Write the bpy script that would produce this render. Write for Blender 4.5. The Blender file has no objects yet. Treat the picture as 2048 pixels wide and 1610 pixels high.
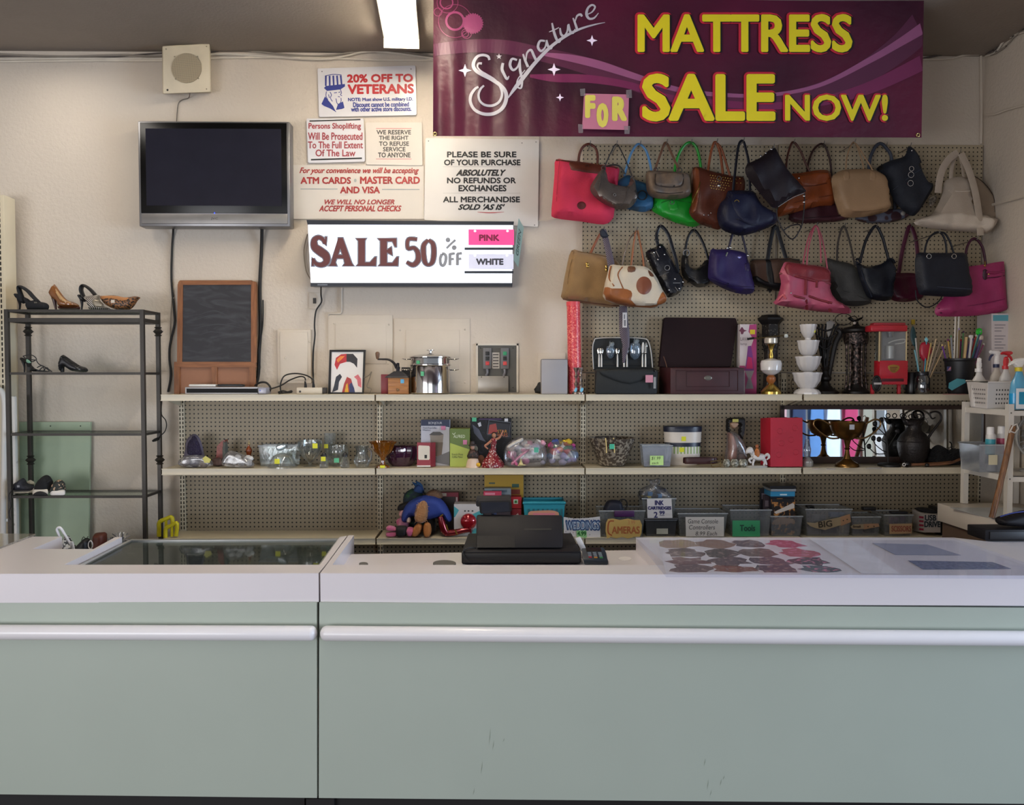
import bpy,bmesh,math,random
from mathutils import Vector,Matrix
from mathutils.geometry import delaunay_2d_cdt
random.seed(7)
R = math.radians
sc = bpy.context.scene
col = sc.collection
# ---------------------------------------------------------------- camera
F,CX,CY = 1650.0,1024.0,805.0
CAM = Vector((0.0,0.0,1.63))
YAW,PITCH = math.atan(-24/1650),math.atan(53/1650)
cd = bpy.data.cameras.new('camera');cam = bpy.data.objects.new('camera',cd);col.objects.link(cam)
cam.location = CAM;cam.rotation_euler = (math.pi/2-PITCH,0,YAW)
cd.sensor_fit = 'HORIZONTAL';cd.sensor_width = 36;cd.lens = 36*F/2048;cd.clip_start = .05
sc.camera = cam
# ---------------------------------------------------------------- light and exposure
sc.view_settings.view_transform = 'Standard';sc.view_settings.look = 'None'
sc.view_settings.gamma = 1;sc.view_settings.use_curve_mapping = False
sc.view_settings.exposure = -0.07
sc.cycles.use_denoising = True
sc.cycles.max_bounces = 10;sc.cycles.transparent_max_bounces = 24
sc.cycles.caustics_reflective = False;sc.cycles.caustics_refractive = False
sc.cycles.sample_clamp_indirect = 4
W = bpy.data.worlds.new('world');sc.world = W;W.use_nodes = True
bg = W.node_tree.nodes['Background'];bg.inputs[0].default_value = (.80,.88,1,1);bg.inputs[1].default_value = .36
CEIL = 3.63
def area(name,loc,sx,sy,watts,rgb,rot=(0,0,0),spread=180):
    l = bpy.data.lights.new(name,'AREA');l.shape = 'RECTANGLE';l.size = sx;l.size_y = sy
    l.energy = watts;l.color = rgb;l.spread = R(spread)
    o = bpy.data.objects.new(name,l);col.objects.link(o);o.location = loc;o.rotation_euler = rot
    return o
TUBE_E,DIFF_E = 40.0,17.0
area('ceiling_strip_light',(-2.6,4.15,CEIL-.15),.22,1.1,9,(1,.93,.83))
area('ceiling_strip_light',(-2.75,-1.8,CEIL-.15),.22,2.4,20,(1,.93,.83))
area('ceiling_strip_light',(-.62,.4,CEIL-.15),.22,2.4,13,(1,.94,.85))
area('window_and_fill_daylight',(6.6,1.5,1.45),2.3,3.8,520,(.62,.78,1),(0,R(90),0))
area('window_and_fill_daylight',(-3.9,-2.2,1.1),3.4,1.8,165,(.97,.97,1),(R(90),0,R(-34)))  # added daylight panel, off to the left to keep glare off frontal faces
area('window_and_fill_daylight',(.2,-3.2,.9),3.0,1.4,45,(.97,.97,1),(R(90),0,0))  # unseen weak panel behind the camera, added as frontal fill

# ---------------------------------------------------------------- pixel <-> world
_fw = Vector((math.sin(-YAW)*math.cos(PITCH),math.cos(YAW)*math.cos(PITCH),-math.sin(PITCH)))
_rt = Vector((math.cos(YAW),math.sin(YAW),0));_up = _rt.cross(_fw)
def ray(px,py): return _fw + _rt*((px-CX)/F) + _up*((CY-py)/F)
def P(px,py,Y):
    """point of the place that the photo shows at px, py, at depth Y (a number, or a surface y(x, z))"""
    d = ray(px,py)
    if callable(Y):
        y = 4.8
        for _ in range(4):
            q = CAM + d*(y/d.y);y = Y(q.x,q.z)
    else: y = Y
    return CAM + d*(y/d.y)
def PZ(px,py,z):
    d = ray(px,py);return CAM + d*((z-CAM.z)/d.z)
def PX(x,px,py):
    d = ray(px,py);return CAM + d*((x-CAM.x)/d.x)
def sc_at(Y): return Y/F          # metres per pixel at depth Y

# ---------------------------------------------------------------- materials
def lin(h):
    h = h.lstrip('#');v = [int(h[i:i+2],16)/255 for i in (0,2,4)]
    return tuple((c/12.92 if c <= .04045 else ((c+.055)/1.055)**2.4) for c in v)
_mats = {}
def mat(h,rough=.5,metal=0,bump=0,bs=60,var=.08,vs=8,coat=0,trans=0,emit=0,spec=.5,alpha=1,sheen=0,ec=None):
    key = (h,rough,metal,bump,bs,var,vs,coat,trans,emit,spec,alpha,sheen)
    if key in _mats: return _mats[key]
    m = bpy.data.materials.new('material_'+h.strip('#'));m.use_nodes = True
    nt = m.node_tree;N = nt.nodes;L = nt.links;p = N['Principled BSDF']
    c = lin(h)
    tc = N.new('ShaderNodeTexCoord')
    nz = N.new('ShaderNodeTexNoise');nz.inputs['Scale'].default_value = vs;nz.inputs['Detail'].default_value = 5
    L.new(tc.outputs['Object'],nz.inputs['Vector'])
    rp = N.new('ShaderNodeValToRGB');rp.color_ramp.elements[0].position = .3;rp.color_ramp.elements[1].position = .7
    rp.color_ramp.elements[0].color = (*[x*(1-var) for x in c],1);rp.color_ramp.elements[1].color = (*[min(1,x*(1+var)) for x in c],1)
    L.new(nz.outputs['Fac'],rp.inputs['Fac']);L.new(rp.outputs['Color'],p.inputs['Base Color'])
    p.inputs['Roughness'].default_value = rough;p.inputs['Metallic'].default_value = metal
    p.inputs['Specular IOR Level'].default_value = spec
    if coat: p.inputs['Coat Weight'].default_value = coat;p.inputs['Coat Roughness'].default_value = .12
    if sheen: p.inputs['Sheen Weight'].default_value = sheen
    if trans: p.inputs['Transmission Weight'].default_value = trans
    if alpha < 1: p.inputs['Alpha'].default_value = alpha
    if emit:
        p.inputs['Emission Color'].default_value = (*(lin(ec) if ec else c),1);p.inputs['Emission Strength'].default_value = emit
    if bump:
        n2 = N.new('ShaderNodeTexNoise');n2.inputs['Scale'].default_value = bs;n2.inputs['Detail'].default_value = 4
        L.new(tc.outputs['Object'],n2.inputs['Vector'])
        b = N.new('ShaderNodeBump');b.inputs['Strength'].default_value = bump;b.inputs['Distance'].default_value = .01
        L.new(n2.outputs['Fac'],b.inputs['Height']);L.new(b.outputs['Normal'],p.inputs['Normal'])
    _mats[key] = m;return m
def glass(h='#f4fbff',shine=.10,alpha=.06,rough=.03,body=None):
    """clear thin glass or plastic: see-through, tinted, with a fresnel shine and a little body"""
    key = ('g',h,shine,alpha,rough,body)
    if key in _mats: return _mats[key]
    m = bpy.data.materials.new('clear_'+h.strip('#'));m.use_nodes = True
    nt = m.node_tree;N = nt.nodes;L = nt.links;N.remove(N['Principled BSDF']);out = N['Material Output']
    t = N.new('ShaderNodeBsdfTransparent');t.inputs[0].default_value = (*lin(h),1)
    g = N.new('ShaderNodeBsdfGlossy');g.inputs['Roughness'].default_value = rough;g.inputs['Color'].default_value = (1,1,1,1)
    d = N.new('ShaderNodeBsdfDiffuse');d.inputs[0].default_value = (*lin(body or h),1)
    tc = N.new('ShaderNodeTexCoord');nz = N.new('ShaderNodeTexNoise');nz.inputs['Scale'].default_value = 40
    L.new(tc.outputs['Object'],nz.inputs['Vector'])
    mr = N.new('ShaderNodeMapRange');mr.inputs[3].default_value = alpha*.6;mr.inputs[4].default_value = min(1,alpha*1.4)
    L.new(nz.outputs['Fac'],mr.inputs[0])
    m1 = N.new('ShaderNodeMixShader');L.new(mr.outputs[0],m1.inputs[0]);L.new(t.outputs[0],m1.inputs[1]);L.new(d.outputs[0],m1.inputs[2])
    lw = N.new('ShaderNodeLayerWeight');lw.inputs['Blend'].default_value = .35
    mu = N.new('ShaderNodeMath');mu.operation = 'MULTIPLY_ADD';mu.inputs[1].default_value = shine*4;mu.inputs[2].default_value = shine*.5;mu.use_clamp = True
    L.new(lw.outputs['Fresnel'],mu.inputs[0])
    m2 = N.new('ShaderNodeMixShader');L.new(mu.outputs[0],m2.inputs[0]);L.new(m1.outputs[0],m2.inputs[1]);L.new(g.outputs[0],m2.inputs[2])
    L.new(m2.outputs[0],out.inputs['Surface'])
    _mats[key] = m;return m
def dots(h,pitch=.0254,rad=.16,dark='#1c1813',x0=0,z0=0,axis='XZ',rough=.55):
    """board with round holes on a square pitch"""
    m = bpy.data.materials.new('pegboard');m.use_nodes = True
    nt = m.node_tree;N = nt.nodes;L = nt.links;p = N['Principled BSDF'];p.inputs['Roughness'].default_value = rough
    tc = N.new('ShaderNodeTexCoord');sp = N.new('ShaderNodeSeparateXYZ');L.new(tc.outputs['Object'],sp.inputs[0])
    def f(o,off):
        a = N.new('ShaderNodeMath');a.operation = 'MULTIPLY_ADD';a.inputs[1].default_value = 1/pitch;a.inputs[2].default_value = off;L.new(sp.outputs[o],a.inputs[0])
        b = N.new('ShaderNodeMath');b.operation = 'FRACT';L.new(a.outputs[0],b.inputs[0])
        c = N.new('ShaderNodeMath');c.operation = 'SUBTRACT';c.inputs[1].default_value = .5;L.new(b.outputs[0],c.inputs[0])
        e = N.new('ShaderNodeMath');e.operation = 'POWER';e.inputs[1].default_value = 2;
        g = N.new('ShaderNodeMath');g.operation = 'ABSOLUTE';L.new(c.outputs[0],g.inputs[0]);L.new(g.outputs[0],e.inputs[0])
        return e
    a,b = f(axis[0],x0),f(axis[1],z0)
    s = N.new('ShaderNodeMath');s.operation = 'ADD';L.new(a.outputs[0],s.inputs[0]);L.new(b.outputs[0],s.inputs[1])
    lt = N.new('ShaderNodeMath');lt.operation = 'LESS_THAN';lt.inputs[1].default_value = rad*rad;L.new(s.outputs[0],lt.inputs[0])
    nz = N.new('ShaderNodeTexNoise');nz.inputs['Scale'].default_value = 6;L.new(tc.outputs['Object'],nz.inputs['Vector'])
    rp = N.new('ShaderNodeValToRGB');c = lin(h)
    rp.color_ramp.elements[0].color = (*[x*.93 for x in c],1);rp.color_ramp.elements[1].color = (*[x*1.05 for x in c],1);L.new(nz.outputs['Fac'],rp.inputs[0])
    mx = N.new('ShaderNodeMix');mx.data_type = 'RGBA';L.new(lt.outputs[0],mx.inputs[0]);L.new(rp.outputs[0],mx.inputs[6]);mx.inputs[7].default_value = (*lin(dark),1)
    L.new(mx.outputs[2],p.inputs['Base Color'])
    return m
def spots(h,h2,scale=40,thr=.5,rough=.4,kind='noise',metal=0,soft=.03,bump=0):
    """two-colour blotchy material"""
    key = ('s',h,h2,scale,thr,rough,kind,metal)
    if key in _mats: return _mats[key]
    m = bpy.data.materials.new('spotted');m.use_nodes = True
    nt = m.node_tree;N = nt.nodes;L = nt.links;p = N['Principled BSDF'];p.inputs['Roughness'].default_value = rough;p.inputs['Metallic'].default_value = metal
    tc = N.new('ShaderNodeTexCoord')
    if kind == 'noise': t = N.new('ShaderNodeTexNoise');o = 'Fac'
    elif kind == 'wave': t = N.new('ShaderNodeTexWave');t.bands_direction = 'DIAGONAL';o = 'Fac'
    elif kind == 'wavex': t = N.new('ShaderNodeTexWave');t.bands_direction = 'X';o = 'Fac'
    else: t = N.new('ShaderNodeTexVoronoi');o = 'Distance'
    t.inputs['Scale'].default_value = scale;L.new(tc.outputs['Object'],t.inputs['Vector'])
    rp = N.new('ShaderNodeValToRGB');rp.color_ramp.elements[0].position = thr-soft;rp.color_ramp.elements[1].position = thr+soft
    rp.color_ramp.elements[0].color = (*lin(h),1);rp.color_ramp.elements[1].color = (*lin(h2),1)
    L.new(t.outputs[o],rp.inputs[0]);L.new(rp.outputs[0],p.inputs['Base Color'])
    if bump:
        b = N.new('ShaderNodeBump');b.inputs['Strength'].default_value = bump;b.inputs['Distance'].default_value = .01
        L.new(t.outputs[o],b.inputs['Height']);L.new(b.outputs['Normal'],p.inputs['Normal'])
    _mats[key] = m;return m
def wood(h,h2,scale=6,rough=.45,axis='X'):
    key = ('w',h,h2,scale,rough,axis)
    if key in _mats: return _mats[key]
    m = bpy.data.materials.new('wood');m.use_nodes = True
    nt = m.node_tree;N = nt.nodes;L = nt.links;p = N['Principled BSDF'];p.inputs['Roughness'].default_value = rough
    tc = N.new('ShaderNodeTexCoord');mp = N.new('ShaderNodeMapping');L.new(tc.outputs['Object'],mp.inputs[0])
    mp.inputs['Scale'].default_value = {'X': (1,10,10),'Z': (10,10,1),'Y': (10,1,10)}[axis]
    t = N.new('ShaderNodeTexNoise');t.inputs['Scale'].default_value = scale;t.inputs['Detail'].default_value = 6;L.new(mp.outputs[0],t.inputs['Vector'])
    rp = N.new('ShaderNodeValToRGB');rp.color_ramp.elements[0].position = .35;rp.color_ramp.elements[1].position = .65
    rp.color_ramp.elements[0].color = (*lin(h),1);rp.color_ramp.elements[1].color = (*lin(h2),1)
    L.new(t.outputs['Fac'],rp.inputs[0]);L.new(rp.outputs[0],p.inputs['Base Color'])
    _mats[key] = m;return m

# ---------------------------------------------------------------- scene objects
def thing(name,label,cat,loc,group=None,rotz=0):
    o = bpy.data.objects.new(name,None);col.objects.link(o)
    o.location = loc;o.rotation_euler = (0,0,rotz);o['label'] = label;o['category'] = cat
    if group: o['group'] = group
    o.empty_display_size = .05
    return o
def tag(o,label,cat,group=None):
    o['label'] = label;o['category'] = cat
    if group: o['group'] = group
    return o
def off_of(o):
    v = Vector((0,0,0))
    while o is not None: v += o.location;o = o.parent
    return v
def obj(name,bm,m,parent=None,smooth=35,origin=None,local=False,label=None,kind=None):
    """one mesh object from a bmesh whose vertices are in world coordinates (or the parent's, if local)"""
    me = bpy.data.meshes.new(name)
    if origin is None: origin = Vector((0,0,0))
    if parent is not None and not local: origin = off_of(parent)
    if not local and origin.length: bmesh.ops.translate(bm,verts=bm.verts,vec=-origin)
    bmesh.ops.recalc_face_normals(bm,faces=bm.faces)
    bm.to_mesh(me);bm.free()
    if smooth:
        me.shade_smooth();me.set_sharp_from_angle(angle=R(smooth))
    for k in (m if isinstance(m,(list,tuple)) else [m]): me.materials.append(k)
    o = bpy.data.objects.new(name,me);col.objects.link(o)
    if parent is not None: o.parent = parent
    else: o.location = origin if not local else (0,0,0)
    if label: o['label'] = label
    if kind: o['kind'] = kind
    return o
def struct(name,bm,m,parent=None,smooth=0):
    o = obj(name,bm,m,parent,smooth);
    if parent is None: o['kind'] = 'structure'
    return o
def base_of(*bms):
    vs = [v.co for b in bms for v in b.verts]
    lo = [min(v[i] for v in vs) for i in range(3)];hi = [max(v[i] for v in vs) for i in range(3)]
    return Vector(((lo[0]+hi[0])/2,(lo[1]+hi[1])/2,lo[2]))
def all_parts(o):
    r = []
    for c in o.children: r += [c]+all_parts(c)
    return r
def rest(root,z):
    """set the thing down: its lowest vertex onto height z"""
    lo = 1e9
    for c in [root]+all_parts(root):
        if c.type == 'MESH':
            b = off_of(c).z
            lo = min(lo,min(v.co.z for v in c.data.vertices)+b)
    root.location.z += z-lo+.0006
    return root
def solo(name,bm,m,label,cat,group=None,smooth=35,z=None):
    """a thing that is one mesh"""
    o = obj(name,bm,m,None,smooth,base_of(bm));tag(o,label,cat,group)
    if z is not None: rest(o,z)
    return o
# ---------------------------------------------------------------- mesh shapes
def B(): return bmesh.new()
def box(bm,x0,x1,y0,y1,z0,z1,bev=0,seg=2):
    r = bmesh.ops.create_cube(bm,size=1);vs = r['verts']
    for v in vs:
        v.co = Vector((x0 if v.co.x < 0 else x1,y0 if v.co.y < 0 else y1,z0 if v.co.z < 0 else z1))
    if bev:
        es = list({e for v in vs for e in v.link_edges})
        bmesh.ops.bevel(bm,geom=es,offset=bev,segments=seg,affect='EDGES',profile=.5)
    return bm
def pbox(bm,a,b,c,d,Y,dep,bev=0):
    """box whose front face covers the photo's rectangle a,b .. c,d at depth Y and goes back by dep"""
    p,q = P(a,d,Y),P(c,b,Y)
    return box(bm,p.x,q.x,Y,Y+dep,p.z,q.z,bev)
def hexa(bm,pts,bev=0):
    """box from 8 corners: bottom ring of four, then top ring of four"""
    v = [bm.verts.new(p) for p in pts]
    fs = [bm.faces.new([v[i] for i in f]) for f in ((3,2,1,0),(4,5,6,7),(0,1,5,4),(1,2,6,5),(2,3,7,6),(3,0,4,7))]
    if bev:
        bmesh.ops.bevel(bm,geom=list({e for f in fs for e in f.edges}),offset=bev,segments=2,affect='EDGES',profile=.5)
    return bm
def lathe(bm,cx,cy,prof,n=28,sx=1,sy=1,cap=True,rip=0,rn=8,axis=None,lean=(0,0)):
    """turned shape: prof is [(radius, z) ...] from bottom to top"""
    rings = []
    z0 = prof[0][1]
    for r,z in prof:
        ring = []
        for i in range(n):
            a = 2*math.pi*i/n;rr = r*(1+rip*math.cos(rn*a)) if rip else r
            ring.append(bm.verts.new((cx+rr*math.cos(a)*sx+lean[0]*(z-z0),cy+rr*math.sin(a)*sy+lean[1]*(z-z0),z)))
        rings.append(ring)
    for A,C in zip(rings,rings[1:]):
        for i in range(n): bm.faces.new((A[i],A[(i+1) % n],C[(i+1) % n],C[i]))
    if cap:
        bm.faces.new(rings[0][::-1]);bm.faces.new(rings[-1])
    return bm
def plathe(bm,cx,prof,Y,n=28,**k):
    """turned shape from photo half-widths: prof [(half width px, y px) ...] bottom first"""
    x = P(cx,prof[0][1],Y).x
    return lathe(bm,x,Y,[(max(.0004,w*sc_at(Y)),P(cx,y,Y).z) for w,y in prof],n,**k)
def catmull(pts,n=4,closed=False):
    pts = [Vector(p) for p in pts];out = [];m = len(pts)
    for i in range(m if closed else m-1):
        g = lambda k: pts[k % m] if closed else pts[max(0,min(m-1,k))]
        a,b,c,d = g(i-1),g(i),g(i+1),g(i+2)
        for k in range(n):
            t = k/n
            out.append(.5*((2*b)+(c-a)*t+(2*a-5*b+4*c-d)*t*t+(3*b-a-3*c+d)*t**3))
    if not closed: out.append(pts[-1])
    return out
def tube(bm,pts,r,n=8,closed=False,smooth=0,flat=1.0,nrm=None):
    """pipe along pts; r a number or one per point; flat squeezes it along nrm (default y)"""
    rs = r if isinstance(r,(list,tuple)) else None
    pts = [Vector(p) for p in pts]
    if smooth:
        if rs: rv = catmull([(q,0,0) for q in rs],smooth,closed);rs = [abs(q.x) for q in rv]
        pts = catmull(pts,smooth,closed)
    m = len(pts);rings = []
    up = Vector(nrm) if nrm else Vector((0,1,0));prev = None
    for i,p in enumerate(pts):
        if closed: t = pts[(i+1) % m]-pts[i-1]
        else: t = pts[min(m-1,i+1)]-pts[max(0,i-1)]
        if t.length < 1e-9: t = Vector((0,0,1))
        t.normalize()
        u = up - t*up.dot(t)
        if u.length < .15:
            u = (prev - t*prev.dot(t)) if prev is not None else t.orthogonal()
        u.normalize();prev = u
        s = t.cross(u);rr = rs[min(i,len(rs)-1)] if rs else r
        rings.append([bm.verts.new(p + s*math.cos(2*math.pi*k/n)*rr + u*math.sin(2*math.pi*k/n)*rr*flat) for k in range(n)])
    for i in range(m if closed else m-1):
        A,C = rings[i],rings[(i+1) % m]
        for k in range(n): bm.faces.new((A[k],A[(k+1) % n],C[(k+1) % n],C[k]))
    if not closed:
        bm.faces.new(rings[0][::-1]);bm.faces.new(rings[-1])
    return bm
def ptube(bm,pts,w,Y=4.9,n=8,closed=False,smooth=4,flat=1.0):
    """pipe through photo points (x, y[, depth]); w its half width in photo pixels"""
    q = [P(p[0],p[1],p[2] if len(p) > 2 else Y) for p in pts]
    s = sc_at(Y if not callable(Y) else 4.85)
    r = [k*s for k in w] if isinstance(w,(list,tuple)) else w*s
    return tube(bm,q,r,n,closed,smooth,flat)
def bar(bm,a,b,w,h=None):
    """square bar from a to b"""
    a,b = Vector(a),Vector(b);t = (b-a).normalized();h = h or w
    u = Vector((0,0,1)) if abs(t.z) < .9 else Vector((0,1,0))
    s = t.cross(u).normalized();u = s.cross(t)
    pt = [p + s*i*w/2 + u*j*h/2 for p in (a,b) for i,j in ((-1,-1),(1,-1),(1,1),(-1,1))]
    return hexa(bm,pt)
def ball(bm,c,rx,ry=None,rz=None,seg=20,rings=12,rot=None):
    r = bmesh.ops.create_uvsphere(bm,u_segments=seg,v_segments=rings,radius=1)
    ry = ry or rx;rz = rz or rx
    for v in r['verts']:
        q = Vector((v.co.x*rx,v.co.y*ry,v.co.z*rz))
        if rot: q = rot @ q
        v.co = q + Vector(c)
    return bm
def torus(bm,c,R0,r,axis='Y',n=24,k=8,sx=1,sz=1):
    pts = []
    for i in range(n):
        a = 2*math.pi*i/n;x,z = R0*math.cos(a)*sx,R0*math.sin(a)*sz
        pts.append(Vector(c)+{'Y': Vector((x,0,z)),'Z': Vector((x,z,0)),'X': Vector((0,x,z))}[axis])
    return tube(bm,pts,r,k,True,0,1,{'Y': (0,1,0),'Z': (0,0,1),'X': (1,0,0)}[axis])
def prism(bm,pts,Y,dep):
    """solid slab: outline in photo pixels, front at depth Y (a number), thick dep"""
    a = [P(x,y,Y) for x,y in pts]
    return slab(bm,a,Vector((0,dep,0)))
def slab(bm,ring,vec):
    f = [bm.verts.new(p) for p in ring];k = [bm.verts.new(p+vec) for p in ring];n = len(ring)
    bm.faces.new(f);bm.faces.new(k[::-1])
    for i in range(n): bm.faces.new((f[i],k[i],k[(i+1) % n],f[(i+1) % n]))
    return bm
def _segd(px,py,a,b):
    dx,dy = b[0]-a[0],b[1]-a[1];l = dx*dx+dy*dy
    t = 0 if l < 1e-14 else max(0,min(1,((px-a[0])*dx+(py-a[1])*dy)/l))
    return math.hypot(px-a[0]-t*dx,py-a[1]-t*dy)
def _inside(px,py,pg):
    c = False;n = len(pg)
    for i in range(n):
        a,b = pg[i],pg[i-1]
        if (a[1] > py) != (b[1] > py) and px < (b[0]-a[0])*(py-a[1])/(b[1]-a[1]+1e-15)+a[0]: c = not c
    return c
def inflate(bm,outline,Y,T,h=None,edge=.6,sm=4,back=.6,grow=0,wr=0,seed=0,base=None,straight=False):
    """soft body with the given photo outline: middle at depth Y, T metres thick at its fullest; grow makes the bottom
    fuller; wr wrinkles. base = a surface y(x, z) to lie on. Returns the front surface y(x, z)."""
    Yc = base if base else Y
    w = [P(x,y,Yc) for x,y in outline]
    p2 = [(v.x,v.z,0) for v in w]
    c = p2 if straight else [tuple(v) for v in catmull(p2,sm,True)]
    pg = [(v[0],v[1]) for v in c]
    xs = [p[0] for p in pg];zs = [p[1] for p in pg];x0,x1,z0,z1 = min(xs),max(xs),min(zs),max(zs)
    h = h or max(.006,min(x1-x0,z1-z0)/14)
    if straight or True:
        q = []
        for i,p in enumerate(pg):
            n = pg[(i+1) % len(pg)];l = math.hypot(n[0]-p[0],n[1]-p[1]);k = max(1,int(round(l/h)))
            if l < 1e-5: continue
            for j in range(k): q.append((p[0]+(n[0]-p[0])*j/k,p[1]+(n[1]-p[1])*j/k))
        pg = q
    def dist(x,z): return min(_segd(x,z,pg[i-1],pg[i]) for i in range(len(pg)))
    rnd = random.Random(seed);pts = list(pg);nb = len(pg)
    z = z0+h*.5;row = 0
    while z < z1:
        x = x0+h*(.5 if row % 2 else 0)
        while x < x1:
            if _inside(x,z,pg) and dist(x,z) > .55*h: pts.append((x,z))
            x += h
        z += h*.87;row += 1
    vo,_,fo,_,_,_ = delaunay_2d_cdt([Vector(p) for p in pts],[],[list(range(nb))],1,1e-6)
    ds = [dist(p.x,p.y) for p in vo];dm = max(ds) or 1e-6;Rr = dm*edge
    ph = [rnd.uniform(0,6.28) for _ in range(6)]
    def wrk(x,z):
        if not wr: return 0
        return wr*(math.sin(38*x+17*z+ph[0])+.7*math.sin(-29*x+41*z+ph[1])+.5*math.sin(71*x-9*z+ph[2]))*.5
    def prof(d,x,z):
        t = 1-min(d/Rr,1);v = math.sqrt(max(0,1-t*t))*T*.5
        if grow: v *= (1-grow)+grow*2*(1-(z-z0)/max(1e-6,z1-z0))
        return v + wrk(x,z)*min(1,d/Rr*2)
    yb = (lambda x,z: base(x,z)) if base else (lambda x,z: Y)
    fv,bv = [],[]
    for p,d in zip(vo,ds):
        e = d < 1e-5
        f = prof(d,p.x,p.y);y = yb(p.x,p.y)
        v = bm.verts.new((p.x,y-f-(.0012 if base else 0),p.y));fv.append(v)
        if base: bv.append(bm.verts.new((p.x,y+.004,p.y)))
        else: bv.append(v if e else bm.verts.new((p.x,y+f*back,p.y)))
    bset = set()
    for f in fo:
        try: bm.faces.new([fv[i] for i in f])
        except ValueError: pass
        if all(fv[i] is bv[i] for i in f): continue
        try: bm.faces.new([bv[i] for i in reversed(f)])
        except ValueError: pass
    if base:
        eb = [e for e in bm.edges if len(e.link_faces) == 1]
        try: bmesh.ops.bridge_loops(bm,edges=eb)
        except Exception: pass
    def front(x,z):
        d = dist(x,z) if _inside(x,z,pg) else 0
        return yb(x,z)-prof(d,x,z)
    return front
def patch(bm,outline,base,T=.006,sm=4,straight=False,lift=0,h=None):
    """a thin panel lying on a soft body's surface"""
    return inflate(bm,outline,0,T,edge=.35,sm=sm,base=(lambda x,z: base(x,z)-lift),straight=straight,h=h)
def pstrap(bm,pts,w,Y=4.9,t=.004,smooth=4,closed=False):
    """flat strap through photo points, w its half width in photo pixels, t thick"""
    q = [P(p[0],p[1],p[2] if len(p) > 2 else Y) for p in pts]
    s = sc_at(4.85 if callable(Y) else Y);hw = w*s
    return tube(bm,q,hw,8,closed,smooth,flat=max(.15,t/2/hw))
# ---------------------------------------------------------------- lettering
_tc = {}
def text_mesh(s,bold=0.0,shear=0.0,ext=.0):
    k = (s,bold,shear,ext)
    if k not in _tc:
        c = bpy.data.curves.new('lettering','FONT');c.body = s;c.offset = bold;c.shear = shear;c.extrude = ext;c.resolution_u = 3
        c.align_x = 'CENTER'
        o = bpy.data.objects.new('lettering',c);col.objects.link(o)
        dg = bpy.context.evaluated_depsgraph_get();dg.update()
        me = bpy.data.meshes.new_from_object(o.evaluated_get(dg))
        bpy.data.objects.remove(o);bpy.data.curves.remove(c)
        _tc[k] = ([v.co.copy() for v in me.vertices],[tuple(p.vertices) for p in me.polygons]);bpy.data.meshes.remove(me)
    return _tc[k]
def ptext(bm,s,a,b,c,d,Y,bold=0,shear=0,rot=0,dil=None,dy=0):
    if dil is None:
        dil = max(0,bold)*(d-b)
        if dil > .25: a,b,c,d = a+dil,b+dil,c-dil,d-dil
    if dil > .25:
        n = 20 if dil > 1.8 else 8
        for k in range(n):
            u,w = dil*math.cos(k*2*math.pi/n),dil*math.sin(k*2*math.pi/n);_ptext(bm,s,a+u,b+w,c+u,d+w,Y,0,shear,rot,dy+(.0005 if n > 8 else .001)*(k+1)/n)
    return _ptext(bm,s,a,b,c,d,Y,0,shear,rot,dy)
def _ptext(bm,s,a,b,c,d,Y,bold=0,shear=0,rot=0,dy=0):
    """lettering fitted to the photo's rectangle a,b .. c,d, on depth Y (number or surface); rot degrees counter-clockwise"""
    vs,fs = text_mesh(s,bold,shear)
    if not vs: return bm
    x0,x1 = min(v.x for v in vs),max(v.x for v in vs);y0,y1 = min(v.y for v in vs),max(v.y for v in vs)
    cx,cy = (a+c)/2,(b+d)/2;ca,sa = math.cos(R(rot)),math.sin(R(rot));out = []
    for v in vs:
        u = a+(v.x-x0)/max(1e-6,x1-x0)*(c-a)-cx;w = d-(v.y-y0)/max(1e-6,y1-y0)*(d-b)-cy
        q = P(cx+u*ca+w*sa,cy-u*sa+w*ca,Y);q.y -= dy
        out.append(bm.verts.new(q))
    for f in fs:
        try: bm.faces.new([out[i] for i in f])
        except ValueError: pass
    return bm
def plane_text(bm,s,o,ux,uz,bold=0,shear=0):
    """lettering on any plane: o its lower left, ux and uz its whole width and height"""
    vs,fs = text_mesh(s,bold,shear)
    x0,x1 = min(v.x for v in vs),max(v.x for v in vs);y0,y1 = min(v.y for v in vs),max(v.y for v in vs)
    out = [bm.verts.new(Vector(o)+Vector(ux)*((v.x-x0)/(x1-x0))+Vector(uz)*((v.y-y0)/(y1-y0))) for v in vs]
    for f in fs:
        try: bm.faces.new([out[i] for i in f])
        except ValueError: pass
    return bm
def pflat(bm,pts,Y,dy=0):
    """a printed flat shape on depth Y"""
    v = []
    for x,y in pts:
        q = P(x,y,Y);q.y -= dy;v.append(bm.verts.new(q))
    try: bm.faces.new(v)
    except ValueError: pass
    return bm
def stroke(bm,pts,w,Y,smooth=5,dy=0,closed=False,xmax=9e9):
    """painted stroke: centre line in photo pixels, half width w (number or list)"""
    ws = w if isinstance(w,(list,tuple)) else [w]*len(pts)
    c = catmull([(p[0],p[1],k) for p,k in zip(pts,ws)],smooth,closed);n = len(c);L,Rr = [],[]
    for i,p in enumerate(c):
        t = (c[(i+1) % n]-c[i-1]) if closed else (c[min(n-1,i+1)]-c[max(0,i-1)])
        l = math.hypot(t.x,t.y) or 1;nx,ny = -t.y/l*p.z,t.x/l*p.z
        for lst,s in ((L,1),(Rr,-1)):
            q = P(min(xmax,p.x+nx*s),p.y+ny*s,Y);q.y -= dy;lst.append(bm.verts.new(q))
    for i in range(n if closed else n-1):
        j = (i+1) % n
        bm.faces.new((L[i],L[j],Rr[j],Rr[i]))
    return bm
def disc(cx,cy,rx,ry=None,n=24,a0=0):
    ry = ry or rx
    return [(cx+rx*math.cos(a0+2*math.pi*i/n),cy+ry*math.sin(a0+2*math.pi*i/n)) for i in range(n)]
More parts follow.
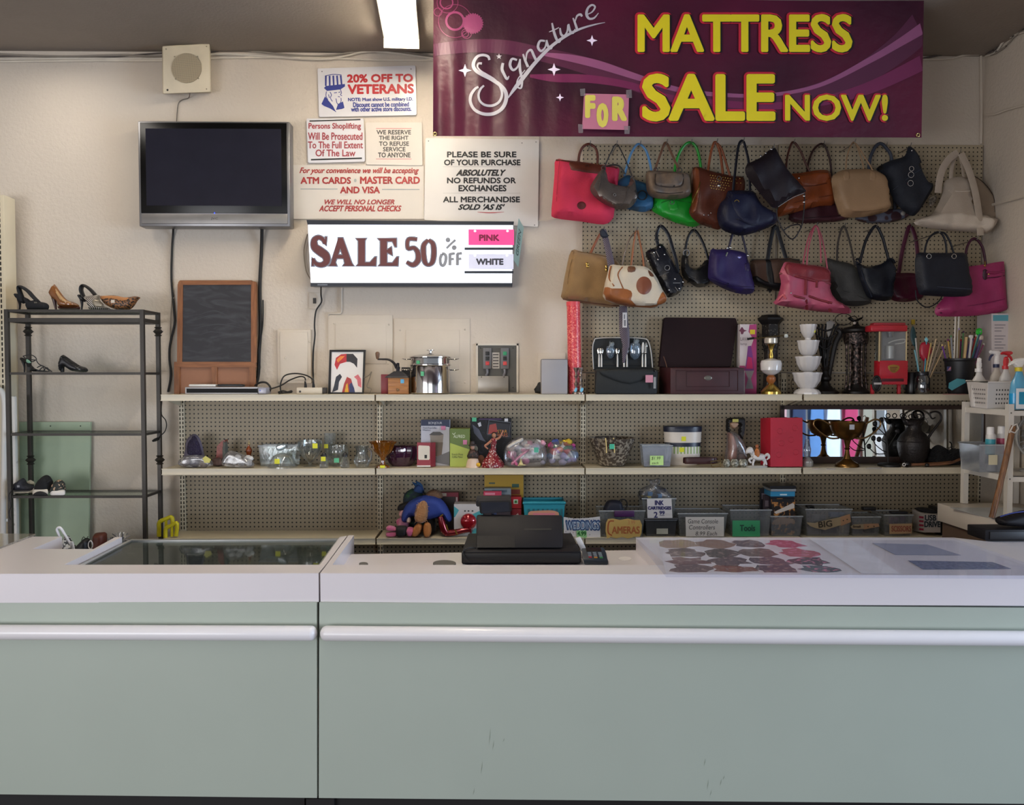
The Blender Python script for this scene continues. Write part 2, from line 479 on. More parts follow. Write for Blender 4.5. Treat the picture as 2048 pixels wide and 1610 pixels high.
# ================================================================ the setting
WY,PY = 5.03,5.0                     # wall face, pegboard face
XR = P(1967,500,5.0).x               # right wall
CEIL = P(900,107,WY).z
m_wall = mat('#cdc1b2',.75,bump=.35,bs=55,var=.03,vs=2)
m_ceil = mat('#8d8277',.8,bump=.2,bs=60,var=.03)
m_floor = mat('#3a1f1f',.8,bump=.3,bs=200,var=.2,vs=30)
struct('wall_back',box(B(),-6,XR+.1,WY,WY+.1,0,CEIL+.1),m_wall)
struct('wall_right',box(B(),XR,XR+.1,3.7,WY,0,CEIL+.1),m_wall)
struct('wall_left',box(B(),-6.1,-6,-3.5,WY+.1,0,CEIL+.1),m_wall)
struct('ceiling',box(B(),-6.1,7.2,-3.5,WY+.1,CEIL,CEIL+.1),m_ceil)
struct('floor',box(B(),-6.1,7.2,-4.5,WY+.1,-.1,0),m_floor)
# ---------------------------------------------------------------- ceiling light
def ceiling_light():
    L0 = thing('ceiling_light','lit white fluorescent strip on the ceiling left of the maroon banner','ceiling light',(P(803,92,4.73).x,4.73,CEIL),None,R(3.6))
    obj('housing',box(B(),-.10,.10,-2.4,0,-.035,-.001,.004),mat('#efe7d8',.4),L0,local=True)
    b = B()
    for a,z in ((0,0),): box(b,-.088,.088,-2.38,-.16,-.055,-.036,.006)
    obj('diffuser',b,mat('#fff6e4',.4,emit=DIFF_E,ec='#fff1d8'),L0,local=True)
    for x in (-.03,.035):
        t = B();tube(t,[(x,-2.37,-.075),(x,-.02,-.075),(x,.0,-.075)],[.019,.019,.012],12)
        obj('fluorescent_tube',t,mat('#fffaf0',.4,emit=TUBE_E,ec='#fff3de'),L0,local=True)
    e = B();box(e,-.10,.10,-.004,.004,-.09,-.0,.002)
    obj('end_plate',e,mat('#e8dcc6',.5),L0,local=True)
ceiling_light()
# ---------------------------------------------------------------- gondola shelving
TAN = '#b3a68f'
m_peg = dots('#9a8c74',x0=.12,z0=.3,rad=.19)
m_metal = mat('#c9bda3',.42,bump=.02,var=.04)
m_slot = dots('#a89b86',pitch=.025,rad=.5,x0=0,z0=0)
UP = [364,760,1166,1566,1963]
SH = [(322,749),(752,1169),(1172,1604),(1608,2016)]
FY = 4.735
S1,S2,S3 = P(900,789,FY).z,P(900,936.5,FY).z,P(900,1076,FY).z
def uprt(px,top):
    b = B();x = P(px,800,PY).x
    box(b,x-.016,x+.016,PY-.012,PY+.02,.0,top)
    return b
def slots(px,top,sides=(-1,1)):
    b = B();x = P(px,800,PY).x
    z = .12
    while z < top-.03:
        for s in sides: box(b,x+s*.0085-.0028,x+s*.0085+.0028,PY-.0135,PY-.010,z,z+.017)
        z += .0254
    return b
gl = ['beige pegboard shelving bay below the chalkboard, with glassware','beige pegboard shelving bay below the stock pot and grey switch box',
      'beige pegboard shelving bay below the open maroon case','beige pegboard shelving bay in the right corner, with the mirror']
for i in range(4):
    xa,xb = P(UP[i],800,PY).x,P(UP[i+1],800,PY).x
    top = S1-.012 if i < 2 else P(1200,746,PY).z
    g = thing('shelving_bay',gl[i],'shelving',((xa+xb)/2,4.87,0),'beige shelving bays along the back wall')
    obj('pegboard_panel',box(B(),xa+.016,xb-.016,PY,PY+.008,.12,top-.004),m_peg,g,0)
    for k,p in enumerate((UP[i],) if i < 3 else (UP[3],UP[4])):
        u = obj('upright',uprt(p,top),m_metal,g,0)
        obj('slot_row',slots(p,top),mat('#1d1914',.8),u,0,kind='stuff')
    obj('base_deck',box(B(),xa+.017,xb-.017,FY,PY-.013,.0,.15),m_metal,g,0)
    sx0,sx1 = P(SH[i][0],800,FY).x,P(SH[i][1],800,FY).x
    ys = PY-.014
    for z in (S1,S2,S3):
        b = B();box(b,sx0+.004,sx1-.004,FY+.003,ys,z-.012,z)
        for x in (sx0+.012,sx1-.012):           # brackets
            slab(b,[Vector((x-.0015,FY+.02,z-.012)),Vector((x-.0015,ys,z-.012)),Vector((x-.0015,ys,z-.075)),Vector((x-.0015,FY+.05,z-.035))],Vector((.003,0,0)))
        sh = obj('shelf',b,m_metal,g,0)
        l = B();box(l,sx0,sx1,FY,FY+.003,z-.036,z);box(l,sx0,sx1,FY-.006,FY,z-.036,z-.031);box(l,sx0,sx1,FY-.005,FY,z-.004,z)
        obj('price_rail',l,mat('#cdc2ab',.38,var=.03),sh,0)
# pegboards on the wall behind the handbags
for a,c,lb in ((1165,1553,'upper beige pegboard behind the left half of the handbags'),(1554,1966,'upper beige pegboard behind the right half of the handbags')):
    p,q = P(a,744,PY),P(c,290,PY)
    b = B();box(b,p.x,q.x,PY,PY+.022,p.z,q.z)
    solo('pegboard',b,dots('#a6987f',x0=.4,z0=.1,rad=.17),lb,'pegboard','upper pegboards',0)
# ---------------------------------------------------------------- things fixed to the wall
m_paint = mat('#cfc3b3',.6,bump=.12,bs=60,var=.03)
def bolts(t,name,m,pts,Y,r=.006):
    for x,y in pts: obj(name,ball(B(),P(x,y,Y),r,r*.6,r,10,6),m,t)
t = thing('access_panel','small painted electrical box door left of the framed picture','access panel',P(590,770,WY))
obj('panel_frame',pbox(B(),555,659,622,767,WY-.022,.022,.006),m_paint,t)
obj('panel_door',pbox(B(),560,664,615,760,WY-.03,.008,.004),m_paint,t)
bolts(t,'latch',m_paint,[(571,716)],WY-.03,.008);bolts(t,'latch',m_paint,[(619,683)],WY-.024,.006)
t = thing('access_panel','painted flush wall cover behind the framed picture and coffee grinder','access panel',P(720,785,WY))
obj('cover_plate',pbox(B(),657,630,785,786,WY-.012,.012,.003),m_paint,t)
obj('inner_door',pbox(B(),671,647,772,727,WY-.017,.005,.002),m_paint,t)
bolts(t,'bolt',m_paint,[(668,647),(778,649),(776,727)],WY-.012)
t = thing('access_panel','painted flush wall cover behind the steel stock pot','access panel',P(865,785,WY))
obj('cover_plate',pbox(B(),789,637,940,786,WY-.010,.010,.003),m_paint,t)
obj('inner_door',pbox(B(),812,660,919,764,WY-.016,.006,.002),m_paint,t)
bolts(t,'bolt',m_paint,[(800,660),(930,659),(930,765)],WY-.012)
t = thing('wall_outlet','cream outlet plate under the left end of the lit sale sign','outlet',P(629,618,WY))
obj('outlet_plate',pbox(B(),618,585,641,618,WY-.008,.008,.003),m_paint,t)
b = B();pbox(b,626,596,632,607,WY-.011,.004);obj('outlet_socket',b,mat('#3a3632',.6),t)
b = B();tube(b,[P(683,572,WY-.012),P(683,624,WY-.012),P(681,627,WY-.012),P(658,627,WY-.012),P(657,632,WY-.012)],.006,8)
solo('wall_conduit',b,m_paint,'thin painted wire channel dropping below the lit sale sign','conduit')
# cables along the ceiling
rnd = random.Random(3)
def cable(name,pts,w,m,lb,Y=WY-.015,cat='cable',grp='cables along the top of the walls'):
    b = B();ptube(b,pts,w,Y,6,smooth=5);return solo(name,b,m,lb,cat,grp)
mc = [mat('#cfc6b8',.5),mat('#8f867b',.5),mat('#5b5450',.5),mat('#d9cfbf',.5)]
cable('wall_cable',[(-10,108),(120,113),(240,110),(324,112),(440,98),(560,108),(640,112),(752,100),(800,104),(868,112)],2.0,mc[1],'topmost grey cable running along the ceiling corner left of the banner')
cable('wall_cable',[(-10,118),(150,117),(330,117),(430,108),(520,112),(640,119),(690,112),(750,103),(868,117)],2.2,mc[0],'pale cable with slight sag just below the topmost cable left of the banner',WY-.02)
cable('wall_cable',[(-10,113),(60,112),(180,116),(324,106),(420,104),(470,100),(700,104),(868,104)],1.6,mc[2],'dark thin cable tucked up against the ceiling corner left of the banner',WY-.012)
cable('wall_cable',[(-10,123),(200,121),(330,121),(470,115),(640,116),(760,120),(868,120)],1.9,mc[3],'lowest pale cable along the wall above the veterans sign',WY-.014)
cable('wall_cable',[(1846,117),(1880,110),(1915,101),(1940,105),(1958,108)],2.0,mc[2],'dark cable looping from the banner to the right corner')
cable('wall_cable',[(1846,119),(1900,117),(1930,110),(1958,109)],1.8,mc[0],'pale cable from the banner to the right corner',WY-.02)
def wcable(pts,r,m,lb):
    b = B();tube(b,[PX(XR-.012-.008*(len(p) > 2 and p[2] or 0),p[0],p[1]) for p in pts],r,6,smooth=5)
    return solo('wall_cable',b,m,lb,'cable','cables along the top of the walls')
wcable([(1972,110),(1990,98),(2005,74),(2030,64),(2060,52)],.006,mc[2],'dark cable climbing along the top of the right wall')
wcable([(1972,112),(1992,104),(2008,82),(2030,70),(2060,60)],.0065,mc[0],'pale cable climbing along the top of the right wall')
wcable([(1972,111),(1988,108),(2012,92),(2030,72),(2060,55,1)],.005,mc[1],'grey looping cable at the top of the right wall')
wcable([(1972,229),(1990,228),(2015,219),(2060,207)],.008,m_paint,'painted conduit crossing the right wall above the canvas bag')
wcable([(1983,410),(2005,404),(2060,389)],.009,m_paint,'white conduit crossing the right wall beside the canvas bag')
b = B();tube(b,[P(1962,112,WY-.02),P(1963,230,WY-.02),P(1962,288,WY-.02)],.007,6)
solo('corner_conduit',b,m_paint,'thin painted conduit down the right corner above the pegboard','conduit')
b = B();ptube(b,[(1075,442),(1090,441),(1110,438),(1160,432)],1.5,WY-.01)
solo('wall_conduit',b,m_paint,'white wire running from the no-refunds sign to the pink tote','cable')
# loudspeaker on the wall
t = thing('wall_speaker','square cream speaker box high on the wall above the television','speaker',P(374,188,WY))
q = [P(325,188,WY),P(423,186,WY),P(421,85,WY),P(324,92,WY)]
f = [P(326,188,WY-.13),P(421,184,WY-.10),P(419,87,WY-.12),P(325,92,WY-.16)]
obj('speaker_box',hexa(B(),[f[0],f[1],q[1],q[0],f[3],f[2],q[2],q[3]],.006),mat('#cdbfa4',.5),t)
fs = lambda x,z: WY-.13-.02-.0  # grille plane
def spk(x,z):
    a = (f[1]-f[0]);n = a.cross(f[3]-f[0]).normalized();return f[0].y-((x-f[0].x)*n.x+(z-f[0].z)*n.z)/n.y
b = B();pts = disc(373,136,30,30,36);pr = [P(x,y,lambda x,z: spk(x,z)-.003) for x,y in pts];slab(b,pr,Vector((0,.004,0)))
obj('speaker_grille',b,dots('#a8987c',pitch=.006,rad=.33,dark='#6a5d48'),t)
bolts(t,'screw',mat('#9c8f78',.4,.5),[(332,98),(413,93),(413,178),(349,113),(395,113),(351,158),(397,157)],lambda x,z: spk(x,z)-.001,.004)
b = B();ball(b,P(335,180,lambda x,z: spk(x,z)),.006,.003,.006,10,6);obj('volume_hole',b,mat('#1a1613',.6),t)
b = B();ptube(b,[(380,186,WY-.06),(377,196),(364,200),(356,210),(353,245)],.9,WY-.008)
solo('speaker_wire',b,mat('#6f665c',.5),'thin wire from the wall speaker down to the television','cable')
# television
t = thing('television','large black flat television with silver frame on the left wall','television',P(430,450,WY))
Yt = WY-.13
b = B();pbox(b,278,243,579,453,Yt,.09,.008);obj('frame',b,mat('#7f7e80',.35,.7),t)
b = B();pbox(b,282,246,573,426,Yt-.006,.01,.002);obj('bezel',b,mat('#050506',.25,spec=.25),t)
b = B();pbox(b,293,258,562,411,Yt-.0075,.004);obj('screen',b,mat('#20202b',.05,spec=.35),t)
b = B();pbox(b,283,428,575,447,Yt-.008,.01,.003);obj('silver_panel',b,mat('#858280',.4,.5),t)
b = B();ptext(b,'JVC',422,435,436,440,Yt-.0088,.02);obj('lettering',b,mat('#26262a',.4),t,0)
b = B();ball(b,P(429,426,Yt-.006),.003,.002,.004,8,6);obj('power_light',b,mat('#2540ff',.3,emit=2.5),t)
b = B();box(b,P(400,350,WY).x,P(460,350,WY).x,WY-.045,WY,P(430,400,WY).z,P(430,300,WY).z);obj('wall_bracket',b,mat('#222222',.5),t)
mb = mat('#151414',.45)
b = B();ptube(b,[(347,450,WY-.05),(346,470),(344,500),(343,560),(348,620),(349,648),(340,690),(339,720),(342,750),(336,784)],2.2,WY-.012)
solo('black_cable',b,mb,'black cord hanging from the left of the television to the shelf','cable')
b = B();ptube(b,[(524,452,WY-.05),(523,500),(520,560),(520,600),(521,650),(520,680),(518,710),(517,745),(512,770),(505,782)],3.4,WY-.014)
solo('cable_bundle',b,mb,'thick black cable bundle right of the chalkboard','cable')
b = B();ptube(b,[(526,600),(526,640),(523,668),(517,700),(520,735),(514,760)],1.4,WY-.02)
solo('loose_cord',b,mb,'thin black cord crossing the thick bundle right of the chalkboard','cable')
b = B();ptube(b,[(344,597,WY-.012),(341,650),(340,740),(338,784)],.9,WY-.006)
solo('loose_cord',b,mat('#8d8377',.5),'thin beige wire beside the black cord left of the chalkboard','cable')
# ---------------------------------------------------------------- signs
def sign(name,lb,q,Y,m,dep=.006,bev=.0015):
    t = thing(name,lb,'sign',P((q[0][0]+q[2][0])/2,q[2][1],Y))
    b = B();prism(b,q,Y,dep)
    if bev: bmesh.ops.bevel(b,geom=[e for e in b.edges if abs(e.verts[0].co.y-e.verts[1].co.y) > .001],offset=.004,segments=2,affect='EDGES')
    obj('board',b,m,t,25)
    return t
m_white = mat('#dbd8da',.25,var=.02,coat=.2);m_card = mat('#d3cabf',.55,var=.02)
RED,BLU,BLK = mat('#b3282e',.5,var=.02),mat('#2c3782',.5,var=.02),mat('#1b1918',.5,var=.02)
def letters(t,rows,m,Y,name='lettering',**k):
    b = B()
    for r in rows:
        o = dict(r[5]) if len(r) > 5 else {}
        ptext(b,r[0],r[1],r[2],r[3],r[4],Y,**{**k,**o})
    return obj(name,b,m,t,0)
Y = WY-.012
t = sign('veterans_sign','white veterans discount sign with blue hat drawing beside the banner',[(635,137),(831,131),(833,230),(638,234)],Y,m_white)
letters(t,[('20% OFF TO',694,148,826,165),('VETERANS',695,168,828,188)],RED,Y-.001,bold=.06,rot=.6)
letters(t,[('NOTE: Must show U.S. military I.D.',696,195,826,204),('Discount cannot be combined',706,204,818,214),('with other active store discounts.',702,213,823,223)],BLU,Y-.001,'small_lettering',bold=.045,rot=.6)
b = B()   # the drawn old man in a striped top hat
pflat(b,[(648,176),(652,172),(690,168),(690,173),(681,179),(654,182)],Y,.001)
for i in range(5):
    x = 650+i*7.4;pflat(b,[(x,152+i*-.2),(x+3.6,151.5-i*.2),(x+4.2+(.6*i-1),172),(x+1+(.6*i-1),172)],Y,.0011)
stroke(b,[(650,152),(666,149),(683,150)],.7,Y,dy=.0011)
pflat(b,[(643,208),(650,193),(656,200),(666,212),(672,224),(660,217),(648,212)],Y,.001)
pflat(b,[(672,220),(676,208),(686,203),(689,216),(684,218)],Y,.001)
for s in ([(653,183),(652,192),(656,200)],[(681,179),(683,186),(681,189),(684,192)],[(660,184),(663,190),(661,196),(665,203)],[(668,186),(674,185)],[(677,185),(681,184)],
          [(676,193),(680,194)],[(672,197),(674,206),(678,209),(682,203),(682,196)],[(657,189),(659,196)],[(663,213),(672,224)]):
    stroke(b,s,.7,Y,dy=.0012)
obj('hat_man_drawing',b,BLU,t,0)
bolts(t,'nail',mat('#555555',.4,.6),[(644,143),(822,138)],Y-.001,.003)
Y = WY-.014
t = sign('shoplifting_sign','white shoplifting warning sign with red words and black bars',[(613,237),(727,237),(730,323),(616,326)],Y,m_white)
letters(t,[('Persons Shoplifting',617,246,722,261),('Will Be Prosecuted',616,265,725,280),('To The Full Extent',616,283,726,297),('Of The Law',631,299,711,313)],mat('#9c3a41',.5),Y-.001,bold=.025)
for q in ([(619,241),(721,238),(721,240.5),(619,243.5)],[(622,318),(724,315),(724,318),(622,321)]): obj('black_bar',pflat(B(),q,Y,.001),BLK,t,0)
t = sign('service_sign','cream right-to-refuse-service sign between two larger signs',[(731,245),(844,245),(845,331),(732,329)],Y,m_card)
letters(t,[('WE RESERVE',753,260,822,269),('THE RIGHT',758,271.5,817,280),('TO REFUSE',758,283,818,292),('SERVICE',766,294,811,303),('TO ANYONE',756,305,821,315)],mat('#45403c',.5),Y-.001,bold=.035)
for y in (256.3,317.5): obj('red_line',pflat(B(),[(752,y),(823,y),(823,y+1.2),(752,y+1.2)],Y,.001),mat('#c97a7c',.5),t,0)
t = sign('payment_sign','cream sign with red brush lettering about accepted cards',[(582,330),(848,331),(848,438),(582,438)],WY-.009,m_card,.006)
Yp = WY-.010
letters(t,[('ATM CARDS',601,354,702,368),('MASTER CARD',720,353,840,368),('AND VISA',680,373,760,387)],mat('#a02f2d',.5),Yp,bold=.05)
letters(t,[('For your convenience we will be accepting',599,335,838,350)],mat('#a02f2d',.5),Yp,'script_lettering',bold=.03,shear=.35)
letters(t,[('WE WILL NO LONGER',649,399,789,409),('ACCEPT PERSONAL CHECKS',638,411,803,423)],mat('#a02f2d',.5),Yp,'slanted_lettering',bold=.045,shear=.3)
obj('grey_dot',pflat(B(),disc(710.5,361,2.6,3.4),Yp),mat('#9fa3a0',.5),t,0)
for q in ([(601,377),(675,377),(675,379),(601,379)],[(764,378),(839,378),(839,380),(764,380)]): obj('grey_line',pflat(B(),q,Yp),mat('#9fa3a0',.5),t,0)
t = sign('refund_sign','large white no-refunds sign with black lettering under the banner',[(851,276),(1078,279),(1076,454),(848,440)],WY-.016,mat('#d8d1ca',.4,var=.02))
Yp = WY-.017
letters(t,[('PLEASE BE SURE',894,303,1033,315),('OF YOUR PURCHASE',888,319,1041,331),('NO REFUNDS OR',894,355,1032,367),('EXCHANGES',917,370,1013,383),('ALL MERCHANDISE',886,393,1040,405)],BLK,Yp,bold=.05)
for r_ in (('ABSOLUTELY',912,339,1012,352),("SOLD 'AS IS'",916,408,1010,420)): letters(t,[r_],BLK,Yp,'slanted_lettering',bold=.06,shear=.38)
b = B();stroke(b,[(955,424),(980,425.5),(1008,424)],[.4,.9,.3],Yp);obj('red_line',b,RED,t,0)
for y in (333,386): obj('grey_line',pflat(B(),[(886,y),(1041,y),(1041,y+.7),(886,y+.7)],Yp),mat('#b5aea6',.5),t,0)
bolts(t,'nail',mat('#555555',.4,.6),[(857,282),(1072,284),(1069,450),(1044,286)],Yp,.003)
# light box
t = thing('lightbox_sign','backlit white sale sign box on the wall below the paper signs','sign',P(825,573,WY))
Yl = WY-.13
fr = [P(621,571,Yl),P(1024,572,Yl),P(1027,446,Yl),P(615,446,Yl)]
bk = [p+Vector((0,.115,0)) for p in fr]
obj('housing',hexa(B(),[fr[0],fr[1],bk[1],bk[0],fr[3],fr[2],bk[2],bk[3]]),mat('#b9b4b2',.4,.3),t)
def lx(x,y): return (x,y)
b = B();slab(b,[P(x,y,Yl-.003) for x,y in ((616,449),(1026,449),(1023.5,566),(622,566))],Vector((0,.004,0)))
m_lit = mat('#f4f6ff',.3,emit=1.35,ec='#e9edff',var=.01)
obj('lit_panel',b,m_lit,t,0)
for q in (((613,440),(1028,443),(1027,450),(615,449)),((621,565.5),(1025,566),(1024.5,573.5),(621,573))): obj('rim',slab(B(),[P(x,y,Yl-.008) for x,y in q],Vector((0,.02,0))),mat('#20242e',.35),t,0)
b = B();pflat(b,[(635,568),(655,568),(655,571),(635,571)],Yl-.0085);obj('maker_plate',b,mat('#6a6f78',.4),t,0)
def serif(b,Y,dy,g):
    """the heavy serif letters SALE and the rounded 50"""
    n_ = [0]
    def up(): n_[0] += 1;return dy+n_[0]*.00004
    def st(p,w): stroke(b,p,[k+g for k in w] if isinstance(w,list) else w+g,Y,dy=up())
    def pf(p):
        cx = sum(x for x,y in p)/len(p);cy = sum(y for x,y in p)/len(p)
        if g:
            q = []
            n = len(p)
            ar = sum(p[i][0]*p[(i+1) % n][1]-p[(i+1) % n][0]*p[i][1] for i in range(n))
            s = 1 if ar > 0 else -1
            for i in range(n):
                a,m_,c = p[i-1],p[i],p[(i+1) % n]
                e1 = (m_[0]-a[0],m_[1]-a[1]);e2 = (c[0]-m_[0],c[1]-m_[1]);l1 = math.hypot(*e1) or 1;l2 = math.hypot(*e2) or 1
                n1 = (e1[1]/l1*s,-e1[0]/l1*s);n2 = (e2[1]/l2*s,-e2[0]/l2*s);k = max(.5,1+n1[0]*n2[0]+n1[1]*n2[1])
                q.append((m_[0]+(n1[0]+n2[0])/k*g,m_[1]+(n1[1]+n2[1])/k*g))
            p = q
        pflat(b,p,Y,up())
    st([(650,488),(646,479),(637,475),(629,481),(630,494),(641,503),(652,512),(653,524),(643,530),(632,527),(626,517)],[2.5,3.5,4,5.5,7,8,7.5,6,4.5,3.5,2.5])
    pf([(651,474),(654,474),(653,491),(650,488)]);pf([(624,515),(627,519),(628,532),(624,532)])
    pf([(677,476),(686,476),(704,527),(708,532),(686,532),(690,527),(687,515),(681,497),(676,488)])   # A
    pf([(677,476),(681,497),(671,525),(674,532),(658,532),(662,527)]);pf([(672,510),(690,510),(692,517),(670,517)])
    pf([(712,477),(733,477),(730,481),(730,525),(740,525),(750,514),(753,514),(752,532),(713,532),(717,528),(717,482)])   # L
    pf([(755,477),(793,477),(793,494),(790,494),(785,483),(774,483),(774,500),(783,494),(785,511),(774,505),(774,526),(785,526),(794,514),(797,514),(796,532),(757,532),(761,528),(761,482)])
    st([(835,479),(817,479),(816,497),(828,496),(836,506),(836,521),(826,530),(813,524)],[3,3.3,3.2,3.4,4.6,5,4.2,2.5])
    st([(857,480),(848,490),(847,506),(850,524),(857,530),(865,524),(868,506),(866,488),(857,480)],[2.6,4.2,4.6,4.2,2.6,4.2,4.6,4.2,2.6])
b = B();serif(b,Yl,.0038,2.1);obj('letter_outline',b,mat('#7d8796',.5),t,0)
b = B();serif(b,Yl,.0050,0);obj('lettering',b,mat('#5d2b2d',.5),t,0)
b = B()
ng = [0]
def gst(p,w): ng[0] += 1;stroke(b,p,w,Yl,dy=.004+ng[0]*.00006)
pflat(b,disc(896,480,4.9,4.9),Yl,.004);pflat(b,disc(908.5,495.5,4.9,4.9),Yl,.004);gst([(893,497),(902,488),(911,480)],2.3)
gst([(884,508),(880.5,518),(882,529),(887,531),(891,524),(892,513),(888,508),(884,508)],3.1)
gst([(900,531),(900,507)],3);gst([(899,508.5),(910,507)],2.7);gst([(900,519),(908,518)],2.5);gst([(915,531),(915,507)],3);gst([(914,508),(924,506.5)],2.7);gst([(915,518.5),(923,517.5)],2.5)
obj('off_lettering',b,mat('#84868c',.5),t,0)
for y in (495,542): obj('tag_rail',slab(B(),[P(x,yy,Yl-.012) for x,yy in ((929,y),(1027,y),(1027,y+4.5),(929,y+4.5))],Vector((0,.009,0))),mat('#1d2630',.4),t,0)
def tagcard(lb,txt,r,m,mt,rows):
    k = thing('sale_tag',lb,'tag',P((r[0]+r[2])/2,r[3],Yl),'colour tags on the lit sale sign')
    b = B();pbox(b,*r,Yl-.008,.002);obj('card',b,m,k,0)
    letters(k,rows,mt,Yl-.0086,bold=.07)
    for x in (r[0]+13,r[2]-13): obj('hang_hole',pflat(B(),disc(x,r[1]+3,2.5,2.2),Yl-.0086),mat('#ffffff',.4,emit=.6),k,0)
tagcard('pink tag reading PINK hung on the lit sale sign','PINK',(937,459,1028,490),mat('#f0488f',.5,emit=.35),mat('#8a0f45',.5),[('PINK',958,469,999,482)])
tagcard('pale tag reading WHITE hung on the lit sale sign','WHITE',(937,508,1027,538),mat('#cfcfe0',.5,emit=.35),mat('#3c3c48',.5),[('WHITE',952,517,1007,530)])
k = thing('sale_tag','green tag reading GREEN hanging askew off the right end of the lit sign','tag',P(1037,532,WY-.1),'colour tags on the lit sale sign')
qa = [P(1027,520,Yl+.0),P(1037,437,Yl+.0),P(1047,455,Yl+.07),P(1036,534,Yl+.07)]
b = B();slab(b,qa,Vector((.002,.002,0)));obj('card',b,mat('#a3bcae',.6),k,0)
b = B();u = qa[1]-qa[0];v = qa[3]-qa[0];nn = u.cross(v).normalized();nn = nn if nn.y < 0 else -nn
plane_text(b,'GREEN',qa[0]*.5+qa[3]*.5+u*.2+v*.22+nn*.003,u*.6,-v*.5,.0);obj('lettering',b,mat('#2f4a40',.6),k,0)
b = B();ptube(b,[(642,571,Yl+.03),(642,590),(643,604),(632,622),(629,650),(630,670),(627,700),(626,735),(627,760),(628,775,4.9)],1.5,WY-.03)
solo('black_cable',b,mb,'black cord hanging from the lit sale sign to the power strip','cable')
b = B();ptube(b,[(615,468,WY-.05),(608,500,WY-.02),(612,540,WY-.02),(622,560,WY-.05)],1.2,WY-.03)
solo('beige_wire',b,mat('#8d8070',.6),'thin beige loop of wire behind the left end of the lit sign','cable')
# ---------------------------------------------------------------- banner
t = thing('mattress_banner','large maroon mattress sale banner with yellow letters on the back wall','banner',P(1356,273,4.30))
YB = 4.30
def bnr(x,z):
    u = (x-P(866,200,YB).x);zt = (z-2.98)
    w = math.exp(-max(0,u)*2.6)*.010*math.sin(u*46)*min(1,max(0,(3.50-z)*2.6)) if u > 0 else 0
    return YB + w + .004*math.sin(u*5+z*3)
b = B();nx,nz = 260,60;gr = []
for j in range(nz+1):
    row = []
    for i in range(nx+1):
        s,v = i/nx,j/nz
        x = (866*(1-s)+1843*s)*(1-v)+(867*(1-s)+1848*s)*v;y = (272*(1-s)+275*s)*(1-v)+(-12*(1-s)-14*s)*v
        row.append(b.verts.new(P(x,y,bnr)))
    gr.append(row)
for j in range(nz):
    for i in range(nx): b.faces.new((gr[j][i],gr[j][i+1],gr[j+1][i+1],gr[j+1][i]))
r = bmesh.ops.extrude_face_region(b,geom=b.faces[:]);bmesh.ops.translate(b,verts=[v for v in r['geom'] if isinstance(v,bmesh.types.BMVert)],vec=(0,.0015,0))
def banner_mat():
    m = bpy.data.materials.new('banner_vinyl');m.use_nodes = True
    nt = m.node_tree;N = nt.nodes;L = nt.links;p = N['Principled BSDF'];p.inputs['Roughness'].default_value = .4;p.inputs['Specular IOR Level'].default_value = .35
    tc = N.new('ShaderNodeTexCoord');nz_ = N.new('ShaderNodeTexNoise');nz_.inputs['Scale'].default_value = 1.1;L.new(tc.outputs['Object'],nz_.inputs['Vector'])
    rp = N.new('ShaderNodeValToRGB');e = rp.color_ramp.elements
    e[0].position = .35;e[0].color = (*lin('#2c0e1e'),1);e[1].position = .68;e[1].color = (*lin('#58122f'),1);L.new(nz_.outputs['Fac'],rp.inputs[0]);L.new(rp.outputs[0],p.inputs['Base Color'])
    n2 = N.new('ShaderNodeTexNoise');n2.inputs['Scale'].default_value = 14;n2.inputs['Detail'].default_value = 3;L.new(tc.outputs['Object'],n2.inputs['Vector'])
    bp = N.new('ShaderNodeBump');bp.inputs['Strength'].default_value = .35;bp.inputs['Distance'].default_value = .015;L.new(n2.outputs['Fac'],bp.inputs['Height']);L.new(bp.outputs[0],p.inputs['Normal'])
    return m
obj('sheet',b,banner_mat(),t,60)
bb = lambda k: (lambda x,z: bnr(x,z)-.0012-.0006*k)
def swath(pts,w,m,k,name='printed_swoosh'):
    b = B();stroke(b,pts,w,bb(k),smooth=10,xmax=1845);return obj(name,b,m,t,0)
swath([(868,100),(940,92),(1010,94),(1080,108),(1150,125),(1230,150),(1330,185),(1420,200),(1520,203),(1620,190),(1720,150),(1800,95),(1846,50)],[12,13,14,14,16,17,17,16,16,18,22,26,30],mat('#4a1533',.45,var=.05),0)
swath([(1060,152),(1110,156),(1180,158),(1260,171),(1340,196),(1440,207),(1540,212),(1640,203),(1740,175),(1846,125)],[3,8,8,7,7,7,7,9,12,15],mat('#651843',.45,var=.05),1)
swath([(1085,108),(1140,116),(1200,130),(1280,156),(1360,180),(1450,190),(1540,190),(1640,170),(1740,120),(1800,85),(1846,56)],[3,7,8,6,5,4,3.5,4,6,8,11],mat('#83476a',.45,var=.05),2)
pk = mat('#7d3059',.4)
b = B()
stroke(b,disc(910,42,17.5,17.5,30),2.2,bb(1),1,closed=True);stroke(b,disc(910,42,33,33,40),.5,bb(1),1,closed=True)
stroke(b,disc(893,5,12.5,12.5,26),1.3,bb(1),1,closed=True);stroke(b,disc(895,5,21,21,26),.5,bb(1),1,closed=True)
stroke(b,disc(931,68,6,6,20),.7,bb(1),1,closed=True);stroke(b,disc(933,67,10,10,20),.6,bb(1),1,closed=True);stroke(b,disc(876,24,8,8,20),.5,bb(1),1,closed=True)
pg = [(946+(20+(1.6 if i % 2 else -1.2))*math.cos(i*math.pi/26),47+(20+(1.6 if i % 2 else -1.2))*math.sin(i*math.pi/26)) for i in range(52)]
pflat(b,pg,bb(.6));obj('printed_rings',b,pk,t,0)
b = B()
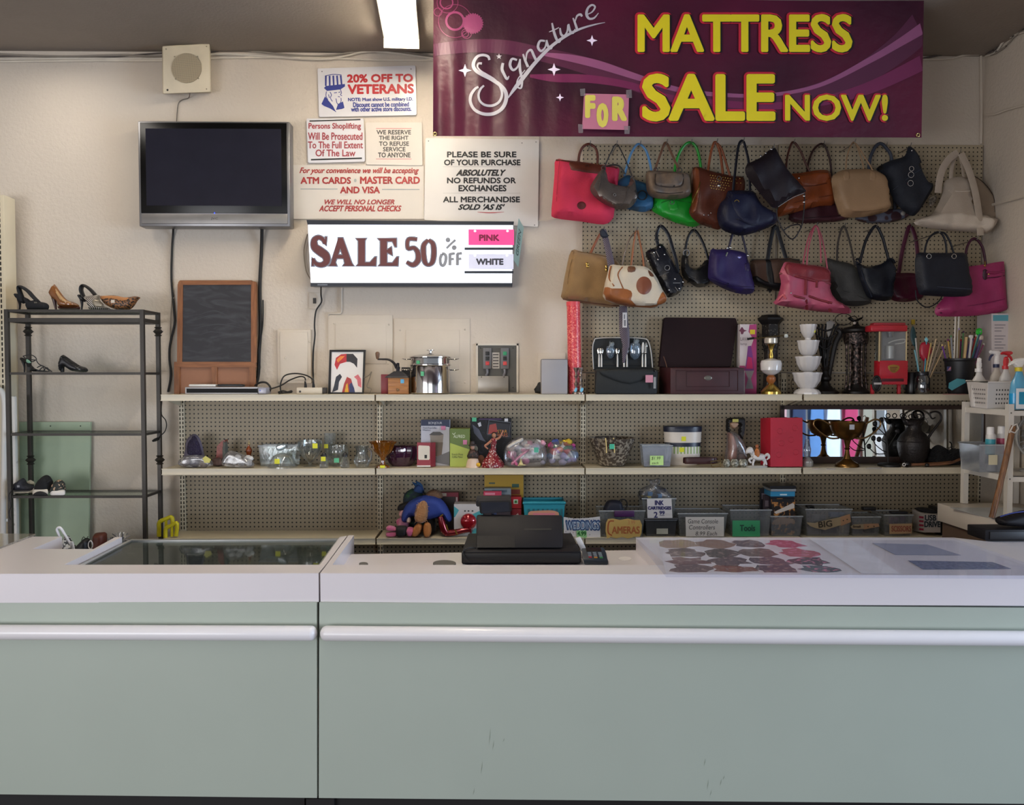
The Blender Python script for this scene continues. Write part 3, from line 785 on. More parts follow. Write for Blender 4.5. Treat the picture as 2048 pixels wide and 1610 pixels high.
def twinkle(x,y,r):
    pflat(b,[(x+(r if i % 2 == 0 else r*.36)*math.cos(i*math.pi/4 if i % 2 == 0 else i*math.pi/4) * (1 if i % 4 in (0,1,3) else 1),y+(r if i % 2 == 0 else r*.36)*math.sin(i*math.pi/4)) for i in range(8)],bb(3))
for x,y,r in ((930,141,13),(1108,139,13),(1184,81,11),(1120,195,8)): twinkle(x,y,r)
obj('printed_stars',b,mat('#e3d3e6',.4,var=.02),t,0)
# the handwritten word
b = B();kk = bb(4)
def s(p,w): stroke(b,p,w,kk,6)
s([(979,120),(976,113),(966,110),(955,113),(948,123),(947,133),(953,142),(966,150),(982,158),(1000,170),(1011,184),(1012,200),(1004,217),(988,227),(968,228),(950,220),(941,205),(942,190),(950,178),(957,174)],[2.4,2.6,2.6,2.8,3.2,3.4,3.6,3.6,3.6,3.8,3.8,3.8,3.6,3.4,3.2,3,3,3,2.6,2])
s([(964,127),(957,127),(955,134),(962,142),(975,150),(990,160),(1001,175),(1004,190),(998,204),(985,211),(970,210),(960,202),(957,190),(961,178),(968,171)],[2.4,2,1.6,1.6,1.8,2,2.2,2.4,2.6,2.6,2.4,2.2,2.2,2.2,1.8])
s([(1016,196),(1030,176),(1046,156),(1070,126),(1100,95),(1130,73),(1160,58),(1190,49),(1210,45)],[1,3.6,4,3.6,3.2,2.8,2.2,1.4,.5])
s([(1006,126),(1004,138),(1008,148),(1014,158),(1018,152)],[2.6,3,2.8,2.4,1])                      # i
s([(1034,120),(1024,118),(1020,130),(1026,140),(1035,134),(1040,120)],[2,2.4,2.8,2.4,1.8,1.6]);s([(1040,118),(1040,138),(1044,160),(1042,176),(1034,172),(1036,158),(1050,140)],[1.8,2.6,2.4,1.8,1.4,1.2,.8])   # g
s([(1046,108),(1050,120),(1056,134)],[1.6,2.4,2.6]);s([(1052,122),(1054,106),(1062,100),(1068,112),(1074,122),(1080,115)],[1,1.8,2.4,2.6,2.2,.8])           # n
s([(1090,82),(1080,82),(1076,94),(1082,102),(1090,95),(1093,82)],[1.8,2.2,2.6,2.4,1.6,1.4]);s([(1093,80),(1096,92),(1102,97),(1106,90)],[1.8,2.6,2,.8])       # a
s([(1104,46),(1108,64),(1113,78),(1118,84),(1124,76)],[1.6,2.6,2.6,2,.8]);s([(1098,64),(1108,60),(1118,55)],[.8,1.2,.8])                                          # t
s([(1120,56),(1122,68),(1128,72),(1134,64),(1136,50)],[1.6,2.4,2.2,1.6,1.6]);s([(1137,48),(1140,62),(1146,66),(1150,58)],[1.8,2.6,2,.8])                       # u
s([(1146,36),(1150,46),(1154,58)],[1.4,2.2,2.4]);s([(1150,44),(1154,32),(1161,29),(1164,33)],[1,1.8,2.4,2])                                                       # r
s([(1172,30),(1184,24),(1190,14),(1184,10),(1176,16),(1173,28),(1178,37),(1188,36),(1197,26)],[1,1.4,1.8,2,2.2,2.8,2.4,1.8,.7])                              # e
pflat(b,[(998+(6 if i % 2 == 0 else 2.5)*math.sin(i*math.pi/5),113-(6 if i % 2 == 0 else 2.5)*math.cos(i*math.pi/5)) for i in range(10)],kk)
obj('script_lettering',b,mat('#a8a3aa',.4,var=.02),t,0)
ROWS = [('MATTRESS',1275,28,1705,105),('SALE',1284,147,1551,243),('NOW!',1570,189,1776,242)]
for nm,m,g_,k,dx,dz in (('letter_outline',mat('#b01f30',.4,var=.02),4.2,6,-1,0),('letter_shadow',mat('#120610',.4,var=.02),1.2,7,2.6,.8),('lettering',mat('#d0bd1c',.4,var=.03),0,8,0,0)):
    b = B()
    for i,(w,x0,y0,x1,y1) in enumerate(ROWS):
        d_ = (2.7,4.0,1.9)[i];g2 = g_ if i < 2 else g_*.75
        ptext(b,w,x0+d_+dx,y0+d_+dz,x1-d_+dx,y1-d_+dz,bb(k),dil=d_+g2)
    obj(nm,b,m,t,0)
for x,y in ((870,268),(1836,270)): obj('grommet',torus(B(),P(x,y,bb(3)),.008,.003),mat('#b9a56a',.3,.9),t)
n = thing('taped_note','pink paper note reading FOR taped onto the banner','note',P(1212,258,YB))
b = B();pflat(b,[(1168,187),(1258,189),(1256,260),(1164,258)],YB-.02);obj('paper',b,mat('#a8627a',.6,var=.03),n,0)
letters(n,[('F',1170,190,1191,236,{'bold': .07}),('O',1193,206,1217,255,{'bold': .07}),('R',1224,193,1254,242,{'bold': .07})],mat('#c4b850',.5),YB-.0215)
for q in ([(1160,178),(1170,177),(1171,192),(1161,192)],[(1252,180),(1263,179),(1264,196),(1253,196)],[(1156,248),(1166,249),(1166,266),(1157,266)],[(1248,252),(1260,252),(1259,268),(1249,268)]): obj('clear_tape',pflat(B(),q,YB-.022),glass('#e8dfe6',.3,.12,.2),n,0)
# ================================================================ the sales counter
ZT = P(637,1147,3.0).z               # counter top
ZR = ZT-.066                           # sunk work surface
m_top = mat('#dcd6da',.28,var=.015,vs=3,coat=.15)
m_front = mat('#aab3a8',.38,var=.02,vs=2.5)
m_dark = mat('#141213',.6)
m_rail = mat('#e6e3e6',.3,var=.01,coat=.2)
def poly(bm,pts,z,t): return slab(bm,[PZ(x,y,z) for x,y in pts],Vector((0,0,-t)))
FLp,FRp = PZ(0,1147.5,ZT),PZ(2048,1151,ZT)
fdir = (FRp-FLp).normalized();fnor = Vector((-fdir.y,fdir.x,0))
def FP(px,py,back=0):
    """point on the counter's front plane, set back by the given metres"""
    d = ray(px,py);q = FLp+fnor*back
    return CAM + d*((q-CAM).dot(fnor)/d.dot(fnor))
def fslab(bm,pts,back,dep): return slab(bm,[FP(x,y,back) for x,y in pts],fnor*dep)
def rail(b,x0,x1,y0,y1):
    a,c = FP(x0,y0,-.03),FP(x1,y1,-.03);r = .027
    L = (c-a).length;d = (c-a).normalized()
    pts,rs = [],[]
    for k in range(7): an = math.pi/2*k/6;pts.append(a+d*(.022-.022*math.cos(an)));rs.append(max(.001,r*math.sin(an)))
    for k in range(7): an = math.pi/2*k/6;pts.append(c-d*(.022-.022*math.sin(an)));rs.append(max(.001,r*math.cos(an)))
    return tube(b,pts,rs,20)
# left counter
t = thing('display_counter','left counter cabinet with sage green front and glass topped display case','counter',(FP(300,1590).x,FP(300,1590).y+.3,0))
obj('front_panel',fslab(B(),[(-140,1204),(633.5,1205),(634,1596),(-140,1587)],.004,.02),m_front,t,0)
obj('toe_kick',fslab(B(),[(-140,1585),(609,1594),(609,1655),(-140,1655)],.05,.02),m_dark,t,0)
b = B();zf = FP(300,1206).z
poly(b,[(-180,1148),(637,1146.5),(651.5,1129.5),(-180,1129.5)],ZT,ZT-zf)
obj('counter_edge',b,m_top,t,0)
b = B();poly(b,[(-180,1129.5),(128,1129.5),(187,1098),(-180,1098)],ZT,.04);obj('counter_top',b,m_top,t,0)
b = B();poly(b,[(-180,1098),(65,1098),(124,1073),(-180,1073)],ZT,.6);obj('counter_return',b,m_top,t,0)
b = B();poly(b,[(128,1129.5),(187,1098),(231,1074),(244,1074)],ZT,.5);obj('case_side',b,m_top,t,0)
b = B();poly(b,[(651.5,1129.5),(694,1071.5),(679,1074),(640,1129.5)],ZT,.8);obj('case_side',b,m_top,t,0)
ZG = ZT-.03
b = B();slab(b,[PZ(x,y,ZG)+Vector((0,0,-.036)) for x,y in ((150,1137),(262,1080),(678,1078),(634,1137))],Vector((0,0,-.02)));obj('case_floor',b,mat('#5c645f',.8),t,0)
b = B();poly(b,[(262,1079.5),(264,1078),(680,1076),(678,1077.5)],ZG-.008,.7);obj('case_back',b,mat('#70746c',.6),t,0)
gl_ = B();poly(gl_,[(155,1136),(262,1080.5),(676,1078.5),(634,1136)],ZG,.005)
lid = obj('glass_lid',gl_,glass('#a9b2ad',.08,.16,.03,'#6a736f'),t,0)
mfr = mat('#b9bab9',.3,.8)
for q in ([(146,1136),(157,1136),(264,1080),(257,1080)],[(257,1080.5),(680,1078.5),(682,1076.5),(262,1078.5)],[(632,1136),(636,1136),(679,1078),(675,1078)]):
    b = B();poly(b,q,ZG+.006,.014);obj('lid_frame',b,mfr,lid,0)
b = B();rail(b,-140,634,1264,1266.5);obj('bump_rail',b,m_rail,t,60)
b = B();poly(b,[(-180,1065.5),(71,1067.5),(0,1094),(-180,1140)],ZT+.008,.0075)
solo('glass_sheet',b,glass('#cfd2cc',.2,.45,.05,'#b5aea2'),'greyish glass sheet on the far left end of the left counter','glass sheet',smooth=0)
# odds and ends in the case
rnd = random.Random(11)
cc = ['#8f8f88','#b9b6ac','#5f6a6a','#a39a86','#7d8a90','#c4c4bf','#4d5553']
for i,(x,y,w) in enumerate([(215,1121,26),(262,1110,20),(310,1123,26),(358,1122,22),(395,1121,24),(430,1112,20),(470,1122,26),(505,1112,20),(545,1118,26),(590,1120,26),(620,1112,20),(330,1105,18),(385,1100,16),(455,1100,16),(560,1102,18)]):
    c = PZ(x,max(y,1107),ZG-.03);s = w*.0017;c.y = min(c.y,3.60)
    b = B();box(b,c.x-s/2,c.x+s/2,c.y-s/3,c.y+s/3,ZG-.036,ZG-.036+.006+.014*rnd.random(),.002)
    o = solo('jewelry_box',b,mat(cc[i % 7],.5),'small trinket box lying under the glass of the display case','box','trinket boxes in the display case',z=ZG-.036)
# right counter
t = thing('sales_counter','right counter cabinet with sage green front and sunken register surface','counter',(FP(1300,1600).x,FP(1300,1600).y+.3,0))
obj('front_panel',fslab(B(),[(638.5,1205),(2190,1216.5),(2190,1609),(637.5,1596)],.004,.02),m_front,t,0)
obj('toe_kick',fslab(B(),[(660,1594),(2190,1606),(2190,1680),(660,1655)],.05,.02),m_dark,t,0)
obj('foot',fslab(B(),[(612,1598),(668,1598),(668,1659),(612,1659)],.03,.04),m_dark,t,0)
b = B();poly(b,[(640.5,1146.5),(2200,1151.5),(2200,1131),(653.5,1129.5)],ZT,ZT-FP(1300,1210).z);obj('counter_edge',b,m_top,t,0)
b = B();poly(b,[(653.5,1129.5),(665,1129.5),(708,1070.5),(697,1070.5)],ZT,.8);obj('side_partition',b,m_top,t,0)
b = B();poly(b,[(645,1142),(1345,1147),(1287,1100),(690,1108.5)],ZR,.03);obj('work_surface',b,m_top,t,0)
b = B();poly(b,[(768,1145),(935,1145),(925,1107.5),(780,1107)],ZR+.006,.0055);obj('surface_panel',b,m_top,t,0)
b = B();poly(b,[(1334,1130.5),(2200,1131),(2200,1108),(2048,1091),(1907,1075),(1272,1075)],ZT,.3);obj('counter_top',b,m_top,t,0)
b = B();poly(b,[(1972,1086),(2200,1104),(2200,1060),(1972,1058)],ZT-.006,.3);obj('corner_support',b,m_top,t,0)
b = B();rail(b,640.5,2190,1266.5,1278);obj('bump_rail',b,m_rail,t,60)
for i,(x,y,l) in enumerate(((946,1590,14),(962,1548,26),(978,1490,34),(985,1500,20),(1408,1532,16),(1414,1580,22),(1440,1572,14),(1446,1560,10),(1420,1592,12),(1006,1484,8))):
    b = B();b.faces.new([b.verts.new(FP(*c,.0035)) for c in ((x,y),(x+1,y-.4*l),(x+3,y-l),(x+2.4,y-.5*l))]);obj('scuff_mark',b,mat('#7f8a7c',.6),t,0)
for q in (disc(727,1127,9,3),disc(889,1126,23,6)):
    b = B();poly(b,q,ZR+.012,.0115);obj('cable_grommet',b,mat('#55524e',.5),t)
b = B();poly(b,disc(1250,1117,13,4),ZR+.002,.0018);obj('round_plug',b,mat('#efeaea',.3),t)
# acrylic sheet and what lies under it
Zs = ZT+.002
def sheet(name,pts,z,m,lb,cat,th=.0008):
    b = B();poly(b,pts,z,th);return solo(name,b,m,lb,cat,None,0)
t = thing('photo_sheet','sheet of small printed bag photos under the left of the acrylic','paper',PZ(1500,1115,ZT))
b = B();poly(b,[(1333,1146.5),(1716,1147.5),(1608,1078),(1310,1077)],Zs,.0012);obj('paper',b,mat('#d5d2d6',.5),t,0)
pc = ['#9a7f6b','#8d6f60','#5b4a4f','#b04a66','#5a4544','#4a4442','#6a5a55','#ab5a66','#6d4a48','#5a4a4f','#574b56','#45404c','#5f4a4c','#7d4a3d','#4a4652','#4f5a63']
rnd = random.Random(5)
def uv(u,v):
    x0,x1 = 1333+(1310-1333)*v,1716+(1608-1716)*v
    y0 = 1146+(1078-1146)*v
    return (x0+(x1-x0)*u,y0)
for r in range(4):
    for c in range(4):
        cx_,cy_ = (c+.62)/4.35,.12+(.25*r)**1.08
        pg = []
        for k in range(14):
            a = 2*math.pi*k/14;q = .72+.5*rnd.random()
            pg.append(uv(cx_+.118*q*math.cos(a),min(.985,max(.02,cy_+.125*q*math.sin(a)))))
        b = B();poly(b,pg,Zs+.0004,.0004)
        obj('bag_photo',b,spots(pc[(3-r)*4+c],'#8d7a72' if c != 3 else '#c77a92',45,.58,.5),t,0)
sheet('printed_sheet',[(1745,1086),(1855,1089),(1922,1110),(1790,1109)],Zs+.0002,mat('#8f92a3',.5),'grey printed sheet under the back of the acrylic','paper')
sheet('printed_sheet',[(1816,1121),(1985,1124),(2022,1137),(1846,1138)],Zs+.0002,spots('#4d5674','#6d7590',60,.5,.5),'dark blue printed strip under the front of the acrylic','paper')
sheet('white_paper',[(1722,1146),(1800,1147),(1700,1078),(1620,1078)],Zs,mat('#dedde2',.5),'plain white sheet beside the bag photos under the acrylic','paper')
b = B();poly(b,[(1332,1148),(2130,1152),(2036,1120),(1907,1075.5),(1271,1073.5)],ZT+.0145,.0115)
bmesh.ops.bevel(b,geom=b.edges[:],offset=.001,segments=1,affect='EDGES')
solo('acrylic_sheet',b,glass('#fafbff',.022,.03,.04,'#d5dcf2'),'thick clear acrylic sheet lying over photos on the right counter','acrylic sheet',smooth=0)
# ---------------------------------------------------------------- cash register
mk = mat('#171518',.5,var=.03,spec=.2);mk2 = mat('#1e1c1f',.55,bump=.05,bs=300,spec=.2)
Yr = PZ(1000,1131,ZR).y
t = thing('cash_box','black cash drawer under the register on the counter','cash drawer',(P(1040,1100,Yr+.2).x,Yr+.2,ZR))
xa,xb = P(923,1120,Yr).x,P(1162,1120,Yr).x;zt = P(1040,1104,Yr).z
b = B();hexa(b,[(xa,Yr,ZR+.004),(xb,Yr,ZR+.004),(xb-.004,Yr+.40,ZR+.004),(xa+.012,Yr+.40,ZR+.004),(xa,Yr,zt),(xb,Yr,zt),(xb-.004,Yr+.40,zt),(xa+.012,Yr+.40,zt)],.006);obj('drawer_body',b,mk,t)
b = B();box(b,xa+.006,xb-.006,Yr-.004,Yr,ZR+.01,zt-.008,.002);obj('drawer_front',b,mat('#161517',.5),t)
rest(t,ZR+.006);zt = zt+.0
t = thing('cash_register','black cash register with slanted printer body on the cash drawer','cash register',(P(1040,1104,Yr+.12).x,Yr+.12,zt))
Y0 = Yr+.035
f = lambda x,y,Y: P(x,y,Y)
z0_ = P(952,1104,Y0).z;xl,xr_ = P(952,1104,Y0).x,P(1126,1105,Y0).x
b = B();hexa(b,[(xl,Y0,z0_),(xr_,Y0,z0_),(xr_,Y0+.26,z0_),(xl,Y0+.26,z0_),P(953,1036,Y0+.12),P(1125,1037,Y0+.12),P(1125,1037,Y0+.24),P(953,1036,Y0+.24)],.01)
obj('printer_body',b,mk2,t)
rg = lambda y: Y0+.12*(1104-y)/68
def slot(x0,y0,x1,y1,m,nm):
    b = B();hexa(b,[P(x0,y1,rg(y1)-.002),P(x1,y1,rg(y1)-.002),P(x1,y1,rg(y1)+.01),P(x0,y1,rg(y1)+.01),P(x0,y0,rg(y0)-.002),P(x1,y0,rg(y0)-.002),P(x1,y0,rg(y0)+.01),P(x0,y0,rg(y0)+.01)]);obj(nm,b,m,t,0)
slot(1048,1063.5,1103,1067,mat('#060606',.6),'receipt_slot')
slot(954,1078,1030,1102,mat('#1a181b',.5,spec=.2),'paper_cover')
slot(972,1095,1020,1100,mat('#060606',.6),'finger_grip')
rest(t,zt+.007)
b = B();ptube(b,[(952,1096,Y0+.02),(938,1096,Y0-.0),(926,1103,Y0-.04),(928,1112,Y0-.05),(938,1124,Y0-.055)],1.3,Y0);obj('power_cord',b,mb,t)
t = thing('display_screen','black pole display screen tilted on top of the cash register','screen',P(988,1040,Y0+.16))
b = B();ptube(b,[(988,1044,Y0+.17),(988,1020,Y0+.16)],[6,5],Y0+.15,smooth=0);obj('neck',b,mat('#3a3d52',.3),t)
q = [P(960,1029,Y0+.115),P(1024,1024,Y0+.115),P(1022,1002,Y0+.13),P(957,1003,Y0+.13)]
b = B();slab(b,q,Vector((0,.03,.01)));bmesh.ops.bevel(b,geom=b.edges[:],offset=.004,segments=2,affect='EDGES');scb = obj('screen_body',b,mk,t)
qs = [q[0]*.93+q[2]*.07,q[1]*.93+q[3]*.07,q[2]*.93+q[0]*.07,q[3]*.93+q[1]*.07]
n_ = (q[1]-q[0]).cross(q[3]-q[0]).normalized();n_ = n_ if n_.y < 0 else -n_
b = B();slab(b,[p+n_*.002 for p in qs],-n_*.003);obj('screen',b,mat('#161924',.35,spec=.25),t,0)
b = B();slab(b,[P(952,1001,Y0+.15),P(1021,999,Y0+.15),P(1022,990,Y0+.24),P(953,991,Y0+.24)],Vector((0,.0,-.028)));bmesh.ops.bevel(b,geom=b.edges[:],offset=.004,segments=2,affect='EDGES');obj('screen_back',b,mat('#201f22',.5,spec=.2),t)
# card terminal on its stand
t = thing('card_terminal','dark blue card payment terminal with keypad right of the register','card terminal',PZ(1190,1130,ZR))
Yc = PZ(1190,1131,ZR).y
b = B();hexa(b,[P(1168,1130,Yc),P(1216,1131,Yc),P(1214,1108,Yc+.10),P(1166,1105,Yc+.10),P(1166,1117,Yc),P(1217,1120,Yc),P(1207,1093,Yc+.10),P(1162,1095,Yc+.10)],.006);obj('terminal_body',b,mat('#202b38',.4),t)
def tq(u,v): # point on the top face
    a,b_,c,d = P(1166,1117,Yc),P(1217,1120,Yc),P(1207,1093,Yc+.10),P(1162,1095,Yc+.10)
    return (a*(1-u)+b_*u)*(1-v)+(d*(1-u)+c*u)*v
b = B();slab(b,[tq(.2,.62)+Vector((0,0,.001)),tq(.85,.62)+Vector((0,0,.001)),tq(.85,.92)+Vector((0,0,.001)),tq(.2,.92)+Vector((0,0,.001))],Vector((0,0,.001)));obj('screen',b,mat('#10151a',.2),t,0)
for i in range(3):
    for j in range(4):
        u,v = .3+i*.22,.14+j*.12
        m_ = {(0,0): mat('#b0303a',.5),(1,0): mat('#c98a3a',.5),(2,0): mat('#2f8a4a',.5)}.get((i,j),mat('#7f8a92',.5))
        b = B();c = tq(u,v);box(b,c.x-.007,c.x+.007,c.y-.003,c.y+.003,c.z-.002,c.z+.004,.001);obj('key',b,m_,t)
rest(t,ZR)
t = thing('terminal_stand','white plastic card strip standing behind the card terminal','stand',PZ(1165,1108,ZR))
b = B();hexa(b,[P(1164,1106,Yc+.16),P(1175,1104,Yc+.16),P(1174,1101,Yc+.18),P(1163,1103,Yc+.18),P(1150,1077,Yc+.16),P(1161,1074,Yc+.16),P(1160,1073,Yc+.18),P(1149,1076,Yc+.18)],.002);obj('strip',b,mat('#dfdcdc',.35),t)
b = B();box(b,P(1162,1110,Yc+.14).x,P(1176,1110,Yc+.14).x,Yc+.13,Yc+.19,ZR,P(1164,1102,Yc+.16).z,.003);obj('stand_base',b,mat('#c9c6c6',.4),t)
rest(t,ZR)
# ---------------------------------------------------------------- return counter in the corner
XRC = P(1888,1012,4.56).x
t = thing('return_counter','white topped return counter along the right wall','counter',((XRC+XR)/2,4.2,0))
b = B();box(b,XRC,XR-.008,3.86,4.63,ZT-.10,ZT,.003);obj('counter_top',b,mat('#d9cfc4',.35,var=.02),t)
b = B();box(b,XRC+.02,XR-.008,3.9,4.61,0,ZT-.101);obj('cabinet_body',b,mat('#5f4d42',.6),t,0)
b = B();poly(b,[(1899,1015),(2056,1015),(2060,1050),(1996,1040)],ZT+.0015,.0014);obj('laminate_inset',b,mat('#bfc2c4',.3),t,0)
Yd = 3.56
t = thing('cash_box','flat black cash drawer at the right end of the counter','cash drawer',(P(2030,1085,Yd+.1).x,Yd+.1,ZT))
x0,x1 = P(1970,1080,Yd).x,P(2095,1080,Yd).x;z1 = P(1970,1060,Yd).z
b = B();box(b,x0,x1,Yd,Yd+.14,ZT,z1,.004);obj('drawer_body',b,mk,t)
b = B();box(b,x0+.02,x1,Yd-.004,Yd,ZT+.006,z1-.008,.001);obj('drawer_front',b,mat('#131216',.5),t)
rest(t,ZT)
t = thing('black_keyboard_cover','rounded black machine on the right cash drawer','machine',(P(2040,1060,Yd+.08).x,Yd+.08,z1))
b = B();inflate(b,[(1992,1050),(1995,1043),(2010,1038),(2045,1029),(2080,1026),(2100,1040),(2098,1060),(2060,1063),(2010,1060),(1996,1057)],Yd+.06,.10,sm=3);obj('machine_body',b,mk,t)
b = B();ptube(b,[(2000,1042,Yd+.02),(2030,1034,Yd+.012),(2080,1029,Yd+.012)],1.2,Yd);obj('blue_edge',b,mat('#2e3a78',.3),t)
rest(t,z1)
# ---------------------------------------------------------------- white metal shelf unit
m_wm = mat('#d8d2c8',.4,var=.03)
t = thing('metal_shelf_unit','small white metal shelf unit standing on the return counter','shelf',(2.78,4.4,ZT))
XA = P(1932,935,4.59).x;Yn,Yfz = 4.19,4.59
za,zb = P(1934,936,4.59).z,P(1937,815,4.59).z
for x in (XA,XR-.03):
    for y in (Yn,Yfz):
        b = B();box(b,x-.014,x+.014,y-.003,y,ZT,zb+.03);box(b,x-.014,x-.011,y,y+.028,ZT,zb+.03);obj('post',b,m_wm,t,0)
for z in (za,zb):
    b = B();box(b,XA-.008,XR-.016,Yn+.001,Yfz+.02,z-.004,z);box(b,XA-.010,XA-.008,Yn+.001,Yfz+.02,z-.03,z);box(b,XA-.008,XR-.016,Yn+.001,Yn+.003,z-.03,z)
    obj('shelf',b,m_wm,t,0)
for z in (za-.015,zb-.015):
    b = B();ball(b,(XA-.002,Yn-.004,z),.004,.003,.004,8,6);obj('bolt',b,mat('#77746f',.4,.6),t)
rest(t,ZT+.002)
zb += .0026;za += .0026
# basket
t = thing('plastic_basket','white plastic basket with punched holes holding spray bottles','basket',(P(1975,812,4.42).x+.08,4.42,zb))
bx = [P(1942,812,4.55),P(1974,815,4.36),P(2046,815,4.40),P(2010,812,4.59)]
tx = [P(1933,762,4.57),P(1976,765,4.34),P(2052,765,4.38),P(2014,762,4.61)]
for q in bx: q.z = zb+.001
def wallq(a0,a1,b0,b1,th=.003):
    c = (bx[0]+bx[1]+bx[2]+bx[3])/4;n = (a1-a0).cross(b0-a0).normalized()
    if n.dot(c-a0) < 0: n = -n
    return [a0,a1,b1,b0],n*th
m_bk = mat('#ded8d4',.4,var=.02)
for i in range(4):
    j = (i+1) % 4;b = B();rg_,v = wallq(bx[i],bx[j],tx[i],tx[j]);slab(b,rg_,v);w = obj('basket_wall',b,m_bk,t,0)
    if i < 2:
        h = B();n = -v.normalized()
        for r_ in range(4):
            for c_ in range(8 if i == 0 else 9):
                u,k = (.16+.1*c_ if i == 0 else .24+.075*c_),.2+.17*r_
                q = (bx[i]*(1-u)+bx[j]*u)*(1-k)+(tx[i]*(1-u)+tx[j]*u)*k+n*.0006
                ux = (bx[j]-bx[i]).normalized();uz = (tx[i]-bx[i]).normalized()
                try: h.faces.new([h.verts.new(q+ux*.0045*math.cos(a)+uz*.0055*math.sin(a)) for a in [k2*math.pi/4 for k2 in range(8)]])
                except ValueError: pass
        obj('punched_hole',h,mat('#4b4a4c',.7),w,0,kind='stuff')
b = B();slab(b,bx,Vector((0,0,.003)));obj('basket_floor',b,m_bk,t,0)
b = B();tube(b,tx,.006,8,True);obj('basket_rim',b,m_bk,t)
def spray(lb,x,y0,yn,yt,Y,mbody,mtrig,mhead,side=-1,lean=0,w=13):
    t = thing('spray_bottle',lb,'spray bottle',(P(x,y0,Y).x,Y,zb),'cleaning spray bottles')
    b = B();plathe(b,x,[(w*.96,y0),(w,y0-4),(w,yn+30),(w*.8,yn+18),(w*.42,yn+8),(w*.32,yn)],Y,24,sy=.7,lean=(lean,0));obj('bottle',b,mbody,t)
    xo = lean*(P(x,yn,Y).z-P(x,y0,Y).z)/sc_at(Y);x2 = x+xo
    b = B();plathe(b,x2,[(w*.42,yn+2),(w*.42,yn-5)],Y,16);obj('collar',b,mtrig,t)
    b = B();inflate(b,[(x2-4,yn-4),(x2+5,yn-4),(x2+5*1,yt+8),(x2-side*9,yt+6),(x2-side*6,yt),(x2+side*12,yt-1),(x2+side*14,yt+5),(x2+side*5,yt+9),(x2-3,yt+12)],Y,.03,sm=2);obj('trigger_head',b,mhead,t)
    b = B();ptube(b,[(x2+side*6,yt+7),(x2+side*11,yt+12),(x2+side*14,yt+20)],[2.2,2.4,1.6],Y);obj('trigger',b,mtrig,t)
    rest(t,zb+.005);return t
spray('white spray bottle with white nozzle at the left of the basket',1957,806,735,702,4.52,mat('#cfcac5',.35,var=.03),mat('#e8e4e0',.35),mat('#e8e4e0',.35),0,0,16)
spray('white spray bottle with navy trigger in the middle of the basket',1990,808,728,696,4.50,mat('#b9b0a6',.35,var=.03),mat('#232a4a',.4),mat('#e4e1e0',.35),-1,.03,14)
spray('white spray bottle with red trigger at the right of the basket',2009,808,730,697,4.42,mat('#c9c6c4',.35,var=.03),mat('#c22f36',.4),mat('#c22f36',.4),1,.02,14)
t = thing('glass_cleaner_bottle','bright blue spray bottle with yellow collar beside the white basket','spray bottle',(P(2036,815,4.25).x,4.25,zb))
b = B();plathe(b,2037,[(17,815),(18.5,810),(18.5,780),(16,762),(9,748),(6,738)],4.25,26,sy=.6);obj('bottle',b,mat('#5fa6c9',.15,var=.05),t)
b = B();plathe(b,2037,[(18.8,812),(18.8,783)],4.25,26,sy=.62,cap=False);obj('blue_liquid',b,mat('#129bd6',.2),t)
b = B();plathe(b,2037,[(7,739),(7,731)],4.25,16);obj('collar',b,mat('#d8c226',.4),t)
b = B();inflate(b,[(2031,732),(2043,732),(2050,718),(2052,712),(2030,714),(2018,724),(2016,729),(2026,726)],4.25,.03,sm=2);obj('trigger_head',b,mat('#e6e2dc',.35),t)
b = B();pbox(b,2032,773,2058,814,4.25-.045,.002,.0005);obj('label',b,mat('#dfe3e6',.4),t)
b = B();pbox(b,2038,780,2058,805,4.25-.0458,.001);obj('label_print',b,mat('#1f8fb5',.4),t)
rest(t,zb)
# lower shelf of the unit
t = thing('plastic_bin','clear plastic bin with paper label on the white metal shelf','bin',(P(1985,940,4.42).x,4.42,za))
m_bin = glass('#eef1f5',.14,.20,.15,'#d3dae4')
def bin_(t,x0,x1,y0,y1,Y,dep,m,z,taper=.9,rim=True,back=True,th=.003):
    """open plastic box: photo rectangle of its front, made of five thin walls"""
    a,c = P(x0,y1,Y),P(x1,y0,Y);x0_,x1_ = a.x,c.x;zt_ = z+(c.z-a.z);cx = (x0_+x1_)/2;cy = Y+dep/2
    def ring(k,zz,e=0): return [Vector((cx+(x-cx)*k+s*e,cy+(y-cy)*k+u*e,zz)) for x,y,s,u in ((x0_,Y,1,1),(x1_,Y,-1,1),(x1_,Y+dep,-1,-1),(x0_,Y+dep,1,-1))]
    b = B();lo,hi,li,hi2 = [[b.verts.new(p) for p in r_] for r_ in (ring(taper,z),ring(1,zt_),ring(taper,z+th,th),ring(1,zt_,th))]
    for i in range(4):
        j = (i+1) % 4
        for q in ((lo[i],lo[j],hi[j],hi[i]),(hi[i],hi[j],hi2[j],hi2[i]),(li[j],li[i],hi2[i],hi2[j])): b.faces.new(q)
    b.faces.new(lo[::-1]);b.faces.new(li)
    obj('bin_body',b,m,t,0)
    if rim:
        b = B();tube(b,ring(1,zt_,-.001),.004,8,True);obj('rim',b,glass('#ffffff',.15,.5,.2,'#cdd4da'),t)
    return ring(taper,z),ring(1,zt_)
bin_(t,1958,2010,888,943,4.34,.20,m_bin,za,.85)
b = B();pbox(b,1977,910,1995,930,4.335,.001);obj('label',b,mat('#d8cfb0',.6),t,0)
rest(t,za)
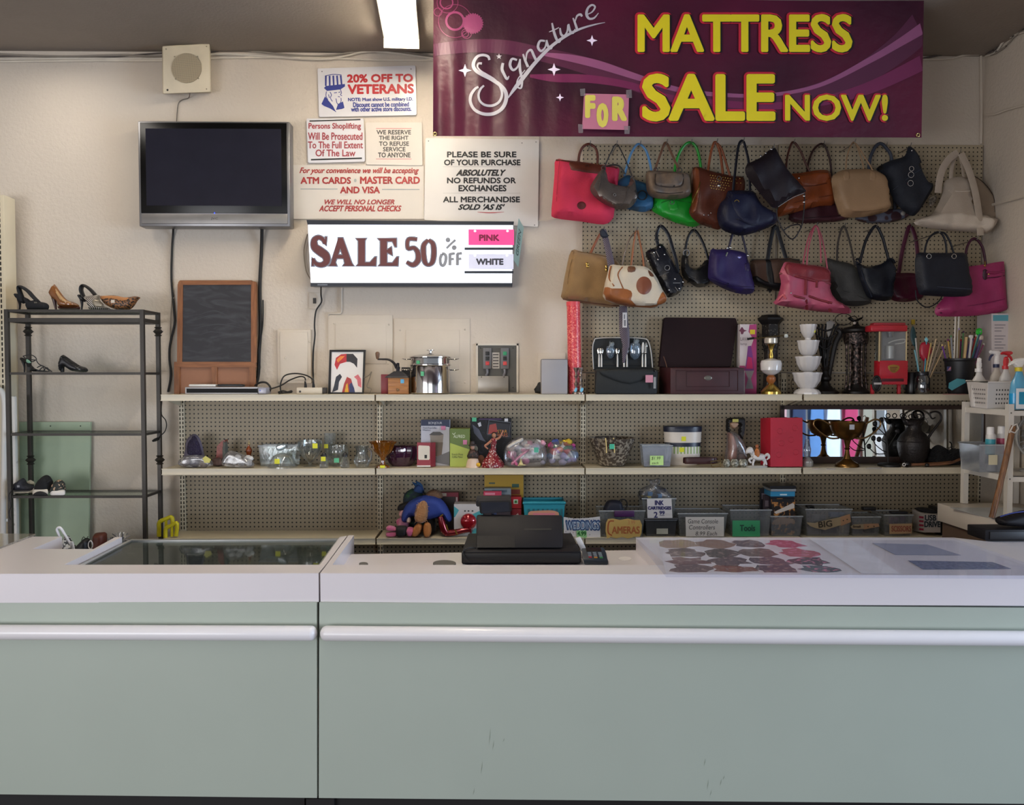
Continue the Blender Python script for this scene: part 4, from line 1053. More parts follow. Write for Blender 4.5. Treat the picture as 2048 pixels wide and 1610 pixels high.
for i,(x,Y,c2) in enumerate(((1981,4.40,'#3f9fb0'),(2003,4.44,'#b03a5a'))):
    t = thing('spray_can',['white spray can with teal band in the clear bin','white spray can with pink band in the clear bin'][i],'spray can',(P(x,930,Y).x,Y,za),'spray cans in the clear bin')
    b = B();plathe(b,x,[(9.5,932),(9.5,862),(7,858)],Y);obj('can',b,mat('#dcd8d6',.35),t)
    b = B();plathe(b,x,[(7.2,860),(7.2,847),(6,845)],Y);obj('cap',b,mat('#efeceb',.4),t)
    b = B();plathe(b,x,[(9.8,900),(9.8,869)],Y,cap=False);obj('band',b,mat(c2,.4),t)
    rest(t,za+.005)
# stick and fan
t = thing('wooden_bat','long brown wooden stick with wire hook leaning against the white shelf','stick',P(1985,1014,4.12))
b = B();tube(b,[P(1984,1016,4.10),P(1998,960,4.11),P(2012,900,4.12),P(2024,845,4.13),P(2028,832,4.13)],[.014,.014,.0145,.014,.012],14);obj('shaft',b,wood('#5a3a22','#8a5c34',8,.4,'Z'),t)
b = B();tube(b,[P(2019,846,4.10),P(2026,832,4.10),P(2034,828,4.10),P(2037,838,4.10),P(2030,846,4.1),P(2019,842,4.10)],.0035,8);obj('wire_hook',b,mat('#cfc8be',.4),t)
rest(t,ZT+.002)
t = thing('desk_fan','grey desk fan with wire guard at the right edge, on the white shelf','fan',P(2070,955,4.30))
c = P(2078,872,4.32)
b = B()
for r_ in (.03,.06,.09,.118): torus(b,c+Vector((0,-.03+.15*r_*r_*10,0)),r_,.0018,'Y',30,6)
for k in range(20):
    a = 2*math.pi*k/20;tube(b,[c+Vector((.02*math.cos(a),-.032,.02*math.sin(a))),c+Vector((.075*math.cos(a),-.022,.075*math.sin(a))),c+Vector((.12*math.cos(a),.0,.12*math.sin(a)))],.0013,5)
obj('wire_guard',b,mat('#8d8f92',.35,.5),t)
b = B();torus(b,c,.12,.007,'Y',36,8);obj('guard_rim',b,mat('#a3a29e',.4),t)
for k in range(3):
    b = B();a = k*2.094+.3;r_ = Matrix.Rotation(a,3,'Y')
    pts = [r_ @ Vector(p) for p in ((.012,-.008,0),(.05,-.012,-.03),(.10,.004,-.02),(.10,.018,.03),(.05,.012,.035),(.012,.008,.01))]
    slab(b,[c+p for p in pts],Vector((0,.002,0)));obj('fan_blade',b,mat('#8a8b8d',.4),t)
b = B();ball(b,c+Vector((0,.06,0)),.045,.05,.045);obj('motor',b,mat('#9a9894',.4),t)
b = B();tube(b,[c+Vector((0,.06,-.03)),Vector((c.x,c.y+.06,za+.02))],.012,10);obj('stem',b,mat('#9a9894',.4),t)
b = B();lathe(b,c.x,c.y+.05,[(.06,za),(.06,za+.012),(.02,za+.025)]);obj('fan_base',b,mat('#9a9894',.4),t)
rest(t,za)
# ================================================================ shoe rack at the left
m_iron = mat('#37332f',.45,.4,bump=.1,bs=120,var=.15)
RF,RR = 4.70,4.92
XL0,XL1 = P(17,800,RF).x,P(287,800,RF).x;XB0,XB1 = P(59,800,RR).x,P(318,800,RR).x
zs_top = P(150,619,RF).z;zs = [P(150,y,RF).z for y in (744.5,866.5,991)];zs.append(zs[-1]-.35)
t = thing('shoe_rack','dark iron open rack with glass shelves of shoes at the left','shelf',((XL0+XL1)/2,4.8,0))
for x,y in ((XL0,RF),(XL1,RF),(XB0,RR),(XB1,RR)):
    b = B();box(b,x-.011,x+.011,y-.011,y+.011,0,zs_top,.001);p = obj('post',b,m_iron,t,0)
    if y == RR:
        for zz in (P(60,663,RR).z,P(60,920,RR).z):
            c = B();lathe(c,x,y,[(.014,zz-.028),(.022,zz-.024),(.014,zz-.016),(.029,zz),(.014,zz+.016),(.022,zz+.024),(.014,zz+.028)],20);obj('collar',c,m_iron,p)
def ring_(z,th=.014):
    C = [(XL0,RF),(XL1,RF),(XB1,RR),(XB0,RR)]
    for i in range(4):
        a,c = C[i],C[(i+1) % 4];b = B();bar(b,(*a,z-th/2),(*c,z-th/2),.012,th);obj('shelf_rail',b,m_iron,t,0)
    b = B();slab(b,[Vector((x,y,z-.001)) for x,y in C],Vector((0,0,-.005)))
    return b
for z in [zs_top]+zs:
    obj('glass_shelf',ring_(z),glass('#e3ebe6',.07,.04,.02),t,0)
C = [(XL0,RF),(XL1,RF),(XB1,RR),(XB0,RR)]
for i in range(4):
    a,c = C[i],C[(i+1) % 4];b = B();z = P(60,640,RF).z;bar(b,(*a,z),(*c,z),.014,.022);obj('top_rail',b,m_iron,t,0)
# shoes, each traced by its side view and given its own width
m_blk = mat('#0f0e12',.5,var=.1);m_suede = mat('#101015',.85)
def heel(t,pts,rs,Y,m):
    b = B();ptube(b,pts,rs,Y,10,smooth=3);obj('heel',b,m,t)
def shoe(name,lb,cat,cx,cy,Y,z,parts):
    t = thing(name,lb,cat,P(cx,cy,Y))
    for nm,ol,T,m in parts:
        b = B();inflate(b,ol,Y,T,sm=3,edge=.75,h=.009);obj(nm,b,m,t)
    return t
Y = 4.78
t = shoe('slingback_shoe','black suede slingback heel, leftmost on top of the rack','shoe',65,617,Y,0,[
    ('upper',[(50,598),(54,612),(57,617),(92,617),(98,612),(97,606),(90,602),(80,600),(72,596),(62,598),(56,594),(46,589),(44,584)],.066,m_suede),
    ('heel_seat',[(28,584),(34,584),(44,585),(48,592),(52,601),(46,604),(38,598),(32,592)],.05,m_suede)])
b = B();pstrap(b,[(44,592,Y),(38,574,Y),(42,570,Y),(56,579,Y),(66,590,Y),(76,600,Y)],2.6,Y,.05);obj('heel_strap',b,m_suede,t)
heel(t,[(38,594),(40,606),(39,617)],[4.2,2.2,1.6],Y,m_suede)
b = B();pbox(b,68,600,74,603,Y-.035,.004);obj('buckle',b,mat('#5a564e',.4,.8),t)
rest(t,zs_top)
mbr,mbr2 = mat('#7c4d28',.22,var=.1,coat=.3),mat('#3d1a14',.3)
t = shoe('pump_shoe','brown patent platform pump second from left on top of the rack','shoe',128,617,Y,0,[
    ('upper',[(99,583),(103,573),(108,566),(112,569),(122,583),(134,597),(148,602),(156,606),(158,611),(140,612),(120,611),(114,600),(105,594)],.068,mbr),
    ('platform_sole',[(119,609),(138,611),(158,610),(157,617),(122,617.5)],.066,mbr2)])
b = B();inflate(b,[(111,574),(120,586),(132,598),(143,602),(132,603),(122,600),(116,594),(112,585)],Y-.026,.022,sm=3,h=.008);obj('lining',b,mat('#b08a5c',.4),t)
heel(t,[(108,592),(110,605),(112,617)],[5,3,1.8],Y,mbr2)
rest(t,zs_top)
mst = spots('#14141a','#c8c0b2',55,.62,.3,'wave')
t = shoe('striped_slingback_shoe','black and white striped slingback heel third from left on the rack','shoe',190,617,Y,0,[
    ('upper',[(166,588),(172,600),(178,612),(184,617),(228,617),(222,614),(206,607),(200,595),(199,586),(184,587),(174,589)],.066,mst),
    ('heel_seat',[(155,586),(162,586),(168,589),(174,599),(168,600),(160,596)],.05,m_blk)])
b = B();pstrap(b,[(168,592,Y),(162,576,Y),(167,567,Y),(180,575,Y),(190,586,Y)],2.6,Y,.05);obj('heel_strap',b,m_blk,t)
b = B();inflate(b,[(184,596),(200,598),(208,608),(200,611),(188,609)],Y-.03,.014,sm=2);obj('bow',b,mat('#8f8573',.3,.3),t)
heel(t,[(163,594),(164,606),(163,617)],[4,2.2,1.6],Y,m_blk)
rest(t,zs_top)
t = shoe('leopard_flat_shoe','leopard print pointed flat lying tipped at the right on the rack','shoe',240,617,Y-.03,0,[
    ('upper',[(199,590),(206,602),(218,611),(236,617),(258,617),(268,610),(276,598),(281,593),(272,590),(262,591),(248,592),(228,588),(210,589)],.07,spots('#8a5a32','#1c120c',110,.5,.45,'noise',soft=.05))])
b = B();inflate(b,[(203,590),(228,589),(248,592),(258,594),(255,608),(240,612),(224,608),(210,600)],Y-.056,.014,sm=3,h=.008);obj('insole',b,mat('#a9713f',.45),t)
b = B();pbox(b,222,597,229,603,Y-.0665,.001);obj('price_sticker',b,mat('#cfc4b4',.5),t)
rest(t,zs_top)
# second shelf
t = shoe('strappy_sandal','black strappy high heel sandal on the second rack shelf','shoe',75,743,Y,0,[
    ('insole',[(40,714),(48,715),(58,722),(66,732),(76,738),(104,742),(66,742),(60,736),(54,727),(45,722)],.055,m_blk)])
for q in ([(46,711),(58,708),(68,711),(73,718),(62,718),(52,716),(46,711)],[(72,718),(78,727),(92,734),(104,742)],[(74,734),(84,730),(96,738)],[(78,740),(86,733),(90,741)],[(86,741),(94,734),(98,741)],[(52,716),(64,722),(72,718)]):
    b = B();ptube(b,q,1.0,Y-.02,6);obj('strap',b,m_blk,t)
heel(t,[(46,720),(49,732),(49,743)],[3.6,2,1.4],Y,m_blk)
b = B();inflate(b,[(53,717),(58,719),(62,724),(57,725),(52,722)],Y-.03,.01,sm=2);obj('insole_label',b,mat('#7fa890',.6),t)
rest(t,zs[0])
t = shoe('pump_shoe','plain black block heel pump on the second rack shelf','shoe',145,743,Y,0,[
    ('upper',[(118,728),(121,716),(125,709),(130,710),(146,721),(160,730),(172,734),(176,739),(172,743),(150,742),(138,738),(130,732),(124,742),(121,741)],.07,mat('#141418',.35,var=.1))])
heel(t,[(124,732),(125,743)],[4.6,3.4],Y,m_blk)
rest(t,zs[0])
# low shelf of sneakers
mwh = mat('#cfc8bb',.55);mnv = mat('#171a26',.6)
Y = 4.76
t = shoe('canvas_sneaker','navy lace-up sneaker with white sole, leftmost on the low rack shelf','shoe',45,991,Y,0,[
    ('upper',[(27,984),(28,971),(36,965),(46,959),(52,964),(54,969),(66,974),(70,979),(62,985)],.085,mnv),
    ('sole',[(26,983),(62,983),(70,981),(69,988),(44,991),(26,990)],.088,mwh)])
b = B();inflate(b,[(53,968),(60,963),(66,966),(70,972),(60,972)],Y+.05,.05,sm=2);obj('tongue',b,mwh,t)
b = B();pbox(b,34,974,39,978,Y-.044,.002);obj('side_label',b,mat('#8d8d92',.5),t)
rest(t,zs[2])
b = B();ptube(b,[(30,970),(24,980),(18,990),(20,1002),(22,1012),(18,1025),(21,1040)],.9,4.67);obj('lace',b,m_blk,t)
def toe(x0,x1,y0,y1):
    a,c,e = P(x0,y1,Y-.078),P(x1,y0,Y-.078),P(x0,y1,Y+.06);f = P(x1,y0,Y+.06)
    return hexa(B(),[a,(c.x,a.y,a.z),(f.x,f.y,a.z),(e.x,e.y,a.z),(a.x+.006,a.y+.006,c.z),(c.x-.006,c.y+.006,c.z),(f.x,f.y,c.z),(e.x,e.y,c.z)],.012)
t = shoe('slip_on_sneaker','black suede sneaker seen from its cream toe, second on the low shelf','shoe',82,991,Y-.02,0,[('upper',[(71,982),(75,964),(86,951),(96,949),(103,956),(106,966),(104,980),(90,984)],.10,mat('#0f0f12',.85))])
obj('sole',toe(64,97,977,990),mwh,t)
b = B();inflate(b,[(67,990),(70,984),(80,981),(91,984),(95,990)],Y-.083,.012,sm=2);obj('tread',b,mat('#1c1b1d',.8),t)
b = B();ptube(b,[(80,962),(86,966),(94,964),(100,960)],1.2,Y-.06);obj('lace',b,mat('#1b1b20',.7),t)
rest(t,zs[2])
t = shoe('floral_sneaker','dark floral print sneaker with white toe, right on the low shelf','shoe',115,991,Y-.02,0,[('upper',[(102,984),(106,968),(113,959),(122,958),(129,964),(131,978),(130,985),(115,986)],.10,spots('#262b28','#c7a78a',60,.6,.7,'noise',soft=.02))])
obj('sole',toe(99,131,979,990),mat('#dcd8d4',.5),t)
rest(t,zs[2])
# bottom shelf
Y = 4.74;zb4 = zs[3]
t = shoe('metallic_sneaker','silver snakeskin shoe glimpsed behind the left counter','shoe',135,1100,Y,0,[('upper',[(124,1092),(126,1074),(134,1068),(140,1070),(146,1082),(156,1094),(150,1104),(126,1104)],.08,spots('#3a3a3c','#c5c4c0',60,.52,.4,'noise')),('sole',[(122,1098),(158,1098),(160,1106),(122,1106)],.085,mwh)])
rest(t,zb4)
t = shoe('black_shoe','black leather shoe beside the brown boot behind the left counter','shoe',165,1100,Y-.02,0,[('upper',[(146,1094),(156,1082),(166,1072),(174,1069),(180,1074),(181,1096),(178,1104),(146,1104)],.09,mat('#18181b',.45))])
b = B();ptube(b,[(163,1074),(167,1067),(172,1071),(176,1066)],.7,Y-.02);obj('lace',b,m_blk,t)
rest(t,zb4)
t = shoe('ankle_boot','reddish brown ankle boot behind the left counter','shoe',198,1100,Y,0,[('shaft',[(186,1088),(188,1070),(190,1062),(204,1060),(212,1061),(214,1072),(213,1092),(216,1104),(182,1104)],.10,mat('#5a2a1c',.5,var=.12))])
rest(t,zb4)
t = thing('tinsel_bow','silver tinsel gift bow on the bottom rack shelf','bow',P(240,1100,Y))
rnd = random.Random(2)
b = B();ball(b,P(240,1075,Y),.03,.03,.05);obj('bow_core',b,mat('#8d9093',.3,.6),t)
for i in range(34):
    a = rnd.uniform(0,6.28);e = rnd.uniform(-.4,1.3);d = Vector((math.cos(a)*math.cos(e),math.sin(a)*math.cos(e),math.sin(e)));c0 = P(240,1070,Y)
    b = B();tube(b,[c0+d*.01,c0+d*.045+Vector((0,0,.004)),c0+d*.075+Vector((rnd.uniform(-.01,.01),0,-.006))],.003,5,smooth=3,flat=.4);obj('tinsel_strip',b,mat(['#c9cdd2','#8b8f94','#e3e5e8'][i % 3],.25,.8),t)
b = B();prism(b,[(246,1056),(248,1048),(252,1049),(250,1058)],Y-.03,.002);obj('gift_tag',b,mwh,t,0)
rest(t,zb4)
t = thing('white_hanger','bent white plastic tube hook standing behind the left counter','hook',P(130,1098,3.66))
b = B();ptube(b,[(124,1100),(118,1076),(114,1064),(118,1060),(123,1063),(132,1078),(143,1096),(148,1106),(190,1330),(206,1460)],2.6,3.80,smooth=4);obj('tube',b,mat('#e6e5ea',.3),t)
rest(t,0)
t = thing('wire_ring','small white ring clip beside the hook behind the left counter','ring',P(180,1095,3.7))
b = B();torus(b,P(181,1090,3.8),.016,.0025,'Y',sx=.6,sz=1.2);obj('ring',b,mat('#e3e0e0',.3),t)
obj('ring_stem',box(B(),P(179,1090,3.8).x,P(183,1090,3.8).x,3.798,3.802,0,P(181,1097,3.8).z),mat('#d8d5d8',.4),t,0)
# rack-side things
t = thing('plug_cord','black cord with plug hanging over the right side of the rack','cable',P(322,880,RR))
b = B();ptube(b,[(324,800,RR+.03),(323,828,RR+.02),(331,840,RR+.01),(333,852,RR),(329,864,RR-.01),(320,872,RR-.02),(316,877,RR-.02)],1.0,RR);obj('cord',b,mb,t)
b = B();ptube(b,[(316,877,RR-.02),(310,880,RR-.02),(305,882,RR-.02)],[2.6,3.2,2],RR,smooth=0);obj('plug',b,mb,t)
t = thing('green_board','sage green painted board leaning on the wall behind the rack','board',P(105,1100,4.99))
b = B();slab(b,[P(28,1120,4.975),P(176,1120,4.975),P(181,844,5.0),P(27,844,5.0)],Vector((0,.016,0)));
bb_ = obj('panel',b,mat('#a0b196',.5,var=.05),t,0)
zB = P(100,1120,4.975).z
b = B();box(b,P(28,1100,4.98).x,P(176,1100,4.98).x,4.975,4.991,.0,zB);obj('panel_foot',b,mat('#a0b196',.5,var=.05),t,0)
b = B();slab(b,[P(27,861,4.995),P(180.5,861,4.995),P(181,844,4.996),P(27,844,4.996)],Vector((0,-.004,0)));obj('top_batten',b,mat('#a5b69b',.5,var=.05),t,0)
for x,y in ((33,850),(101,852),(161,852)): obj('screw_hole',ball(B(),P(x,y,4.991),.004,.002,.004,8,6),mat('#2d3a2f',.7),t)
m_rust = spots('#cfcbc4','#6f5d4e',14,.72,.5,'noise',soft=.04)
t = thing('bed_frame','white chipped metal bed frame end standing at the far left','bed frame',(P(5,1000,4.62).x,4.62,0))
b = B();ptube(b,[(-24,777),(-8,776),(3,783),(8,800),(9,830),(8,900),(7,1000),(6,1100),(5,1780)],5.2,4.79,12,smooth=3);obj('outer_tube',b,m_rust,t)
b = B();box(b,P(17,900,4.80).x,P(31,900,4.80).x,4.80,4.83,0,P(20,792,4.80).z,.01);obj('side_post',b,m_rust,t)
b = B();bar(b,P(6,1040,4.79),P(20,1040,4.815),.016);obj('connector',b,m_rust,t)
t = thing('slotted_post','beige slotted metal upright at the far left edge','post',(P(-20,800,4.6).x,4.7,0))
xe = P(12,600,4.84).x;zt_ = P(5,390,4.84).z
b = B();box(b,xe-.12,xe,4.84,4.95,0,zt_,.004);obj('post_body',b,m_metal,t)
b = B();z = 1.0
while z < zt_-.03: box(b,xe-.030,xe-.023,4.838,4.842,z,z+.02);z += .031
obj('slot_row',b,mat('#1d1914',.8),t,0,kind='stuff')
b = B();box(b,xe-.11,xe-.01,4.86,4.93,zt_,zt_+.004);obj('post_cap',b,m_metal,t,0)
# yellow clamps on the low shelf
mY = mat('#c8bc1c',.4,var=.05)
for i,(q,lb) in enumerate((([(318,1079),(318,1062),(319,1050),(332,1044),(342,1040),(345,1046),(345,1058)],'taller yellow plastic handle at the left end of the low shelf'),([(331,1079),(331,1068),(333,1060),(344,1055),(353,1050),(354,1058),(352,1076)],'shorter yellow plastic handle in front of the taller one'))):
    t = thing('yellow_clamp',lb,'clamp',P(q[0][0],1079,4.80-.03*i),'yellow plastic handles')
    b = B();ptube(b,q,4.2,4.80-.03*i,10,smooth=3);obj('grip',b,mY,t)
    b = B();ptube(b,[(q[3][0],q[3][1]),(q[3][0],q[3][1]+22)],3,4.80-.03*i,8,smooth=0);obj('rib',b,mY,t)
    rest(t,S3)
# ================================================================ top shelf, left half
def onS(y,S): return min(4.93,max(4.74,1650*(1.63-S)/max(1,y-752)))
# chalkboard
m_pine = wood('#75482a','#8d5a36',7,.5,'Z');m_pineh = wood('#75482a','#8d5a36',7,.5,'X')
t = thing('chalkboard','wood framed chalkboard easel leaning above the left shelf','chalkboard',P(432,786,4.93))
Yb_,Yt_ = 4.91,4.985
yk = lambda y: Yb_+(Yt_-Yb_)*(786-y)/(786-558)
def lean(pts,dep=.018,f=0): return slab(B(),[P(x,y,yk(y)-f) for x,y in pts],Vector((0,dep,0)))
for nm,q,m in (('frame_side',[(354,724),(364,724),(366,560),(357,562),(355,568)],m_pine),('frame_side',[(502,724),(512,724),(513,568),(511,562),(502,560)],m_pine),('frame_top',[(364,568),(503,568),(503,559),(360,559),(357,562)],m_pineh),
                 ('ledge',[(348,733),(512,733),(510,722),(348,722)],m_pineh),('leg',[(348,786),(359,786),(359,732),(348,732)],m_pine),('leg',[(499,786),(511,786),(510,732),(498,732)],m_pine),('mid_stile',[(423,786),(434,786),(434,732),(423,732)],m_pine)):
    obj(nm,lean(q,.02),m,t,0)
def chalk():
    m = bpy.data.materials.new('chalk_dusted_slate');m.use_nodes = True
    nt = m.node_tree;N = nt.nodes;L = nt.links;p = N['Principled BSDF'];p.inputs['Roughness'].default_value = .6
    tc = N.new('ShaderNodeTexCoord');mp = N.new('ShaderNodeMapping');L.new(tc.outputs['Object'],mp.inputs[0]);mp.inputs['Scale'].default_value = (1.6,1,6);mp.inputs['Location'].default_value = (0,0,.4)
    w = N.new('ShaderNodeTexNoise');w.inputs['Scale'].default_value = 3.5;w.inputs['Detail'].default_value = 8;w.inputs['Distortion'].default_value = 1.2;L.new(mp.outputs[0],w.inputs['Vector'])
    rp = N.new('ShaderNodeValToRGB');e = rp.color_ramp.elements;e[0].position = .45;e[0].color = (*lin('#24242a'),1);e[1].position = .9;e[1].color = (*lin('#46474d'),1)
    L.new(w.outputs['Fac'],rp.inputs[0]);L.new(rp.outputs[0],p.inputs['Base Color']);return m
obj('slate',lean([(363,723),(503,723),(503,567),(364,567)],.008,-.004),chalk(),t,0)
obj('back_board',lean([(358,785),(500,785),(500,732),(358,732)],.004,-.012),mat('#8f6248',.6),t,0)
b = B();
for k,(x0,y0,x1,y1,h_) in enumerate(((385,640,478,645,-14),(388,655,485,655,-8),(398,628,460,632,-10),(400,668,440,664,-4))):
    stroke(b,[(x0,y0),((x0+x1)/2,(y0+y1)/2+h_),(x1,y1)],[.3,.9,.3],lambda x,z: yk(752-(z-1.63)*F/4.95)+.0032,8)
obj('chalk_mark',b,mat('#3d3e44',.8),t,0,kind='stuff')
rest(t,S1)
# DVD player and remotes
t = thing('dvd_player','silver and black disc player on the shelf below the chalkboard','disc player',(P(445,786,4.79).x,4.8,S1))
Yd2 = 4.775
b = B();pbox(b,370,771,515,785.5,Yd2,.12,.003);obj('player_body',b,mat('#b9b9bd',.35,.4),t)
b = B();pbox(b,373,774,515,782.5,Yd2-.002,.004);obj('black_front',b,mat('#0a0a0c',.5,spec=.15),t)
b = B();pbox(b,516,772,532,785,Yd2,.11,.004);obj('side_cap',b,mat('#9a9aa6',.35,.3),t)
b = B();ball(b,P(520,778,Yd2),.004,.002,.004,8,6);obj('button',b,mat('#6d7bd0',.3),t)
rest(t,S1)
zD = S1+(P(445,771,Yd2).z-P(445,785.5,Yd2).z)+.002
for lb,x0,x1,m in (('white remote control lying on the disc player',377,431,mat('#d5d2cc',.4)),('black remote control lying on the disc player',434,486,mat('#1a1a1c',.4))):
    t = thing('remote_control',lb,'remote control',(P((x0+x1)/2,770,Yd2+.03).x,Yd2+.04,zD),'remote controls')
    a,c = P(x0,771,Yd2+.02),P(x1,767,Yd2+.02)
    b = B();box(b,a.x,c.x,Yd2+.02,Yd2+.065,zD,zD+.014,.005);obj('remote_body',b,m,t)
    for k in range(5):
        b = B();x = a.x+(c.x-a.x)*(.15+.16*k);box(b,x,x+.010,Yd2+.035,Yd2+.05,zD+.014,zD+.0155,.0005);obj('button',b,mat('#6d6b6b',.5),t)
    rest(t,zD)
# power strip and cords
t = thing('power_strip','beige power strip box on the shelf left of the framed picture','power strip',(P(620,786,4.84).x,4.84,S1))
b = B();pbox(b,593,773,644,786,4.82,.07,.004);obj('strip_body',b,mat('#c9bfae',.5),t)
b = B();pbox(b,598,779,602,783,4.819,.002);obj('switch',b,mat('#2a2522',.5),t)
b = B();pbox(b,645,773,651,785,4.825,.05,.002);obj('end_cap',b,mat('#2b2622',.5),t)
for x,y in ((611,774),(627,774)):
    b = B();ptube(b,[(x,y,4.85),(x,y-6,4.85),(x-1,y-14,4.85)],[3,2.6,1.4],4.85,smooth=0);obj('plug',b,mb,t)
rest(t,S1)
b = B();ptube(b,[(611,761,4.85),(609,755,4.85),(600,753,4.86),(580,760,4.87),(562,771,4.86),(540,778,4.85),(532,779,4.83)],1.4,4.86);solo('power_lead',b,mb,'lower black cord arching from the power strip to the disc player','cable')
b = B();ptube(b,[(627,760,4.85),(622,752,4.86),(610,746,4.87),(590,743,4.88),(570,747,4.88),(562,760,4.87),(561,776,4.86),(566,783,4.86)],1.4,4.86);solo('power_lead',b,mb,'upper black cord arching over the power strip','cable',z=S1)
b = B();ptube(b,[(510,770,4.9),(520,764,4.88),(532,764,4.87),(540,772,4.86),(540,780,4.86),(532,785,4.86)],2.0,4.87);solo('cable_loop',b,mb,'thick black loop of cable right of the disc player','cable',z=S1)
b = B();ptube(b,[(556,784),(566,781),(575,783),(583,781),(582,784),(568,785),(557,786)],1.5,4.83);solo('cable_coil',b,mb,'small tangle of black cord on the shelf left of the power strip','cable',z=S1)
b = B();ptube(b,[(728,752,4.9),(738,747,4.9),(743,740,4.9),(738,756,4.89),(734,770,4.88),(742,774,4.87),(738,784,4.87)],1.0,4.88);solo('thin_cable',b,mat('#7d7468',.5),'thin grey wires sticking up right of the framed picture','cable',z=S1)
# framed picture (a plain stand-in painting in the same colours)
t = thing('framed_picture','black framed watercolour in red, black and white, leaning on the wall','picture',P(693,786,4.90))
yp = lambda y: 4.90+.05*(785-y)/86
pl = lambda pts,f=0,dep=.006: slab(B(),[P(x,y,yp(y)-f) for x,y in pts],Vector((0,dep,0)))
obj('paper',pl([(660,784),(725,784),(729,700),(662,700)],.001),mat('#dedad8',.5,var=.02),t,0)
for q in ([(656,786),(661,786),(663,699),(659,699)],[(724,786),(727,786),(731,699),(727,699)],[(659,702),(731,702),(731,698),(659,698)],[(656,786),(727,786),(727,783),(656,783)]): obj('frame_bar',pl(q,.006,.014),mat('#16161a',.4),t,0)
def ps(nm,pts,h,f=.0022):
    b = B();b2 = [P(x,y,yp(y)-f) for x,y in pts];v = [b.verts.new(p) for p in b2];b.faces.new(v);obj(nm,b,mat(h,.6,var=.15,vs=40),t,0)
ps('paint_patch',[(669,728),(672,714),(682,707),(693,706),(693,722),(680,726),(674,738)],'#b5303a')
ps('paint_patch',[(693,706),(706,706),(715,716),(714,734),(708,726),(700,722),(693,722)],'#2b2b33')
ps('paint_patch',[(668,770),(672,752),(680,746),(684,752),(678,762),(676,778),(664,783)],'#2e3340')
ps('paint_patch',[(684,783),(688,766),(694,752),(702,756),(706,770),(704,783)],'#a03a3c')
ps('paint_patch',[(689,783),(692,768),(695,764),(697,783)],'#d8a536',.0028)
ps('paint_patch',[(699,783),(698,768),(703,763),(708,774),(710,783)],'#35406a',.0028)
ps('paint_patch',[(708,752),(716,747),(722,756),(723,774),(716,770),(714,758)],'#d0707c')
ps('paint_patch',[(673,718),(680,711),(690,710),(684,716),(676,724)],'#d9803a',.0028)
rest(t,S1)
# coffee grinder
t = thing('coffee_grinder','wooden hand crank coffee grinder left of the stock pot','coffee grinder',(P(795,786,4.82).x,4.82,S1))
Yg = 4.78
m_oak = wood('#8f5c30','#ab7440',10,.45,'X')
b = B();pbox(b,776,753,817,786,Yg,.115,.002);obj('wooden_box',b,m_oak,t)
b = B();pbox(b,777,770,815,785,Yg-.004,.006,.002);d_ = obj('drawer',b,m_oak,t)
b = B();ball(b,P(795.5,777,Yg-.008),.009,.008,.009);obj('drawer_knob',b,mat('#7a5a38',.4),d_)
xg,yg = P(796,770,Yg+.057).x,Yg+.057;s_ = sc_at(Yg+.057)
zg = lambda y: P(796,y,Yg+.057).z
b = B();v = [Vector((xg+i*.068,yg+j*.062,zg(753))) for i,j in ((-1,-1),(1,-1),(1,1),(-1,1))];u = [Vector((xg+i*.062,yg+j*.056,zg(750))) for i,j in ((-1,-1),(1,-1),(1,1),(-1,1))];w_ = [Vector((xg+i*.02,yg+j*.02,zg(740))) for i,j in ((-1,-1),(1,-1),(1,1),(-1,1))]
hexa(b,v+u);hexa(b,u+w_);obj('metal_lid',b,mat('#25242a',.5,.5),t,30)
b = B();lathe(b,xg,yg,[(.014,zg(742)),(.010,zg(738)),(.013,zg(733)),(.009,zg(730)),(.009,zg(724)),(.003,zg(723))],16);obj('spindle',b,mat('#25242a',.45,.6),t)
b = B();ptube(b,[(793,734),(788,724),(778,717),(764,716),(755,716)],[3,2.6,2.2,1.8,1.6],yg);h = obj('crank_arm',b,mat('#2b292c',.45,.6),t)
b = B();plathe(b,755,[(2,716),(3.2,713),(4.4,706),(4.2,703),(2,701)],yg,14);obj('crank_knob',b,mat('#6a4a32',.4),h)
b = B();pbox(b,801,756,808,764,Yg-.003,.003);obj('price_sticker',b,mat('#5aa7cf',.5),t)
rest(t,S1)
b = B();pbox(b,762,746,778,785,4.90,.05,.002)
solo('red_box',b,mat('#7d2630',.45,var=.2),'dark red box standing behind the coffee grinder','box',z=S1)
t = thing('black_box','small dark patterned box between the coffee grinder and stock pot','box',(P(812,786,4.93).x,4.93,S1))
b = B();pbox(b,803,732,819,785,4.91,.05,.002);obj('carton',b,mat('#1d1b20',.5),t)
b = B();pbox(b,805,735,818,737,4.909,.002);obj('gold_edge',b,mat('#7d7568',.5),t)
rest(t,S1)
